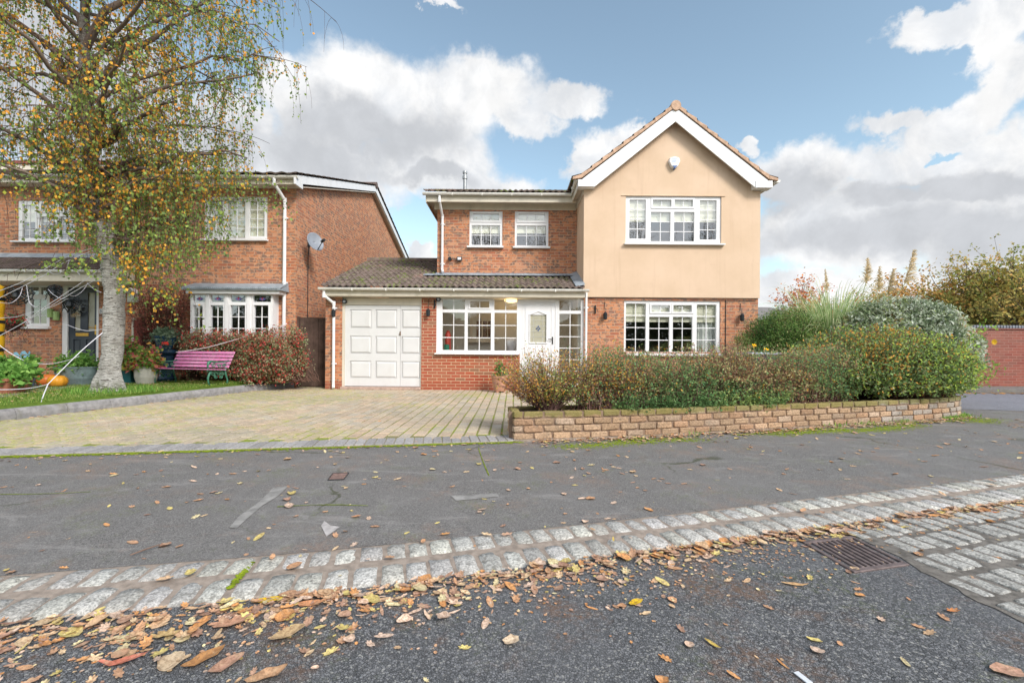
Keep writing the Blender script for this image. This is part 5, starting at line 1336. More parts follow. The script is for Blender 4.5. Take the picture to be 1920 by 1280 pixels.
# horizontal sprays reaching left and right
for (a, b, Y) in [((30, 440), (210, 455), 7.5), ((250, 500), (430, 478), 7.6), ((20, 520), (170, 498), 7.4), ((0, 330), (150, 330), 7.4), ((30, 300), (160, 320), 7.3), ((400, 380), (545, 395), 8.1), ((0, 270), (120, 290), 7.4), ((430, 340), (540, 350), 8.1), ((500, 380), (535, 425), 8.1)]:
    A_, B_ = np.array(at(*a, Y)), np.array(at(*b, Y))
    for _ in range(3):
        o = rb.normal(size=3) * .05; q = np.array([A_ + (B_ - A_) * t + o + np.array([0, 0, .12 * math.sin(t * 3.1)]) for t in np.linspace(0, 1, 6)]); tw.append(q)
        for _ in range(26):
            t = rb.random() * 4.99; LP_.append(q[int(t)] * (1 - t % 1) + q[int(t) + 1] * (t % 1) + rb.normal(size=3) * .045)
for _ in range(150):
    px, py = rb.uniform(225, 420), rb.uniform(380, 470); 
    if py > 520 - (px - 225) * .35: continue
    a = np.array(at(px, py, rb.uniform(7.3, 8.4))); h = rb.normal(size=3) * (.12, .12, 0); LL = rb.uniform(.4, .95) * (1 if px < 340 else .6)
    q = np.array([a + h * t + np.array([0, 0, -LL * t]) for t in np.linspace(0, 1, 6)]); tw.append(q)
    for _ in range(int(LL / .036)):
        t = rb.random() * 4.99; LP_.append(q[int(t)] * (1 - t % 1) + q[int(t) + 1] * (t % 1) + rb.normal(size=3) * .022)
tw = np.array(tw); twigs('twig', tw, np.linspace(.0035, .002, 6)[None] * np.ones((len(tw), 1)), (.10, .06, .05), M['stem'], tree, n=3, seed=7)
LP_ = np.array(LP_); rd_ = rb.random(len(LP_)); LP_ = LP_[~(((LP_[:, 0] < -7.7) & (LP_[:, 2] < 3.8) & (rd_ < .93)) | (rd_ < .10 * (LP_[:, 2] > 3.3)) | ((LP_[:, 0] > -6.7) & (LP_[:, 2] < 3.4) & (rd_ < .30)) | ((LP_[:, 0] > -4.45) & (rd_ < .35 + .9 * (LP_[:, 0] + 4.45))))]
bp = [(.10, .15, .05), (.15, .21, .06), (.20, .27, .06), (.32, .32, .05), (.55, .30, .04), (.58, .25, .04), (.38, .20, .05)]
def birchpick(P, r):
    c = clump(P, 2.6, 4); f = np.clip((P[:, 2] - 2.4) / 5.0, 0, 1); am = np.clip(.08 + .38 * (c > .5) + .22 * f - .20 * (P[:, 0] > -5.6) , .04, .8)
    a = r.random(len(P)) < am; return np.where(a, r.choice([3, 4, 4, 5, 6], len(P)), r.choice([0, 1, 1, 2], len(P)))
dirs = np.tile([0, 0, -1.], (len(LP_), 1))
leaves('crown', LP_, .051, bp, M['leaf'], tree, 8, dirs=dirs, asp=.85, palw=birchpick, var=.3)
print('birch leaves', len(LP_))

# ---- clipped hedge in the raised bed
HP = Path([(.42, 5.40), (1.5, 5.62), (2.9, 6.03), (4.0, 6.40), (4.9, 6.75)], .05)
hr = np.random.default_rng(21)
olive = [(.11, .18, .07), (.18, .27, .10), (.27, .31, .14), (.34, .19, .11), (.34, .29, .14), (.24, .12, .08), (.34, .20, .05)]
# separate shrub at the corner
sh = thing('barberry_bush', 'loose twiggy bush with amber tinted leaves at the left end of the raised bed', 'shrub', (.42, 5.36, .27))
m = 420; c0 = np.array([.43, 5.38, .27]); a_ = hr.uniform(0, 2 * PI, m); el = np.arccos(hr.uniform(.12, 1, m)); rr_ = hr.uniform(.55, 1.0, m)
ends = c0 + np.stack([np.cos(a_) * np.sin(el) * .70 - .05, np.sin(a_) * np.sin(el) * .38, np.cos(el) * .55 + .30], 1) * rr_[:, None]; ends[:, 2] = np.minimum(ends[:, 2], 1.06 + hr.normal(size=m) * .03)
bases = c0 + np.stack([np.cos(a_) * .09, np.sin(a_) * .07, np.zeros(m)], 1) * hr.random((m, 1)) ** .5
shrub(sh, ends, bases, 17, .027, [(.12, .18, .06), (.20, .26, .06), (.30, .32, .10), (.34, .18, .08), (.48, .25, .05), (.52, .30, .06), (.28, .12, .07)], (.22, .13, .115), .0038, tmin=.30, seed=22, bow=-.05, spread=.022)
hedge = thing('hedge', 'long clipped hedge of brown twigs and small green leaves in the raised bed', 'hedge', (2.6, 5.9, .27))
m = 2300; s_ = hr.uniform(.42, HP.L, m); E_, B_ = [], []
for v in s_:
    q, t, nn = HP.at(v); top = 1.055 + .035 * math.sin(v * 3.1) + .03 * math.sin(v * 7.7) + hr.normal() * .02; z = .34 + (top - .34) * hr.random() ** .6; w = .27 * (1 - .25 * (z > .9)); o = hr.uniform(-1, 1); o = np.sign(o) * abs(o) ** .55 * w
    al = hr.normal() * .14; E_.append(tuple(q + nn * o + t * al + Vector((0, 0, z)))); B_.append(tuple(q + nn * hr.normal() * .05 + t * (al * .3 + round(hr.normal() * 1.2) * .04) + Vector((0, 0, .27))))
E_, B_ = np.array(E_), np.array(B_)
def hpick(P, r):
    c = clump(P, 5, 9); z = P[:, 2]; g = (r.random(len(P)) < np.clip(.44 + (c - .5) * 1.2 + .4 * (z < .6), .1, .97)); am = (r.random(len(P)) < .16 * (P[:, 0] < 1.6) + .03)
    out = np.where(g, r.choice([0, 1, 1, 7], len(P)), r.choice([2, 3, 4, 4, 5], len(P))); return np.where(am, 6, out)
shrub(hedge, E_, B_, 18, .031, olive[:6] + [(.48, .26, .05), (.10, .22, .10)], (.21, .12, .10), .0036, tmin=.25, seed=23, palw=hpick, spread=.025, jit=.035, bow=-.04)
# low green suckers at the foot of the hedge
m = 130; E2, B2 = [], []
for _ in range(m):
    v = hr.uniform(.75, 3.3); q, t, nn = HP.at(v); o = -.18 + hr.normal() * .05; B2.append(tuple(q + nn * o + Vector((0, 0, .27)))); E2.append(tuple(q + nn * (o + hr.normal() * .05 - .05) + t * hr.normal() * .08 + Vector((0, 0, .27 + hr.uniform(.05, .22)))))
fp_ = thing('ground_cover', 'fresh green leafy suckers along the foot of the twiggy hedge', 'plant', (2, 5.6, .27)); fp_['kind'] = 'stuff'
shrub(fp_, np.array(E2), np.array(B2), 24, .036, [(.06, .12, .045), (.09, .17, .06), (.13, .21, .08), (.20, .26, .08)], (.10, .12, .05), .003, tmin=.2, seed=24, spread=.03)
# big rounded mass at the right
mound = thing('rounded_shrub', 'large rounded evergreen shrub bulging over the right end of the low wall', 'shrub', (6.0, 7.3, .27))
m = 2600; v = sph(hr, m, -.35); cc = np.array([5.75, 7.35, .72]); el3 = np.array([1.52, .95, .70]); bump_ = 1 + .13 * (clump(v * 3, 2.2, 5) - .5) + hr.normal(size=len(v)) * .035
rr_ = np.where(hr.random(len(v)) < .75, 1.0, hr.uniform(.6, 1, len(v))); ends = cc + v * el3 * (bump_ * rr_)[:, None]
ends[:, 2] -= .13 * np.clip((5.6 - ends[:, 0]), 0, 2) ** 1.1; ends[:, 2] = np.maximum(ends[:, 2], .33)
bases = np.stack([5.75 + (ends[:, 0] - 5.75) * .55, 7.35 + (ends[:, 1] - 7.35) * .35, np.full(len(v), .27)], 1) + hr.normal(size=(len(v), 3)) * (.08, .08, 0)
def mpick(P, r):
    c = clump(P, 4, 12); right = np.clip((P[:, 0] - 5.4) / 1.8, 0, 1); top = np.clip((P[:, 2] - .95) / .4, 0, 1); am = r.random(len(P)) < np.clip(.04 + .30 * (c > .58) * (1 - right), .02, .5)
    lime = r.random(len(P)) < .18 + .45 * right * (c > .4) + .2 * top * right
    return np.where(am, r.choice([5, 6, 6], len(P)), np.where(lime, r.choice([3, 4], len(P)), r.choice([0, 1, 2, 7], len(P))))
shrub(mound, ends, bases, 18, .042, [(.08, .13, .045), (.12, .20, .07), (.17, .26, .10), (.26, .36, .07), (.34, .42, .08), (.46, .27, .07), (.55, .27, .06), (.22, .25, .13)], (.12, .065, .05), .0048, tmin=.55, seed=25, palw=mpick, spread=.03, bow=.1, jit=.05)
# a few loose shoots at its right side
E3 = [at(px, py, 7.5) for px, py in ((1868, 612), (1850, 628), (1862, 690), (1878, 694), (1868, 706), (1845, 600), (1856, 720), (1872, 680))]; E3 = np.array([tuple(p) for p in E3]); B3 = np.tile([6.9, 7.5, .9], (len(E3), 1)) + hr.normal(size=(len(E3), 3)) * .08
shrub(mound, E3, B3, 36, .045, [(.09, .2, .04), (.18, .32, .05), (.25, .36, .06)], (.12, .14, .05), .005, tmin=.4, seed=26, spread=.03, leafname='shoot')
fl = at(1863, 641, 7.3); mb = MB(); mb.col = (.45, .27, .01)
for k in range(12):
    a = k * PI / 6; d = Vector((math.cos(a), -.25, math.sin(a))); s2 = Vector((-math.sin(a), 0, math.cos(a))) * .012; mb.poly([fl, fl + d * .03 + s2, fl + d * .055, fl + d * .03 - s2])
mb.build('flower', M['leaf'], mound)

# ---- dark conifer beside the gable
jun = thing('juniper_bush', 'spreading green conifer bush beside the right corner of the rendered gable', 'shrub', (6.3, 9.6, .27))
m = 900; v = sph(hr, m, -.1); cc = np.array([5.95, 9.7, .80]); lump = 1 + .35 * (clump(v * 2, 3.2, 15) - .5); ends = cc + v * np.array([1.05, .8, 1.12]) * lump[:, None]; ends[:, 2] -= .45 * np.clip((ends[:, 0] - 5.9) / 1.0, 0, 1.3)
bases = cc * (1, 1, .5) + (ends - cc) * .25 + hr.normal(size=(len(v), 3)) * .05
shrub(jun, ends, bases, 80, .038, [(.025, .06, .02), (.045, .10, .03), (.085, .16, .04), (.14, .22, .055), (.34, .32, .15)], (.10, .07, .04), .008, tmin=.55, seed=31, asp=.42, spread=.055, bow=.1)
for i, (px, py, l) in enumerate(((1414, 648, 'small yellow flower at the left foot of the green conifer bush'), (1437, 655, 'small yellow flower near the lilac topped box'))):
    c_ = at(px, py, 8.3); pf = thing('yellow_flower', l, 'flower', (c_.x, c_.y, .3), 'yellow flowers by the conifer'); mb = MB(); mb.col = (.85, .58, .01)
    for k in range(14):
        a = random.uniform(0, 6.28); e = random.uniform(-.3, .9); d = Vector((math.cos(a) * math.cos(e), math.sin(a) * math.cos(e), math.sin(e))); s2 = d.orthogonal().normalized() * .02; mb.poly([c_, c_ + d * .02 + s2 * .7, c_ + d * .045, c_ + d * .035 - s2])
    mb.build('petals', M['leaf'], pf); mb = MB(); mb.col = (.1, .2, .05); mb.tube([c_, (c_.x + .02, c_.y, .27)], .006, 5); mb.build('stem', M['stem'], pf)
# ---- grey green oleaster
ole = thing('oleaster_bush', 'big domed bush of silvery grey green leaves behind the rounded shrub', 'shrub', (7.1, 8.9, .1))
m = 1500; v = sph(hr, m, -.1); cc = np.array([7.75, 9.1, .85]); ends = cc + v * np.array([1.40, .9, 1.20]) * (1 + .15 * (clump(v * 3, 2.4, 17) - .5))[:, None]; bases = cc + (ends - cc) * .3
shrub(ole, ends, bases, 20, .075, [(.08, .12, .06), (.15, .19, .11), (.28, .32, .23), (.42, .45, .38), (.20, .24, .10), (.34, .24, .12)], (.13, .09, .07), .006, tmin=.6, seed=33, asp=.42, spread=.05, bow=0)
# ---- pampas grass
pam = thing('pampas_grass', 'tall pampas grass with arching blades and tan feathery plumes', 'grass clump', (6.9, 9.6, .1))
pm = 2400; c0 = np.array([6.85, 9.75, .25]); a_ = hr.uniform(0, 2 * PI, pm); L = hr.uniform(1.5, 2.55, pm); out = hr.uniform(.12, .62, pm) * L; dz = L * hr.uniform(.62, 1., pm)
q0 = c0 + np.stack([np.cos(a_), np.sin(a_), 0 * a_], 1) * .18; q1 = c0 + np.stack([np.cos(a_) * out * .35, np.sin(a_) * out * .35, dz], 1); q2 = c0 + np.stack([np.cos(a_) * out, np.sin(a_) * out, dz * hr.uniform(.55, 1.0, pm)], 1)
pth = bez(q0, q1, q2, 9); T = unit(np.gradient(pth, axis=1)); S = unit(np.cross(T, np.array([0, 0, 1.]) + hr.normal(size=(pm, 1, 3)) * .4)); W_ = np.array([.7, 1, 1, 1, .9, .75, .55, .3, .05])[None, :, None] * .0075
V = np.stack([pth - S * W_, pth + S * W_], 2).reshape(-1, 3); b = np.arange(pm)[:, None] * 18 + np.arange(8)[None] * 2; Fa = np.stack([b, b + 1, b + 3, b + 2], -1).reshape(-1, 4)
pal = np.array([(.22, .30, .13), (.30, .38, .18), (.40, .46, .26), (.52, .52, .34), (.16, .24, .09)]); cc_ = pal[hr.integers(0, 5, pm)]; fast_mesh('blades', V, Fa, np.repeat(cc_, 18, 0), M['leaf'], pam)
for i, (tx_, ty_, bx_, by_, Y, w, lean) in enumerate([(1547, 505, 1550, 545, 9.7, .085, 0), (1626, 485, 1624, 530, 9.5, .17, .02), (1649, 500, 1646, 545, 9.6, .15, .03), (1674, 505, 1665, 548, 9.7, .15, .08), (1712, 470, 1698, 530, 9.4, .19, .12), (1497, 545, 1510, 590, 9.9, .10, -.05)]):
    T0, B0 = at(tx_, ty_, Y), at(bx_, by_, Y); mb = MB(); mb.col = (.32, .36, .17); mb.tube([(6.85 + (B0.x - 6.85) * .3, 9.7, .8), B0], [.010, .007], 6)
    n_ = 300; r_ = hr.random(n_) ** 1.0; ax = np.array(B0) + (np.array(T0) - np.array(B0)) * r_[:, None]; pl = mb.build('plume_stalk', M['stem'], pam)
    dd = unit(hr.normal(size=(n_, 3)) * (.7, .6, .3) + np.array([.25 + lean * 5, 0, 1.0])); Lp = w * (1.1 - r_ * .85) * hr.uniform(.6, 1.2, n_)
    pth = bez(ax, ax + dd * (Lp * .6)[:, None], ax + dd * Lp[:, None] + np.stack([0 * Lp + lean * .3, 0 * Lp, -Lp * .35], 1), 5)
    twigs('plume', pth, np.array([.002, .0035, .004, .0035, .002])[None] * np.ones((n_, 1)), (.60, .52, .37), M['leaf'], pl, n=3, seed=40 + i)
# ---- small orange tree
def simple_tree(name, label, base, height, crown, pal, size, nleaf, seed, group=None, trunk_r=.12, trunk_col=(.10, .075, .06), clusters=60, asp=.7, crad=.5, bare=False, palw=None):
    r = np.random.default_rng(seed); t = thing(name, label, 'tree', base, group); base = np.array(base)
    top = base + np.array([r.normal() * .2, r.normal() * .2, height * .55]); tp_ = bez(base[None], ((base + top) / 2 + r.normal(size=3) * .1)[None], top[None], 7)
    twigs('trunk', tp_, np.linspace(trunk_r, trunk_r * .55, 7)[None], trunk_col, M['stem'], t, n=8, seed=seed)
    cc = base + np.array([0, 0, height - crown[2]]); v = sph(r, clusters, -.75); rad_ = r.uniform(.45, 1.0, len(v)) ** .6; ends = cc + v * np.array(crown) * rad_[:, None]
    st = base + (top - base) * r.uniform(.45, 1., (len(v), 1)); pth = bez(st, (st + ends) / 2 + np.array([0, 0, -.06 * height]) * r.random((len(v), 1)), ends, 7)
    pth[:, 1:-1] += r.normal(size=(len(v), 5, 3)) * .03 * height * .2
    twigs('limb', pth, np.linspace(trunk_r * .4, trunk_r * .06, 7)[None] * np.ones((len(v), 1)), trunk_col, M['stem'], t, n=5, seed=seed + 1)
    # fine twigs
    k = 9; tt = r.integers(2, 7, (len(v), k)); a = pth[np.arange(len(v))[:, None], tt].reshape(-1, 3); e = a + r.normal(size=a.shape) * crad * .75 + np.array([0, 0, crad * .25])
    tw_ = bez(a, (a + e) / 2 + r.normal(size=a.shape) * .05, e, 5); twigs('twig', tw_, np.linspace(trunk_r * .08, trunk_r * .03, 5)[None] * np.ones((len(a), 1)), trunk_col, M['stem'], t, n=3, seed=seed + 2)
    if nleaf:
        per = nleaf // len(e); f = r.random((len(e), per, 1)); P = tw_[np.arange(len(e))[:, None], r.integers(1, 5, (len(e), per))] + r.normal(size=(len(e), per, 3)) * crad * .22
        leaves('crown', P.reshape(-1, 3), size, pal, M['leaf'], t, seed, asp=asp, palw=palw, flat=.2)
    return t
aut = [(.18, .19, .06), (.26, .23, .07), (.34, .26, .08), (.42, .26, .08), (.46, .23, .07), (.32, .18, .06)]
simple_tree('orange_tree', 'small tree with sparse orange leaves in front of the far grey roof', (at(1505, 600, 15).x, 15, 0), 3.4, (.75, .75, .95), [(.45, .14, .05), (.52, .20, .06), (.38, .10, .05)], .075, 2600, 51, clusters=30, crad=.28, trunk_r=.06)
for i, (px, Y, hpx, w, nl_, l, pal) in enumerate([
    (1895, 27, 455, 3.9, 18000, 'tallest olive green autumn tree above the right end of the wine red wall', [(.15, .18, .05), (.21, .22, .06), (.28, .24, .07), (.36, .25, .07)]),
    (1810, 29, 482, 3.8, 16000, 'amber and olive tree with a thin ragged top behind the boundary wall', aut[:5]),
    (1735, 31, 512, 3.9, 15000, 'rusty orange rounded tree left of the amber and olive tree', aut[2:]),
    (1645, 34, 540, 4.0, 13000, 'low ochre tree seen behind the pampas plumes', aut[1:5]),
    (1560, 36, 566, 3.2, 9000, 'low orange brown tree behind the pampas blades and far roof', aut[2:]),
    (1960, 24, 500, 3.0, 9000, 'golden green tree cut by the right edge of the photo', aut[:4])]):
    c_ = at(px, 600, Y); zt = at(px, hpx, Y).z
    simple_tree('autumn_tree', l, (c_.x, Y, 0), zt, (w, w * .8, (zt - .2) * .55), pal, .17, nl_, 60 + i, 'autumn trees beyond the red wall', trunk_r=.17, clusters=90, crad=.62)
# trees across the road behind the viewpoint (seen mirrored in the window panes)
tr = []
for i, (x, y, h) in enumerate([(-13, -13, 11.5), (-7, -15, 13), (-2, -14, 12.5), (3.5, -16, 14), (9, -14, 12), (15, -15, 12)]):
    t = simple_tree('roadside_tree', ['far left', 'second', 'third', 'fourth', 'fifth', 'sixth'][i] + ' half bare roadside tree mirrored in the house windows', (x, y, -.1), h, (2.6, 2.4, h * .40), [(.08, .09, .03), (.14, .13, .04), (.26, .17, .05)], .12, 5200, 80 + i, 'roadside trees mirrored in the windows', trunk_r=.19, clusters=110, crad=.8, asp=.6)
hb = thing('roadside_hedge', 'dark hedge across the road mirrored in the ground floor windows', 'hedge', (0, -11, 0)); P = hr.uniform(size=(95000, 3)) * (50, 2.6, 4.9) + (-25, -12.4, 0); P[:, 2] *= .8 + .25 * np.sin(P[:, 0] * 1.3) * np.sin(P[:, 0] * .57); leaves('leaves', P, .25, [(.03, .05, .018), (.05, .085, .03), (.09, .12, .04)], M['leaf'], hb, 99)

# ---- neighbour's front garden shrubs
cot = thing('cotoneaster_bush', 'wide red berried cotoneaster bush between the pink bench and brown gate', 'shrub', (-6.2, 10.6, LZ))
def boxbush(root, x0, x1, y0, y1, topf, m, per, size, pal, stem, seed, asp=.5, z0=LZ, palw=None, **kw):
    r = np.random.default_rng(seed); x = r.uniform(x0, x1, m); y = y0 + (y1 - y0) * r.random(m) ** 1.2; top = np.array([topf(v) for v in x]); z = z0 + (top - z0) * r.random(m) ** .55
    ed = np.minimum(x - x0, x1 - x) / .35; z = z0 + (z - z0) * np.clip(.8 + ed, 0, 1); ends = np.stack([x, y - .12 * (1 - (z - z0) / 1.2), z], 1) + r.normal(size=(m, 3)) * .03
    bases = np.stack([x + r.normal(size=m) * .18, np.full(m, (y0 + y1) / 2 + .1), np.full(m, z0)], 1); shrub(root, ends, bases, per, size, pal, stem, .005, tmin=.45, seed=seed, asp=asp, palw=palw, spread=.04, bow=-.12, jit=.05, **kw)
xa, xb = at(325, 650, 10.5).x, at(560, 650, 10.5).x
def ctop(x):
    f = (x - xa) / (xb - xa); return 1.38 + .12 * f + .05 * math.sin(f * 9)
boxbush(cot, xa, xb, 10.62, 11.0, ctop, 900, 20, .055, CP := [(.12, .17, .07), (.19, .23, .11), (.29, .29, .18), (.40, .06, .055), (.50, .09, .07), (.24, .11, .08), (.36, .29, .19)], (.16, .09, .07), 101, palw=[5, 5, 4, 4, 3.5, 3, 3])
xr = at(445, 650, 10.1).x
boxbush(cot, xr, at(538, 690, 10.5).x, 10.25, 10.95, lambda x: 1.26 + .08 * math.sin(x * 5), 1200, 20, .055, CP, (.16, .09, .07), 102, palw=[5, 5, 4, 4, 3.5, 3, 3])
clm = thing('climbing_shrub', 'dark red leaved climber on the brick wall left of the bow window', 'shrub', (-7.9, 11.0, LZ))
xa2, xb2 = at(252, 600, 11.0).x, at(352, 600, 11.0).x
m = 420; r_ = hr; x = hr.uniform(xa2, xb2, m); zc = hr.uniform(1.1, 2.55, m); ends = np.stack([x + hr.normal(size=m) * .1, hr.uniform(10.75, 11.2, m), zc], 1); keep = (np.abs(x - (xa2 + xb2) / 2) / .75) ** 2 + ((zc - 1.85) / .85) ** 2 < 1.25; ends = ends[keep]
bases = np.tile([(xa2 + xb2) / 2 - .05, 11.05, LZ + .3], (len(ends), 1)) + hr.normal(size=(len(ends), 3)) * .05
shrub(clm, ends, bases, 17, .05, [(.12, .045, .035), (.19, .06, .045), (.26, .08, .06), (.14, .10, .05), (.33, .15, .08)], (.09, .05, .04), .006, tmin=.5, seed=103, spread=.06)

# ---- pots and plants
def leafy(root, c, rx, ry, h, n, size, pal, seed, stem=(.08, .13, .05), asp=.55, palw=None, name='foliage'):
    r = np.random.default_rng(seed); v = sph(r, n, -.05); ends = np.array(c) + v * np.array([rx, ry, h]) * r.uniform(.75, 1.05, (len(v), 1)); bases = np.tile(c, (len(v), 1)) + r.normal(size=(len(v), 3)) * (rx * .25, ry * .25, 0)
    shrub(root, ends, bases, 9, size, pal, stem, .003, tmin=.5, seed=seed, asp=asp, palw=palw, spread=size * .6, jit=.02, leafname=name)
green = [(.06, .14, .035), (.09, .20, .04), (.14, .27, .06), (.20, .32, .08)]
# blue grey trough
Y = 9.6; q = rect(105, 179, 687, 724, Y); cx_ = (q[0] + q[1]) / 2; t = thing('planter_tub', 'wide blue grey oval tub of leafy plants before the dark front door', 'planter', (cx_, Y, LZ))
rx = (q[1] - q[0]) / 2; h_ = q[3] - LZ; mb = MB(); mb.lathe([(rx * .80, 0), (rx * .93, h_ * .35), (rx * .96, h_ * .9), (rx, h_ * .93), (rx, h_), (rx * .9, h_), (rx * .88, h_ * .85)], (cx_, Y, LZ), 40, sy=.6); mb.build('tub', simple('glazed_blue_grey', (.15, .20, .205), .4, .2, 9, .4, dirt=((.25, .27, .24), .5)), t, smooth=False, bevel=.0)
leafy(t, (cx_, Y, LZ + h_ * .9), rx * .95, .3, .38, 110, .085, green, 111)
# pumpkins
pk = {}
for i, (x0, x1, y0, y1, Y, l, col) in enumerate([(72, 104, 702, 724, 9.25, 'deep orange pumpkin lying behind the yellower one', (.55, .15, .03)), (93, 123, 707, 728, 9.05, 'yellow orange pumpkin in front beside the blue grey tub', (.62, .27, .02))]):
    q = rect(x0, x1, y0, y1, Y); cx_ = (q[0] + q[1]) / 2; rx = (q[1] - q[0]) / 2; hh = (q[3] - q[2]); t = thing('pumpkin', l, 'pumpkin', (cx_, Y, LZ), 'pumpkins on the path'); n_ = 12
    prf = [(.02, hh * .06), (rx * .5, 0), (rx * .85, hh * .12), (rx, hh * .42), (rx * .93, hh * .72), (rx * .6, hh * .95), (rx * .3, hh * .98), (.02, hh * .88)]
    mb = MB(); mb.lathe(prf, (cx_, Y, LZ), 60, rib=lambda a: .955 + .05 * abs(math.sin(a * 5.5))); mb.build('shell', simple('pumpkin_skin', col, .45, .12, 12, .4), t, smooth=True)
    mb = MB(); mb.col = (.22, .25, .08); mb.tube([(cx_, Y, LZ + hh * .88), (cx_ + .01, Y, LZ + hh * 1.05), (cx_ + .04, Y - .02, LZ + hh * 1.16)], [.028, .017, .02], 8); mb.build('stalk', M['rough'], t)
# terracotta trough and brown pot on the left
ter = simple('terracotta', (.34, .135, .085), .75, .15, 9, .2, dirt=((.45, .30, .22), .4))
Y = 7.7; q = rect(-30, 36, 708, 741, Y); t = thing('terracotta_trough', 'terracotta trough with leafy green plant at the left edge', 'planter', ((q[0] + q[1]) / 2, Y, LZ)); mb = MB()
x0, x1, zt = q[0], q[1], q[3]
mb.hexa([(x0 + .05, Y - .14, LZ), (x1 - .06, Y - .14, LZ), (x1 - .06, Y + .14, LZ), (x0 + .05, Y + .14, LZ)], [(x0, Y - .18, zt - .04), (x1, Y - .18, zt - .04), (x1, Y + .18, zt - .04), (x0, Y + .18, zt - .04)])
mb.holed(x0 - .015, x1 + .015, zt - .045, zt, [], Y - .20, Y - .17); mb.holed(x0 - .015, x1 + .015, zt - .045, zt, [], Y + .17, Y + .20); mb.box(x1 - .01, x1 + .015, Y - .169, Y + .169, zt - .045, zt); mb.build('trough', ter, t, bevel=.005)
leafy(t, ((x0 + x1) / 2 + .1, Y, zt - .03), .36, .2, .22, 90, .09, green[1:], 112, asp=.8)
Y = 8.25; q = rect(28, 58, 703, 739, Y); cx_ = (q[0] + q[1]) / 2; rx = (q[1] - q[0]) / 2; t = thing('plant_pot', 'round brown plant pot tucked behind the terracotta trough', 'plant pot', (cx_, Y, LZ)); h_ = q[3] - LZ
mb = MB(); mb.lathe([(rx * .68, 0), (rx * .95, h_ * .85), (rx * 1.03, h_ * .86), (rx * 1.03, h_), (rx * .9, h_), (rx * .86, h_ * .85)], (cx_, Y, LZ), 28); mb.build('pot', simple('brown_glaze', (.17, .075, .045), .5, .25, 12), t)
leafy(t, (cx_, Y, LZ + h_ * .88), .17, .17, .28, 40, .09, green, 113, asp=.8)
Y = 9.0; q = rect(44, 60, 680, 705, Y); t = thing('blue_pot', 'small blue glazed pot with leaves behind the brown pot', 'plant pot', ((q[0] + q[1]) / 2, Y, LZ)); cx_ = (q[0] + q[1]) / 2
mb = MB(); mb.lathe([(.09, 0), (.13, .2), (.12, .35), (.14, q[3] - LZ), (.11, q[3] - LZ)], (cx_, Y, LZ), 20); mb.build('pot', simple('blue_glaze', (.06, .10, .15), .25, .2, 9, .5), t); leafy(t, (cx_, Y, q[3]), .16, .14, .12, 30, .08, green, 114)
# dark leafy pot far left
Y = 8.6; c_ = at(8, 690, Y); t = thing('leafy_pot', 'dense dark green potted plant at the extreme left under the yellow inflatable', 'potted plant', (c_.x, Y, LZ)); mb = MB(); mb.lathe([(.16, 0), (.22, .32), (.24, .32), (.24, .36), (.2, .36)], (c_.x, Y, LZ), 20); mb.build('pot', simple('dark_pot', (.06, .065, .08), .5), t); leafy(t, (c_.x, Y, LZ + .34), .3, .25, .30, 110, .07, green[:3], 115)
# butterflies
for i, (px, py, l) in enumerate(((38, 667, 'blue metal butterfly ornament on a stake, left of its pair'), (53, 665, 'blue metal butterfly ornament on a stake nearer the brick wall'))):
    c_ = at(px, py, 8.9); t = thing('butterfly_ornament', l, 'ornament', (c_.x, 8.9, LZ), 'butterfly stakes in the pots'); mb = MB(); mb.col = (.16, .32, .42)
    for s_ in (-1, 1):
        for (dx, dz) in ((.085, .06), (.06, -.045)):
            P = [(0, 0), (dx * .5, dz * 1.3), (dx, dz * 1.1), (dx * .9, dz * .3)]; mb.hexa([(c_.x + s_ * x, c_.y - .01 - x * .4, c_.z + z) for x, z in P], [(c_.x + s_ * x, c_.y - .005 - x * .4, c_.z + z) for x, z in P])
    mb.build('wings', M['plain'], t); mb = MB(); mb.col = (.1, .1, .1); mb.tube([(c_.x, c_.y, LZ + .1), c_], .004, 5); mb.build('stake', M['plain'], t)
# hydrangea pots right of the trunk
Y = 10.0; q = rect(232, 254, 686, 709, Y); q2 = rect(256, 292, 687, 712, Y - .1)
t = thing('teal_pot', 'square teal pot with pink hydrangea beside the birch trunk', 'plant pot', ((q[0] + q[1]) / 2, Y, LZ)); mb = MB(); mb.box(q[0], q[1], Y - .13, Y + .13, LZ, q[3] - .03); mb.box(q[0] - .012, q[1] + .012, Y - .142, Y + .142, q[3] - .03, q[3]); mb.build('pot', simple('teal_glaze', (.02, .12, .14), .4, .15, 9, .4), t, bevel=.008)
hp = [(.10, .19, .04), (.17, .27, .06), (.30, .30, .07), (.40, .06, .11), (.42, .13, .10), (.50, .25, .06)]
leafy(t, ((q[0] + q[1]) / 2 + .02, Y, q[3]), .30, .28, .62, 150, .075, hp, 116, asp=.8, palw=[4, 4, 2, 3, 2, 1])
cx_ = (q2[0] + q2[1]) / 2; rx = (q2[1] - q2[0]) / 2; t = thing('white_pot', 'round off white pot with yellow green hydrangea left of the blue urns', 'plant pot', (cx_, Y - .1, LZ)); h_ = q2[3] - LZ
mb = MB(); mb.lathe([(rx * .8, 0), (rx * .98, h_ * .4), (rx, h_ * .93), (rx * 1.04, h_ * .94), (rx * 1.04, h_), (rx * .9, h_), (rx * .88, h_ * .9)], (cx_, Y - .1, LZ), 28); mb.build('pot', simple('offwhite_pot', (.50, .47, .42), .6, .1, 9), t)
leafy(t, (cx_ - .02, Y - .1, q2[3]), .36, .3, .42, 150, .08, hp, 117, asp=.8, palw=[4, 5, 4, 2, 3, 3])
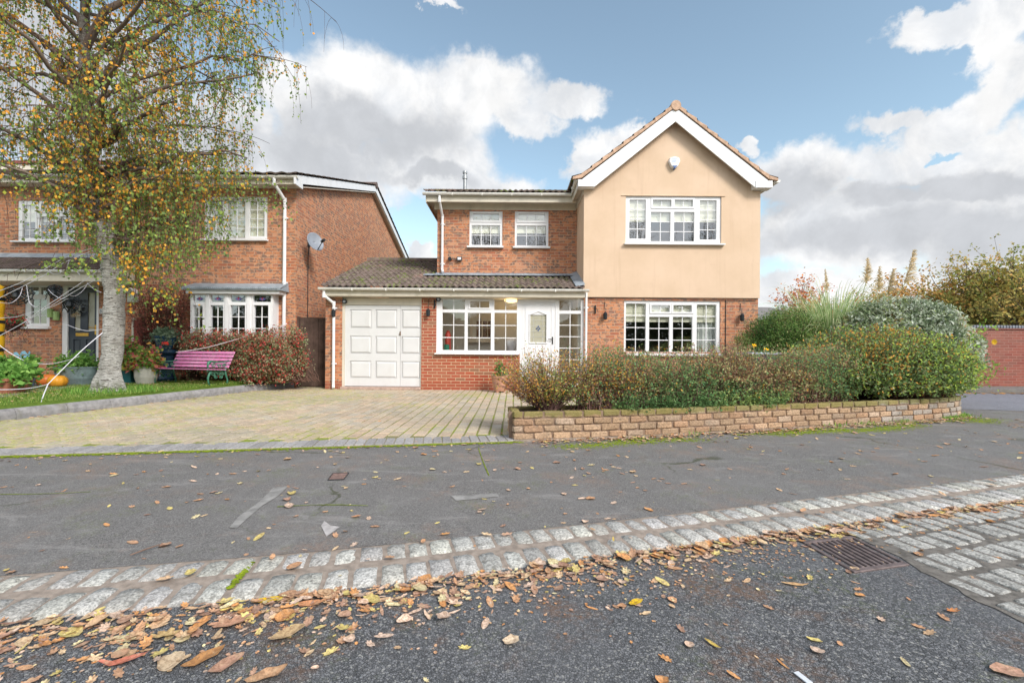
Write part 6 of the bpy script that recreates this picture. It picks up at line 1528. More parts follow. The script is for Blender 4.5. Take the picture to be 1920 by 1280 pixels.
# blue urns, stacked
bl = simple('blue_urn_glaze', (.018, .045, .085), .22, .2, 8, .6); Y = 10.75
q = rect(300, 325, 650, 712, Y); cx_ = (q[0] + q[1]) / 2; zt = at(312, 655, Y).z
t = thing('blue_pedestal', 'tall dark blue glazed pedestal behind the left end of the bench', 'pedestal', (cx_, Y, LZ)); mb = MB(); H = zt - LZ; mb.lathe([(.20, 0), (.21, .06), (.15, .12), (.13, H * .5), (.15, H * .8), (.22, H * .9), (.22, H - .002), (.0, H - .002)], (cx_, Y, LZ), 28); mb.build('column', bl, t, smooth=False)
t = thing('blue_urn', 'blue glazed bowl of trailing ivy standing on the pedestal', 'urn', (cx_, Y, zt)); H = at(312, 630, Y).z - zt; mb = MB(); mb.lathe([(.12, 0), (.17, H * .3), (.22, H * .8), (.25, H * .95), (.25, H), (.2, H), (.18, H * .8)], (cx_ - .03, Y, zt), 28); mb.build('bowl', simple('mid_blue_glaze', (.035, .09, .15), .25, .2, 8, .6), t)
leafy(t, (cx_ - .03, Y, zt + H), .34, .26, .20, 120, .055, [(.08, .12, .07), (.14, .19, .12), (.22, .27, .19)], 118, asp=.7)
r_ = np.random.default_rng(5); a_ = r_.uniform(0, 6.28, 40); s0 = np.stack([cx_ - .03 + np.cos(a_) * .25, Y + np.sin(a_) * .25, np.full(40, zt + H)], 1); e0 = s0 + np.stack([np.cos(a_) * .12, np.sin(a_) * .12, -r_.uniform(.1, .35, 40)], 1); shrub(t, e0, s0, 12, .045, [(.08, .12, .07), (.16, .20, .13)], (.08, .12, .05), .003, seed=119, tmin=.1, leafname='trailing_ivy')
mb = MB(); mb.col = (.55, .06, .04); c_ = at(309, 645, Y - .28)
for k in range(30): 
    d = Vector((random.uniform(-1, 1), random.uniform(-.6, .2), random.uniform(-.5, .5))); p = c_ + d * .07; mb.poly([p, p + Vector((.03, 0, .01)), p + Vector((.02, .01, .035)), p + Vector((-.012, 0, .025))])
mb.build('red_flower', M['leaf'], t)
# terracotta pot by the porch
Y = 10.45; q = rect(921, 952, 704, 737, Y); cx_ = (q[0] + q[1]) / 2; rx = (q[1] - q[0]) / 2; t = thing('terracotta_pot', 'footed terracotta pot against the porch brickwork beside the bush', 'plant pot', (cx_, Y, 0)); zt = q[3]
mb = MB(); mb.lathe([(rx * .62, .035), (rx * .66, .04), (rx * .86, zt * .6), (rx * .93, zt - .05), (rx, zt - .045), (rx, zt), (rx * .85, zt), (rx * .8, zt - .08)], (cx_, Y, 0), 28)
for k in range(3): mb.lathe([(.03, 0), (.035, .04)], (cx_ + .1 * math.cos(k * 2.1 - 2), Y + .1 * math.sin(k * 2.1 - 2), 0), 8)
mb.build('pot', simple('pale_terracotta', (.46, .24, .16), .75, .12, 9, .2, dirt=((.55, .38, .28), .5)), t)
leafy(t, (cx_ + .02, Y, zt - .04), .17, .15, .42, 45, .05, green[:3] + [(.45, .03, .12)], 120, palw=[3, 3, 2, .5])
# hanging basket
c_ = at(22, 606, 10.6); t = thing('hanging_basket', 'hanging basket with red flowers under the canopy at far left', 'hanging basket', (c_.x, 10.6, c_.z - .1)); mb = MB(); mb.col = (.08, .05, .04)
mb.lathe([(.02, -.2), (.12, -.14), (.19, 0), (.17, 0)], c_, 16)
for k in range(3): a = k * 2.09; mb.tube([(c_.x + .18 * math.cos(a), c_.y + .18 * math.sin(a), c_.z), (c_.x, c_.y, c_.z + .62)], .004, 4)
mb.build('basket', M['rough'], t); leafy(t, tuple(c_), .34, .28, .2, 70, .06, [(.07, .14, .05), (.12, .12, .08), (.5, .02, .04), (.2, .05, .08)], 121, palw=[3, 2, 2, 1]); 
r_ = np.random.default_rng(6); a_ = r_.uniform(0, 6.28, 30); s0 = np.array(c_) + np.stack([np.cos(a_) * .15, np.sin(a_) * .15, a_ * 0], 1); e0 = s0 + np.stack([np.cos(a_) * .15, np.sin(a_) * .1, -r_.uniform(.15, .55, 30)], 1); shrub(t, e0, s0, 6, .04, [(.13, .05, .06), (.10, .13, .05)], (.13, .04, .04), .004, seed=122, tmin=.2, leafname='trails')
mb = MB(); mb.tube([(c_.x, c_.y, c_.z + .62), (c_.x, c_.y, c_.z + .9)], .006, 5); mb.build('hook', M['dark'], t)
# yellow inflatable
t = thing('inflatable', 'tall yellow inflatable with black bands cut by the left edge', 'inflatable', (at(-20, 600, 8.9).x, 8.9, LZ)); c_ = at(-22, 600, 8.9); mb = MB(); zt = at(0, 530, 8.9).z; rr0 = 8.9 / F * 22
prf = []
for k in range(30):
    f = k / 29; prf.append((rr0 * (.9 + .08 * abs(math.sin(f * 18))) * (1 if f < .97 else .5), (zt - LZ) * f))
mb.lathe(prf, (c_.x, 8.9, LZ), 20); mb.build('body', simple('yellow_nylon', (.80, .45, .02), .5, .06, 5), t, smooth=True)
for py in (560, 603, 624, 655): mb = MB(); z = at(0, py, 8.9).z; mb.lathe([(rr0 * 1.005, -.03), (rr0 * 1.01, .03)], (c_.x, 8.9, z), 20); mb.build('band', M['dark'], t)
# spider web ornaments
def web(px, py, rpx, rpy, Y, tilt, label, spider=True):
    c_ = at(px, py, Y); rx, rz = rpx * Y / F, rpy * Y / F; t = thing('spider_web_ornament', label, 'ornament', c_, 'black spider web ornaments'); mb = MB(); N = 11; ang = [2 * PI * k / N + tilt for k in range(N)]
    P = lambda a, r: c_ + Vector((rx * r * math.cos(a), .03 * math.sin(a * 2), rz * r * math.sin(a)))
    for a in ang: mb.tube([c_, P(a, 1.05)], .011, 5)
    for r in (.3, .52, .76, 1.0):
        pts_ = []
        for k in range(N + 1):
            a = ang[k % N]; pts_.append(P(a, r)); 
            if k < N: pts_.append(P(a + PI / N, r * .92))
        mb.tube(pts_, .012, 5, cap=False)
    mb.build('web', M['dark'], t)
    mb = MB(); mb.lathe([(.01, -.09), (.06, -.04), (.05, .02), (.02, .05), (.035, .08), (.01, .11)], c_ + Vector((0, -.03, 0)), 10)
    for k in range(4):
        for s_ in (-1, 1): mb.tube([c_ + Vector((0, -.03, .03)), c_ + Vector((s_ * .10, -.05, .10 - .05 * k)), c_ + Vector((s_ * .17, -.02, .06 - .07 * k))], .008, 4)
    mb.build('spider', M['dark'], t)
web(33, 553, 31, 19, 9.0, .2, 'widest black spider web ornament, in front of the small window'); web(103, 548, 14, 14, 9.2, .5, 'smallest black web ornament, hung between window and dark door'); web(134, 570, 16, 19, 9.0, .1, 'round black spider web ornament hanging before the navy door')
# white stretch cobweb strands
wb = MB()
def strand(pts, r=.008, ya=8.7, yb=8.0):
    P = [at(p[0], p[1], ya + (yb - ya) * i / max(1, len(pts) - 1)) for i, p in enumerate(pts)]; Q = Path.__new__(Path); out = []
    for i in range(len(P) - 1):
        a = P[max(i - 1, 0)]; b = P[i]; c2 = P[i + 1]; d = P[min(i + 2, len(P) - 1)]
        for k in range(6):
            s = k / 6; out.append(.5 * ((2 * b) + (c2 - a) * s + (2 * a - 5 * b + 4 * c2 - d) * s * s + (3 * b - a - 3 * c2 + d) * s ** 3))
    out.append(P[-1]); wb.tube(out, r * .68, 5)
strand([(-20, 552), (45, 527), (105, 492), (150, 472), (190, 462)]); strand([(-20, 568), (70, 523), (125, 490), (195, 462)]); strand([(-20, 640), (45, 604), (85, 575), (160, 525), (205, 490)])
strand([(-10, 634), (45, 605), (85, 580), (115, 561), (165, 532), (200, 515)], .007); strand([(192, 624), (150, 660), (90, 720)], .010, 7.9, 7.3); strand([(90, 720), (80, 745), (72, 770)], .010, 7.3, 6.5)
strand([(-10, 640), (20, 662), (50, 677), (90, 682), (125, 676), (148, 668)], .008); strand([(-20, 730), (20, 730), (60, 727), (90, 720)], .009, 7.5, 7.3); strand([(124, 608), (145, 616), (165, 620), (192, 617)], .007)
strand([(0, 596), (30, 594), (50, 588), (100, 574), (125, 560)], .006); strand([(50, 535), (54, 562), (58, 570), (70, 575), (82, 560)], .006); strand([(42, 540), (36, 556), (20, 568), (0, 567)], .006); strand([(90, 542), (100, 552), (115, 560), (122, 558)], .006); strand([(165, 530), (155, 545), (140, 555), (128, 552)], .006)
strand([(135, 488), (138, 500), (145, 510), (150, 515)], .006); strand([(90, 508), (100, 513), (112, 512), (120, 505)], .006); strand([(165, 532), (178, 543), (190, 548)], .006); strand([(130, 488), (126, 500), (125, 503)], .006)
tag(wb.build('cobweb', simple('white_webbing', (.72, .70, .78), .8, .03, 5)), 'white stretchy cobweb strands strung from the birch trunk over the lawn', 'cobweb')
wb = MB(); strand([(330, 660), (380, 653), (430, 640), (480, 625), (520, 614), (538, 607)], .014, 10.3, 11.1); strand([(525, 615), (532, 610), (537, 606)], .012, 11.0, 11.15)
tag(wb.build('cobweb_rope', simple('pinkish_webbing', (.68, .58, .62), .8, .03, 5)), 'pale pink webbing rope from the bench back to the downpipe', 'rope')
strd = [((40, 542), (60, 560))]

# ---- garden bench
bn = thing('garden_bench', 'pink slatted bench with green scrolled iron ends on the lawn', 'bench', (-7.3, 10.3, LZ))
Fl = gp(287, 719, LZ); Fr = gp(392, 722.5, LZ); U = (Fr - Fl); U.z = 0; BL = U.length; U.normalize(); Wd = Vector((-U.y, U.x, 0)); grn = simple('green_cast_iron', (.05, .17, .11), .45, .2, 12, .4, bump=.3); pink = simple('pink_paint', (.58, .19, .38), .5, .10, 10, .3, dirt=((.62, .38, .48), .5))
def B(a, d, h): return Fl + U * a + Wd * d + Vector((0, 0, h * .80))
for a, nm in ((.05, 'l'), (BL - .02, 'r')):
    mb = MB(); r1 = .016
    mb.tube([B(a, .03, 0), B(a, .0, .08), B(a, -.01, .2), B(a, .03, .32), B(a, .06, .40)], [.022, .016, .020, .022, .02], 8)
    mb.tube([B(a, .46, 0), B(a, .47, .1), B(a, .43, .24), B(a, .40, .38)], [.022, .016, .02, .02], 8)
    mb.tube([B(a, -.03, .39), B(a, .06, .41), B(a, .22, .385), B(a, .40, .37)], .017, 8)
    mb.tube([B(a, .40, .37), B(a, .47, .52), B(a, .54, .68), B(a, .60, .80), B(a, .61, .83)], [.02, .018, .016, .016, .022], 8)
    mb.tube([B(a, .02, .40), B(a, -.02, .50), B(a, .0, .60), B(a, .05, .63), B(a, .2, .60), B(a, .38, .60), B(a, .50, .64)], [.016, .018, .03, .024, .016, .014, .014], 8)
    def scroll(cd, ch, r0, s0, dirn=1, turns=1.5, tr_=.009):
        P = []
        for k in range(22): f = k / 21; an = s0 + dirn * turns * 2 * PI * f; rr = r0 * (1 - f * .82); P.append(B(a, cd + rr * math.cos(an), ch + rr * math.sin(an)))
        mb.tube(P, tr_, 6)
    scroll(.12, .30, .07, 0, 1); scroll(.24, .30, .065, PI, -1); scroll(.35, .29, .06, 0, 1); scroll(.18, .21, .05, PI / 2, 1); scroll(.30, .20, .045, 1, -1); scroll(.13, .52, .06, 1, 1); scroll(.26, .50, .055, PI, -1); scroll(.38, .51, .05, 0, 1); scroll(.02, .58, .035, 0, 1, 1.2, .012)
    mb.build('end_frame', grn, bn, smooth=True)
def slat(d0, h0, d1, h1, th=.018):
    nrm_ = (B(0, d1, h1) - B(0, d0, h0)).cross(U).normalized() * th; mb = MB()
    mb.hexa([B(-.03, d0, h0), B(BL + .05, d0, h0), B(BL + .05, d1, h1), B(-.03, d1, h1)], [B(-.03, d0, h0) - nrm_, B(BL + .05, d0, h0) - nrm_, B(BL + .05, d1, h1) - nrm_, B(-.03, d1, h1) - nrm_]); mb.build('slat', pink, bn, bevel=.004)
for k in range(5): slat(-.03 + k * .085, .41 - .006 * k, .035 + k * .085, .408 - .006 * k)
for k in range(5): f = k * .092; slat(.435 + f * .40, .44 + f, .435 + (f + .068) * .40, .44 + f + .068)
# ================================================================= LITTER, GRASS
lrng = np.random.default_rng(77)
PAL = np.array([(.58, .32, .18), (.50, .29, .18), (.62, .41, .25), (.44, .27, .19), (.66, .48, .30), (.66, .54, .20), (.68, .58, .34), (.38, .23, .17), (.62, .30, .12), (.58, .43, .34), (.70, .50, .38)])
def outline(kind, r):
    if kind == 0:                            # ellipse with pointed ends
        n = 12; t = np.linspace(0, 2 * PI, n, endpoint=False); x = np.cos(t); y = np.sin(t) * .42 * (1 - .35 * np.abs(np.cos(t)) ** 3)
        return np.stack([x, y * r.uniform(.8, 1.2)], 1)
    if kind == 1:                            # lobed oak leaf
        n = 22; t = np.linspace(0, 2 * PI, n, endpoint=False); rad = 1 - .30 * (np.arange(n) % 3 == 0) - .1 * r.random(n); x = np.cos(t) * rad; y = np.sin(t) * .52 * rad; return np.stack([x, y], 1)
    if kind == 2:                            # long narrow leaf
        n = 12; t = np.linspace(0, 2 * PI, n, endpoint=False); return np.stack([np.cos(t), np.sin(t) * .22 * (1 - .3 * np.abs(np.cos(t)))], 1)
    n = 14; t = np.linspace(0, 2 * PI, n, endpoint=False); rad = 1 + .08 * r.normal(size=n); return np.stack([np.cos(t) * rad, np.sin(t) * .78 * rad], 1)
def leafgeo(p, L, kind, yaw, curl, tilt, r):
    o = outline(kind, r); n = len(o); inner = o * .5; pts = np.concatenate([[[0, 0]], inner, o]); x = pts[:, 0]; y = pts[:, 1]
    z = curl * (x ** 2 * .5 + y ** 2 * 1.6) + .10 * curl * np.sin(x * 5 + r.uniform(0, 6)) + r.normal(size=len(pts)) * .02 * (np.arange(len(pts)) > n) + .05 * np.abs(y)
    P = np.stack([x, y, z], 1) * L / 2; c, s = math.cos(tilt), math.sin(tilt); P = P @ np.array([[c, 0, s], [0, 1, 0], [-s, 0, c]]); c, s = math.cos(yaw), math.sin(yaw); P = P @ np.array([[c, s, 0], [-s, c, 0], [0, 0, 1]])
    P[:, 2] -= P[:, 2].min(); P += np.array(p)
    Fa = []
    for i in range(n):
        j = (i + 1) % n; Fa.append((0, 1 + i, 1 + j)); Fa.append((1 + i, n + 1 + i, n + 1 + j)); Fa.append((1 + i, n + 1 + j, 1 + j))
    return P, np.array(Fa)
def leafmesh(name, items, mat=M['litter'], parent=None):
    V, Fs, Cs, o = [], [], [], 0
    for (p, L, kind, yaw, curl, tilt, col) in items:
        P, Fa = leafgeo(p, L, kind, yaw, curl, tilt, lrng); V.append(P); Fs.append(Fa + o); o += len(P); c = np.tile(col, (len(P), 1)) * (1 + .12 * lrng.normal(size=(len(P), 1))); n = (len(P) - 1) // 2; c[0] *= .85; c[n + 1:] *= .92; Cs.append(np.clip(c, .01, .9))
    return fast_mesh(name, np.concatenate(V), np.concatenate(Fs), np.concatenate(Cs), mat, parent)
def surf(x, y):
    s_ = KP.near(x, y); q = KP.p[min(range(len(KP.p)), key=lambda k: (KP.p[k].x - x) ** 2 + (KP.p[k].y - y) ** 2)]; t, nn = KP.at(s_)[1], KP.at(s_)[2]; d = (Vector((x, y, 0)) - q).dot(nn)
    return RZ + .002 if d < 0 else (.006 if d < .4 else -.006)
items = []
def add(x, y, L=None, kind=None, col=None, z=None, lift=0):
    k = kind if kind is not None else int(lrng.choice([0, 1, 1, 2, 3], p=[.3, .3, .15, .12, .13])); c = PAL[lrng.integers(len(PAL))] if col is None else np.array(col)
    items.append(((x, y, (surf(x, y) if z is None else z) + lift), L or lrng.uniform(.03, .075), k, lrng.uniform(0, 6.28), lrng.uniform(.05, .45), lrng.normal() * .12, c * lrng.uniform(.75, 1.15)))
# drift along the kerb
for _ in range(2600):
    q, t, nn = KP.at(lrng.uniform(KP.near(-2.6, 1.5), KP.near(3.6, 3.15))); p = q + nn * -(abs(lrng.normal()) * .20 + .005); add(p.x, p.y, lrng.uniform(.006, .018), kind=3)
s0, s1 = KP.near(-2.6, 1.5), KP.near(5.6, 3.8); sg = KP.near(1.7, 2.6)
for _ in range(2300):
    s_ = lrng.uniform(s0, s1); q, t, nn = KP.at(s_); d = -abs(lrng.normal()) * (.075 if q.x > .5 else .11) - .008; p = q + nn * d; dens = .95 if q.x < 1.9 else .6
    if q.x > .6 and lrng.random() < .35: p = q + nn * (d * .5)
    if lrng.random() < dens: add(p.x, p.y, .025 + .055 * lrng.random() ** 1.8, kind=int(lrng.choice([0, 1, 2, 3], p=[.25, .5, .15, .1])), lift=lrng.uniform(0, .016) * (abs(d) < .10))
for _ in range(50):
    q, t, nn = KP.at(lrng.uniform(KP.near(-2.2, 1.55), KP.near(-.3, 2.0))); p = q + nn * -lrng.uniform(.02, .42); add(p.x, p.y, lrng.uniform(.04, .085), lift=lrng.uniform(0, .015))
for _ in range(420):                           # road
    x, y = lrng.uniform(-2.2, 4.5), lrng.uniform(1.15, 2.9)
    if (Vector((x, y, 0)) - KP.offs(KP.near(x, y), 0)).dot(KP.at(KP.near(x, y))[2]) < -.05: add(x, y, lrng.uniform(.018, .055))
for _ in range(1700):                           # pavement
    x = lrng.uniform(-5.5, 8); y = lrng.uniform(1.9, 7.0)
    s_ = KP.near(x, y); q = KP.offs(s_, 0); d = (Vector((x, y, 0)) - q).dot(KP.at(s_)[2]); lim = (4.1 + .18 * (x + 4.67)) if x < 0 else 4.98 + .27 * x
    if d > .05 and y < lim and lrng.random() < (1 if x < 1 else .45): add(x, y, lrng.uniform(.02, .075))
for _ in range(1300):                           # along the low wall and drive edge
    s_ = lrng.uniform(.2, 7.4); q, t, nn = WP.at(s_); p = q - nn * abs(lrng.normal()) * .12 - nn * .03; add(p.x, p.y, lrng.uniform(.02, .07), z=-.004, lift=lrng.uniform(0, .015))
for _ in range(70): x = lrng.uniform(-6, 0); add(x, 4.02 + .18 * (x + 4.67) + lrng.normal() * .05, lrng.uniform(.02, .05), z=-.002)
for _ in range(150):                           # driveway
    x, y = lrng.uniform(-6, .2), lrng.uniform(4.6, 10.8)
    if x > -6.9 + (y - 5) * .16: add(x, y, lrng.uniform(.02, .06), z=.004)
for _ in range(260): s_ = lrng.uniform(1, KL.L); q = KL.offs(s_, -.03 - abs(lrng.normal()) * .06); add(q.x, q.y, lrng.uniform(.03, .07), z=.004)
for _ in range(800):                           # lawn
    s_ = lrng.uniform(.8, KL.L - .4); q = KL.offs(s_, .15 + lrng.random() ** .7 * 2.2); add(q.x, q.y, lrng.uniform(.03, .07), z=LZ + .02, col=PAL[lrng.choice([4, 5, 6, 8, 0])])
for _ in range(260): s_ = lrng.uniform(.1, 4.8); q = WP.offs(s_, lrng.uniform(.12, .4)); add(q.x, q.y, lrng.uniform(.02, .06), z=.278)
for _ in range(260): x = lrng.uniform(7.2, 16); add(x, 11.12 - (x - 6.9) * .0198 + lrng.normal() * .05, lrng.uniform(.06, .12), z=.0, col=(.60, .27, .05))
for _ in range(60): x = lrng.uniform(7.5, 16); add(x, 12.3 - (x - 9.5) * .018 - abs(lrng.normal()) * .05, .08, z=.09, col=(.55, .3, .1))
o = leafmesh('fallen_leaves', items); tag(o, 'scattered brown and yellow autumn leaves over road, kerb, paving and lawn', 'leaf litter', kind='stuff')
# the larger leaves one can single out
big = [((503, 1128), .135, 0, .15, .25, (.66, .42, .02), 'largest bright yellow leaf lying against the kerb'), ((582, 1134), .12, 0, .1, .2, (.60, .28, .14), 'pinkish orange oval leaf just right of the bright yellow one'),
       ((320, 1243), .11, 3, 1.9, .1, (.52, .40, .27), 'pale rounded leaf with a curled stalk near the bottom edge'), ((382, 1240), .15, 0, .9, .5, (.40, .20, .08), 'curled brown leaf right of the pale rounded leaf'),
       ((232, 1245), .16, 2, .35, .6, (.50, .17, .12), 'long reddish pink curled leaf at the bottom left'), ((540, 1195), .14, 0, .75, .5, (.42, .30, .17), 'grey brown curled leaf lying alone below the kerb leaves'),
       ((432, 1172), .17, 1, .3, .3, (.48, .26, .17), 'broad speckled pink brown leaf on the leaf drift'), ((1192, 1132), .085, 0, .5, .3, (.66, .42, .02), 'small bright yellow leaf alone on the road right of centre'),
       ((1337, 1210), .085, 2, -1.1, .3, (.58, .42, .10), 'narrow yellow leaf standing out on the dark road'), ((1490, 1097), .13, 2, -.25, .3, (.58, .36, .18), 'long pale tan leaf with a yellow tip below the grate'),
       ((1890, 1262), .10, 3, -.3, .15, (.48, .28, .20), 'heart shaped tan leaf with stalk in the bottom right corner'), ((1857, 962), .12, 2, -.4, .3, (.58, .13, .03), 'red orange narrow leaf on the setts against the kerb'),
       ((1690, 990), .10, 2, -.1, .3, (.62, .46, .03), 'long yellow leaf on the setts right of the grate'), ((310, 1195), .12, 1, .2, .5, (.45, .32, .15), 'wrinkled ochre leaf below the kerb drift at left'), ((500, 1272), .14, 0, .5, .6, (.44, .26, .15), 'brown ribbed leaf cut by the bottom edge'),
       ((425, 1250), .13, 0, 1.0, .4, (.42, .24, .17), 'dull brown leaf standing on edge near the bottom edge'), ((1602, 1068), .05, 3, 0, .1, (.60, .42, .26), 'small square tan leaf at the front corner of the grate'), ((958, 1205), .07, 3, .3, .2, (.58, .45, .32), 'cream rounded leaf on the dark road at bottom centre'),
       ((668, 967), .075, 1, .3, .2, (.55, .27, .14), 'orange brown leaf on the pavement left of centre'), ((835, 1000), .07, 1, .2, .2, (.58, .28, .10), 'orange leaf resting on the far edge of the kerb'), ((1150, 1015), .065, 2, 1.4, .4, (.62, .46, .12), 'yellow leaf stuck upright between kerb setts'), ((1787, 1148), .065, 1, .1, .4, (.52, .20, .07), 'rust orange leaf on the road below the sett paving')]
for (px, L, k, yaw, curl, col, lab) in big:
    p = gp(px[0], px[1], RZ if px[1] > 1040 or px[0] > 1650 else 0); z = surf(p.x, p.y) + .004; it = ((p.x, p.y, z), L * .85, k, yaw, curl, .05, np.array(col))
    o = leafmesh('fallen_leaf', [it]); tag(o, lab, 'leaf', 'large fallen leaves')
mb = MB(); mb.col = (.24, .13, .07); A = [gp(655, 1262, -.028), gp(668, 1268, -.026), gp(690, 1272, -.028), gp(718, 1272, -.028)]; mb.tube(A, [.006, .005, .005, .004], 6); tag(mb.build('twig', M['stem']), 'bent brown twig lying on the road at the bottom', 'twig')
mb = MB(); mb.col = (.20, .13, .10); A = [gp(244, 1040, .01), gp(270, 1030, .012), gp(300, 1020, .01)]; mb.tube(A, [.003, .004, .003], 5); tag(mb.build('twig', M['stem']), 'thin dark twig on the pavement just above the kerb at left', 'twig')
mb = MB(); a, b = gp(1492, 1260, RZ + .002), gp(1520, 1282, RZ + .002); d = (b - a).normalized(); s = Vector((-d.y, d.x, 0)) * .010; mb.col = (.62, .64, .68); mb.hexa([a - s, b - s, b + s, a + s], [p + Vector((0, 0, .004)) for p in (a - s, b - s, b + s, a + s)]); tag(mb.build('plastic_scrap', M['plain'], bevel=.001), 'white scrap of plastic strip on the road at the bottom right', 'litter')
# grass blades on the lawn
def blades(name, P, h, lab, pal, seed, w=.004):
    r = np.random.default_rng(seed); n = len(P); a = r.uniform(0, 6.28, n); L = h * r.uniform(.5, 1.3, n); d = np.stack([np.cos(a), np.sin(a), 0 * a], 1); ln = r.uniform(.1, .9, (n, 1)); T = P + np.stack([0 * L, 0 * L, L], 1) + d * L[:, None] * ln; s = np.stack([-np.sin(a), np.cos(a), 0 * a], 1) * w
    V = np.stack([P - s, P + s, T + s * .1, T - s * .1], 1).reshape(-1, 3); pal = np.array(pal); c = pal[r.integers(0, len(pal), n)] * r.uniform(.8, 1.2, (n, 1)); o = fast_mesh(name, V, np.arange(4 * n).reshape(n, 4), np.repeat(c, 4, 0), M['leaf']); return tag(o, lab, 'grass' if 'grass' in name else 'weeds', kind='stuff')
gp_ = []
for _ in range(34000):
    s_ = lrng.uniform(.6, KL.L - .1); q = KL.offs(s_, .13 + 3.0 * lrng.random() ** 1.1)
    if q.x < at(240, 714, 9).x - 4 or q.y > 11.1: continue
    gp_.append((q.x, q.y, LZ))
blades('grass', np.array(gp_), .032, 'short green grass covering the front lawn', [(.06, .13, .02), (.10, .18, .03), (.16, .23, .04), (.24, .27, .08)], 5)
# long tufts round the birch foot, weeds by the wall and kerb
W_ = []
c_ = pts_b = at(206, 740, 8.1)
for _ in range(900): a = lrng.uniform(0, 6.28); r = .36 + abs(lrng.normal()) * .14; W_.append((-7.27 + 0 * a + (c_.x + 7.27) + math.cos(a) * r * 1.15, 8.1 + math.sin(a) * r, LZ))
blades('tree_foot_grass', np.array(W_), .095, 'longer grass tufts round the foot of the birch', [(.08, .19, .03), (.14, .27, .05), (.20, .30, .07)], 6, .006)
W_ = []
for (s_, n) in ((5.75, 60), (6.9, 160), (4.4, 40), (5.0, 70), (2.2, 25), (7.4, 140)):
    q, t, nn = WP.at(s_)
    for _ in range(n): p = q - nn * abs(lrng.normal() * .07 + .03) + t * lrng.normal() * .12; W_.append((p.x, p.y, -.01))
for px in ():
    q = gp(px, 1000); s_ = KP.near(q.x, q.y)
    for _ in range(22): p = KP.offs(s_ + lrng.normal() * .03, -.004); W_.append((p.x, p.y, RZ - .01))
blades('weeds', np.array(W_), .055, 'small green weeds along the low wall foot and kerb', [(.09, .22, .03), (.16, .30, .05), (.24, .34, .07)], 7, .006)
# moss: along the driveway edge, in the kerb joint and on the pavement by the wall
def mosspad(name, pts, n, spread, size, z, seed, lab=None):
    r = np.random.default_rng(seed); V, Fs, o = [], [], 0
    for _ in range(n):
        b = pts[r.integers(len(pts))]; p = np.array([b[0], b[1]]) + r.normal(size=2) * np.array(spread); s = size * r.uniform(.4, 1.5); k = 7; an = np.linspace(0, 6.28, k, endpoint=False) + r.random(); rr = s * r.uniform(.6, 1.2, k)
        ring = np.stack([p[0] + rr * np.cos(an), p[1] + rr * np.sin(an) * .7, np.full(k, z)], 1); V.append(np.concatenate([[[p[0], p[1], z + s * .28]], ring])); Fs.append(np.array([(0, 1 + i, 1 + (i + 1) % k) for i in range(k)]) + o); o += k + 1
    ob = fast_mesh(name, np.concatenate(V), np.concatenate(Fs), np.tile([.2, .26, .04], (o, 1)), M['moss'], smooth=True); return tag(ob, lab, 'moss', kind='stuff')
mp = [tuple(EP.offs(EP.L * f, -.06))[:2] for f in np.linspace(.15, 1, 60)]; mp += [tuple(WP.offs(s_, -.16 - .05 * math.sin(s_ * 3)))[:2] for s_ in np.linspace(1.2, 7.2, 45) if math.sin(s_ * 2.2) > -.35]
mp2 = [tuple(WP.offs(s_, -.30 - .07 * math.sin(s_ * 3)))[:2] for s_ in np.linspace(.5, 7.3, 60) if math.sin(s_ * 1.7 + .3) > -.6]
mosspad('pavement_moss', mp2, 6500, (.13, .075), .0085, -.0065, 12, 'patchy green moss film on the pavement in front of the low wall')
mosspad('moss', mp, 2600, (.05, .022), .012, -.004, 8, 'bright green moss along the driveway edge and below the low wall')
q0, q1 = gp(430, 1100), gp(470, 1052); mosspad('joint_moss', [(q0.x + (q1.x - q0.x) * f, q0.y + (q1.y - q0.y) * f) for f in np.linspace(0, 1, 12)], 160, (.006, .006), .010, -.004, 9, 'moss filled joint crossing the kerb setts at left')

# ================================================================= SKY, SUN, CAMERA
w = bpy.data.worlds.new('World'); SC.world = w; w.use_nodes = True
T = NT.__new__(NT); T.t = w.node_tree; T.t.nodes.clear(); out = T.n('ShaderNodeOutputWorld')
SUN_EL, SUN_AZ = R(38), R(140)              # azimuth clockwise from +Y
sky = T.n('ShaderNodeTexSky'); sky.sky_type = 'NISHITA'; sky.sun_disc = False; sky.sun_elevation = SUN_EL; sky.sun_rotation = SUN_AZ; sky.air_density = 1.0; sky.dust_density = .6; sky.ozone_density = 1.5
tc = T.n('ShaderNodeTexCoord'); D = tc.outputs['Generated']; sp = T.n('ShaderNodeSeparateXYZ'); T.l(D, sp.inputs[0]); X_, Y_, Z_ = sp.outputs
az = T.math('ARCTAN2', X_, Y_); el = T.math('ARCSINE', Z_)
n1 = T.noise(D, 5.5, 9, .58, .35); n2 = T.noise(D, 15, 6, .6, .2); nb_ = T.noise(D, 2.6, 7, .6, .3)
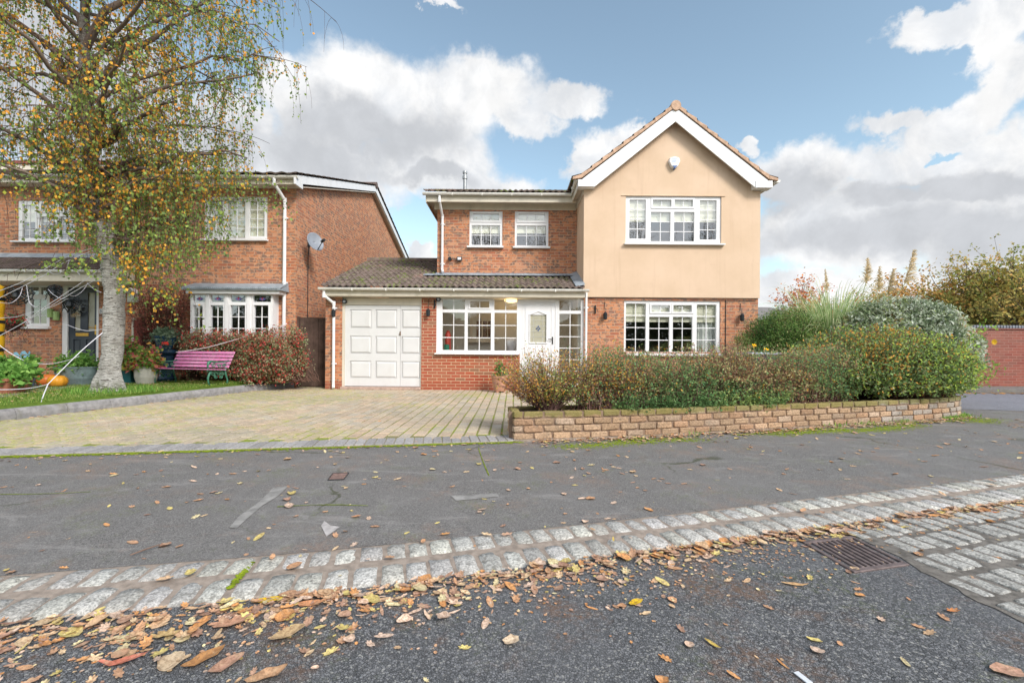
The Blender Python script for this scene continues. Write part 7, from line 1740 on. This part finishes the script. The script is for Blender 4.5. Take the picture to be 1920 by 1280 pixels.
# wobble the blob coordinates so that edges billow
nz = T.n('ShaderNodeTexNoise'); nz.inputs['Scale'].default_value = 7; nz.inputs['Detail'].default_value = 8; nz.inputs['Roughness'].default_value = .6; T.l(D, nz.inputs['Vector']); sc_ = T.n('ShaderNodeSeparateColor'); T.l(nz.outputs['Color'], sc_.inputs[0])
azw = T.math('ADD', az, T.math('MULTIPLY', T.math('SUBTRACT', sc_.outputs[0], .5), .20)); elw = T.math('ADD', el, T.math('MULTIPLY', T.math('SUBTRACT', sc_.outputs[1], .5), .17))
def dirof(px, py): x, y = un(px, py); return math.atan2(x, F), math.atan2(-y, math.hypot(x, F))
def blobs(lst, power=1.0):
    acc = None
    for (px, py, rx, ry) in lst:
        a, e = dirof(px, py); a1, _ = dirof(px + rx, py); a0, _ = dirof(px - rx, py); _, e1 = dirof(px, py - ry); _, e0 = dirof(px, py + ry); ra, re = abs(a1 - a0) / 2, abs(e1 - e0) / 2
        u = T.math('MULTIPLY', T.math('SUBTRACT', azw, a), 1 / ra); v = T.math('MULTIPLY', T.math('SUBTRACT', elw, e), 1 / re); d = T.math('SQRT', T.math('ADD', T.math('MULTIPLY', u, u), T.math('MULTIPLY', v, v))); f = T.math('SUBTRACT', 1., d)
        acc = f if acc is None else T.math('SMOOTH_MAX', acc, f, .12)
    return acc
cl = blobs([(760, 200, 210, 110), (620, 215, 150, 90), (900, 170, 130, 80), (520, 150, 60, 60), (590, 340, 180, 130), (800, 300, 170, 75), (880, 350, 120, 50), (1080, 175, 85, 42), (980, 215, 70, 40), (790, 470, 40, 22), (1150, 290, 130, 55), (1215, 245, 40, 20),
            (160, 200, 330, 160), (420, 290, 150, 150), (0, 60, 260, 90), (815, 14, 50, 14), (1680, 290, 130, 55), (1500, 330, 110, 65), (1850, 300, 140, 75), (1600, 430, 220, 110), (1860, 430, 240, 120), (1800, 215, 110, 45), (1700, 205, 110, 26), (1880, 150, 80, 90), (1860, 50, 130, 60), (1745, 40, 110, 34), (1480, 560, 160, 45), (1760, 560, 260, 45), (1400, 290, 30, 15), (1200, 560, 900, 30)])
hole = blobs([(1030, 300, 45, 40), (1500, 150, 160, 120), (1260, 110, 200, 110), (1790, 268, 50, 14), (1770, 100, 60, 30), (700, 440, 40, 25), (770, 425, 60, 30)])
fld = T.math('ADD', cl, T.math('MULTIPLY', T.math('SUBTRACT', n1, .5), .75)); fld = T.math('ADD', fld, T.math('MULTIPLY', T.math('SUBTRACT', n2, .5), .42)); fld = T.math('SUBTRACT', fld, T.math('MULTIPLY', T.math('MAXIMUM', hole, 0.), .9))
front = T.mr(Y_, -.15, .35); gen = T.math('MULTIPLY', T.math('SUBTRACT', nb_, .46), 2.6)
m1 = T.n('ShaderNodeMix', data_type='FLOAT'); T.l(front, m1.inputs[0]); T.l(gen, m1.inputs[2]); T.l(fld, m1.inputs[3]); cover = T.mr(m1.outputs[0], -.12, .30)
dk = blobs([(700, 250, 190, 60), (600, 300, 130, 60), (100, 190, 420, 190), (1640, 440, 230, 55), (1880, 440, 200, 60), (1480, 360, 90, 60), (1700, 350, 150, 30), (1850, 350, 110, 40), (800, 330, 100, 24), (430, 330, 80, 120)])
dkn = T.math('ADD', dk, T.math('MULTIPLY', T.math('SUBTRACT', n1, .5), .9)); dark = T.mr(dkn, -.25, .50); thick = T.mr(m1.outputs[0], .05, .75)
bil = T.mr(T.noise(D, 9, 7, .62, .5), .36, .62); white = T.mix(bil, (.76, .785, .82), (.95, .95, .95)); gen_d = T.mr(nb_, .5, .75, 0, .6); dfin = T.n('ShaderNodeMix', data_type='FLOAT'); T.l(front, dfin.inputs[0]); T.l(gen_d, dfin.inputs[2]); T.l(dark, dfin.inputs[3])
wisp = T.mr(n2, .3, .7, .93, 1.05); cb = T.n('ShaderNodeCombineXYZ'); [T.l(wisp, cb.inputs[i]) for i in range(3)]
cloudc = T.mix(1., T.mix(T.math('MULTIPLY', dfin.outputs[0], .95), white, (.59, .61, .645)), cb.outputs[0], 'MULTIPLY')
skyc = T.n('ShaderNodeVectorMath', operation='SCALE'); T.l(sky.outputs[0], skyc.inputs[0]); skyc.inputs['Scale'].default_value = 1.0
hsv = T.n('ShaderNodeHueSaturation'); hsv.inputs['Saturation'].default_value = .86; T.l(T.mix(1., skyc.outputs[0], (1.12, 1.17, 1.0), 'MULTIPLY'), hsv.inputs['Color'])
bg1 = T.n('ShaderNodeBackground'); T.l(hsv.outputs[0], bg1.inputs[0]); bg1.inputs[1].default_value = SKYS = .125
bg2 = T.n('ShaderNodeBackground'); T.l(cloudc, bg2.inputs[0]); T.l(T.math('ADD', .60, T.math('MULTIPLY', T.math('SUBTRACT', 1., front), .58)), bg2.inputs[1])
ms = T.n('ShaderNodeMixShader'); T.l(cover, ms.inputs[0]); T.l(bg1.outputs[0], ms.inputs[1]); T.l(bg2.outputs[0], ms.inputs[2]); T.l(ms.outputs[0], out.inputs[0])
sl_ = bpy.data.lights.new('sun', 'SUN'); sl_.energy = 2.2; sl_.angle = R(18); sl_.color = (1, .95, .88); so = bpy.data.objects.new('sun', sl_); COL.objects.link(so)
dv = Vector((math.sin(SUN_AZ) * math.cos(SUN_EL), math.cos(SUN_AZ) * math.cos(SUN_EL), math.sin(SUN_EL))); so.rotation_euler = dv.to_track_quat('Z', 'Y').to_euler()
cam = bpy.data.cameras.new('camera'); cam.lens = 16; cam.sensor_width = 36; cam.clip_end = 2000; cam.clip_start = .05; cam.shift_y = 14 / 1920
co = bpy.data.objects.new('camera', cam); COL.objects.link(co); co.location = (0, 0, EYE); co.rotation_euler = (Matrix.Rotation(R(90), 3, 'X') @ Matrix.Rotation(ROLL, 3, 'Z')).to_euler(); SC.camera = co
SC.view_settings.view_transform = 'Standard'; SC.view_settings.look = 'None'; SC.view_settings.exposure = 0.82; SC.view_settings.gamma = 1
SC.cycles.max_bounces = 6; SC.cycles.transparent_max_bounces = 12; SC.cycles.use_denoising = True
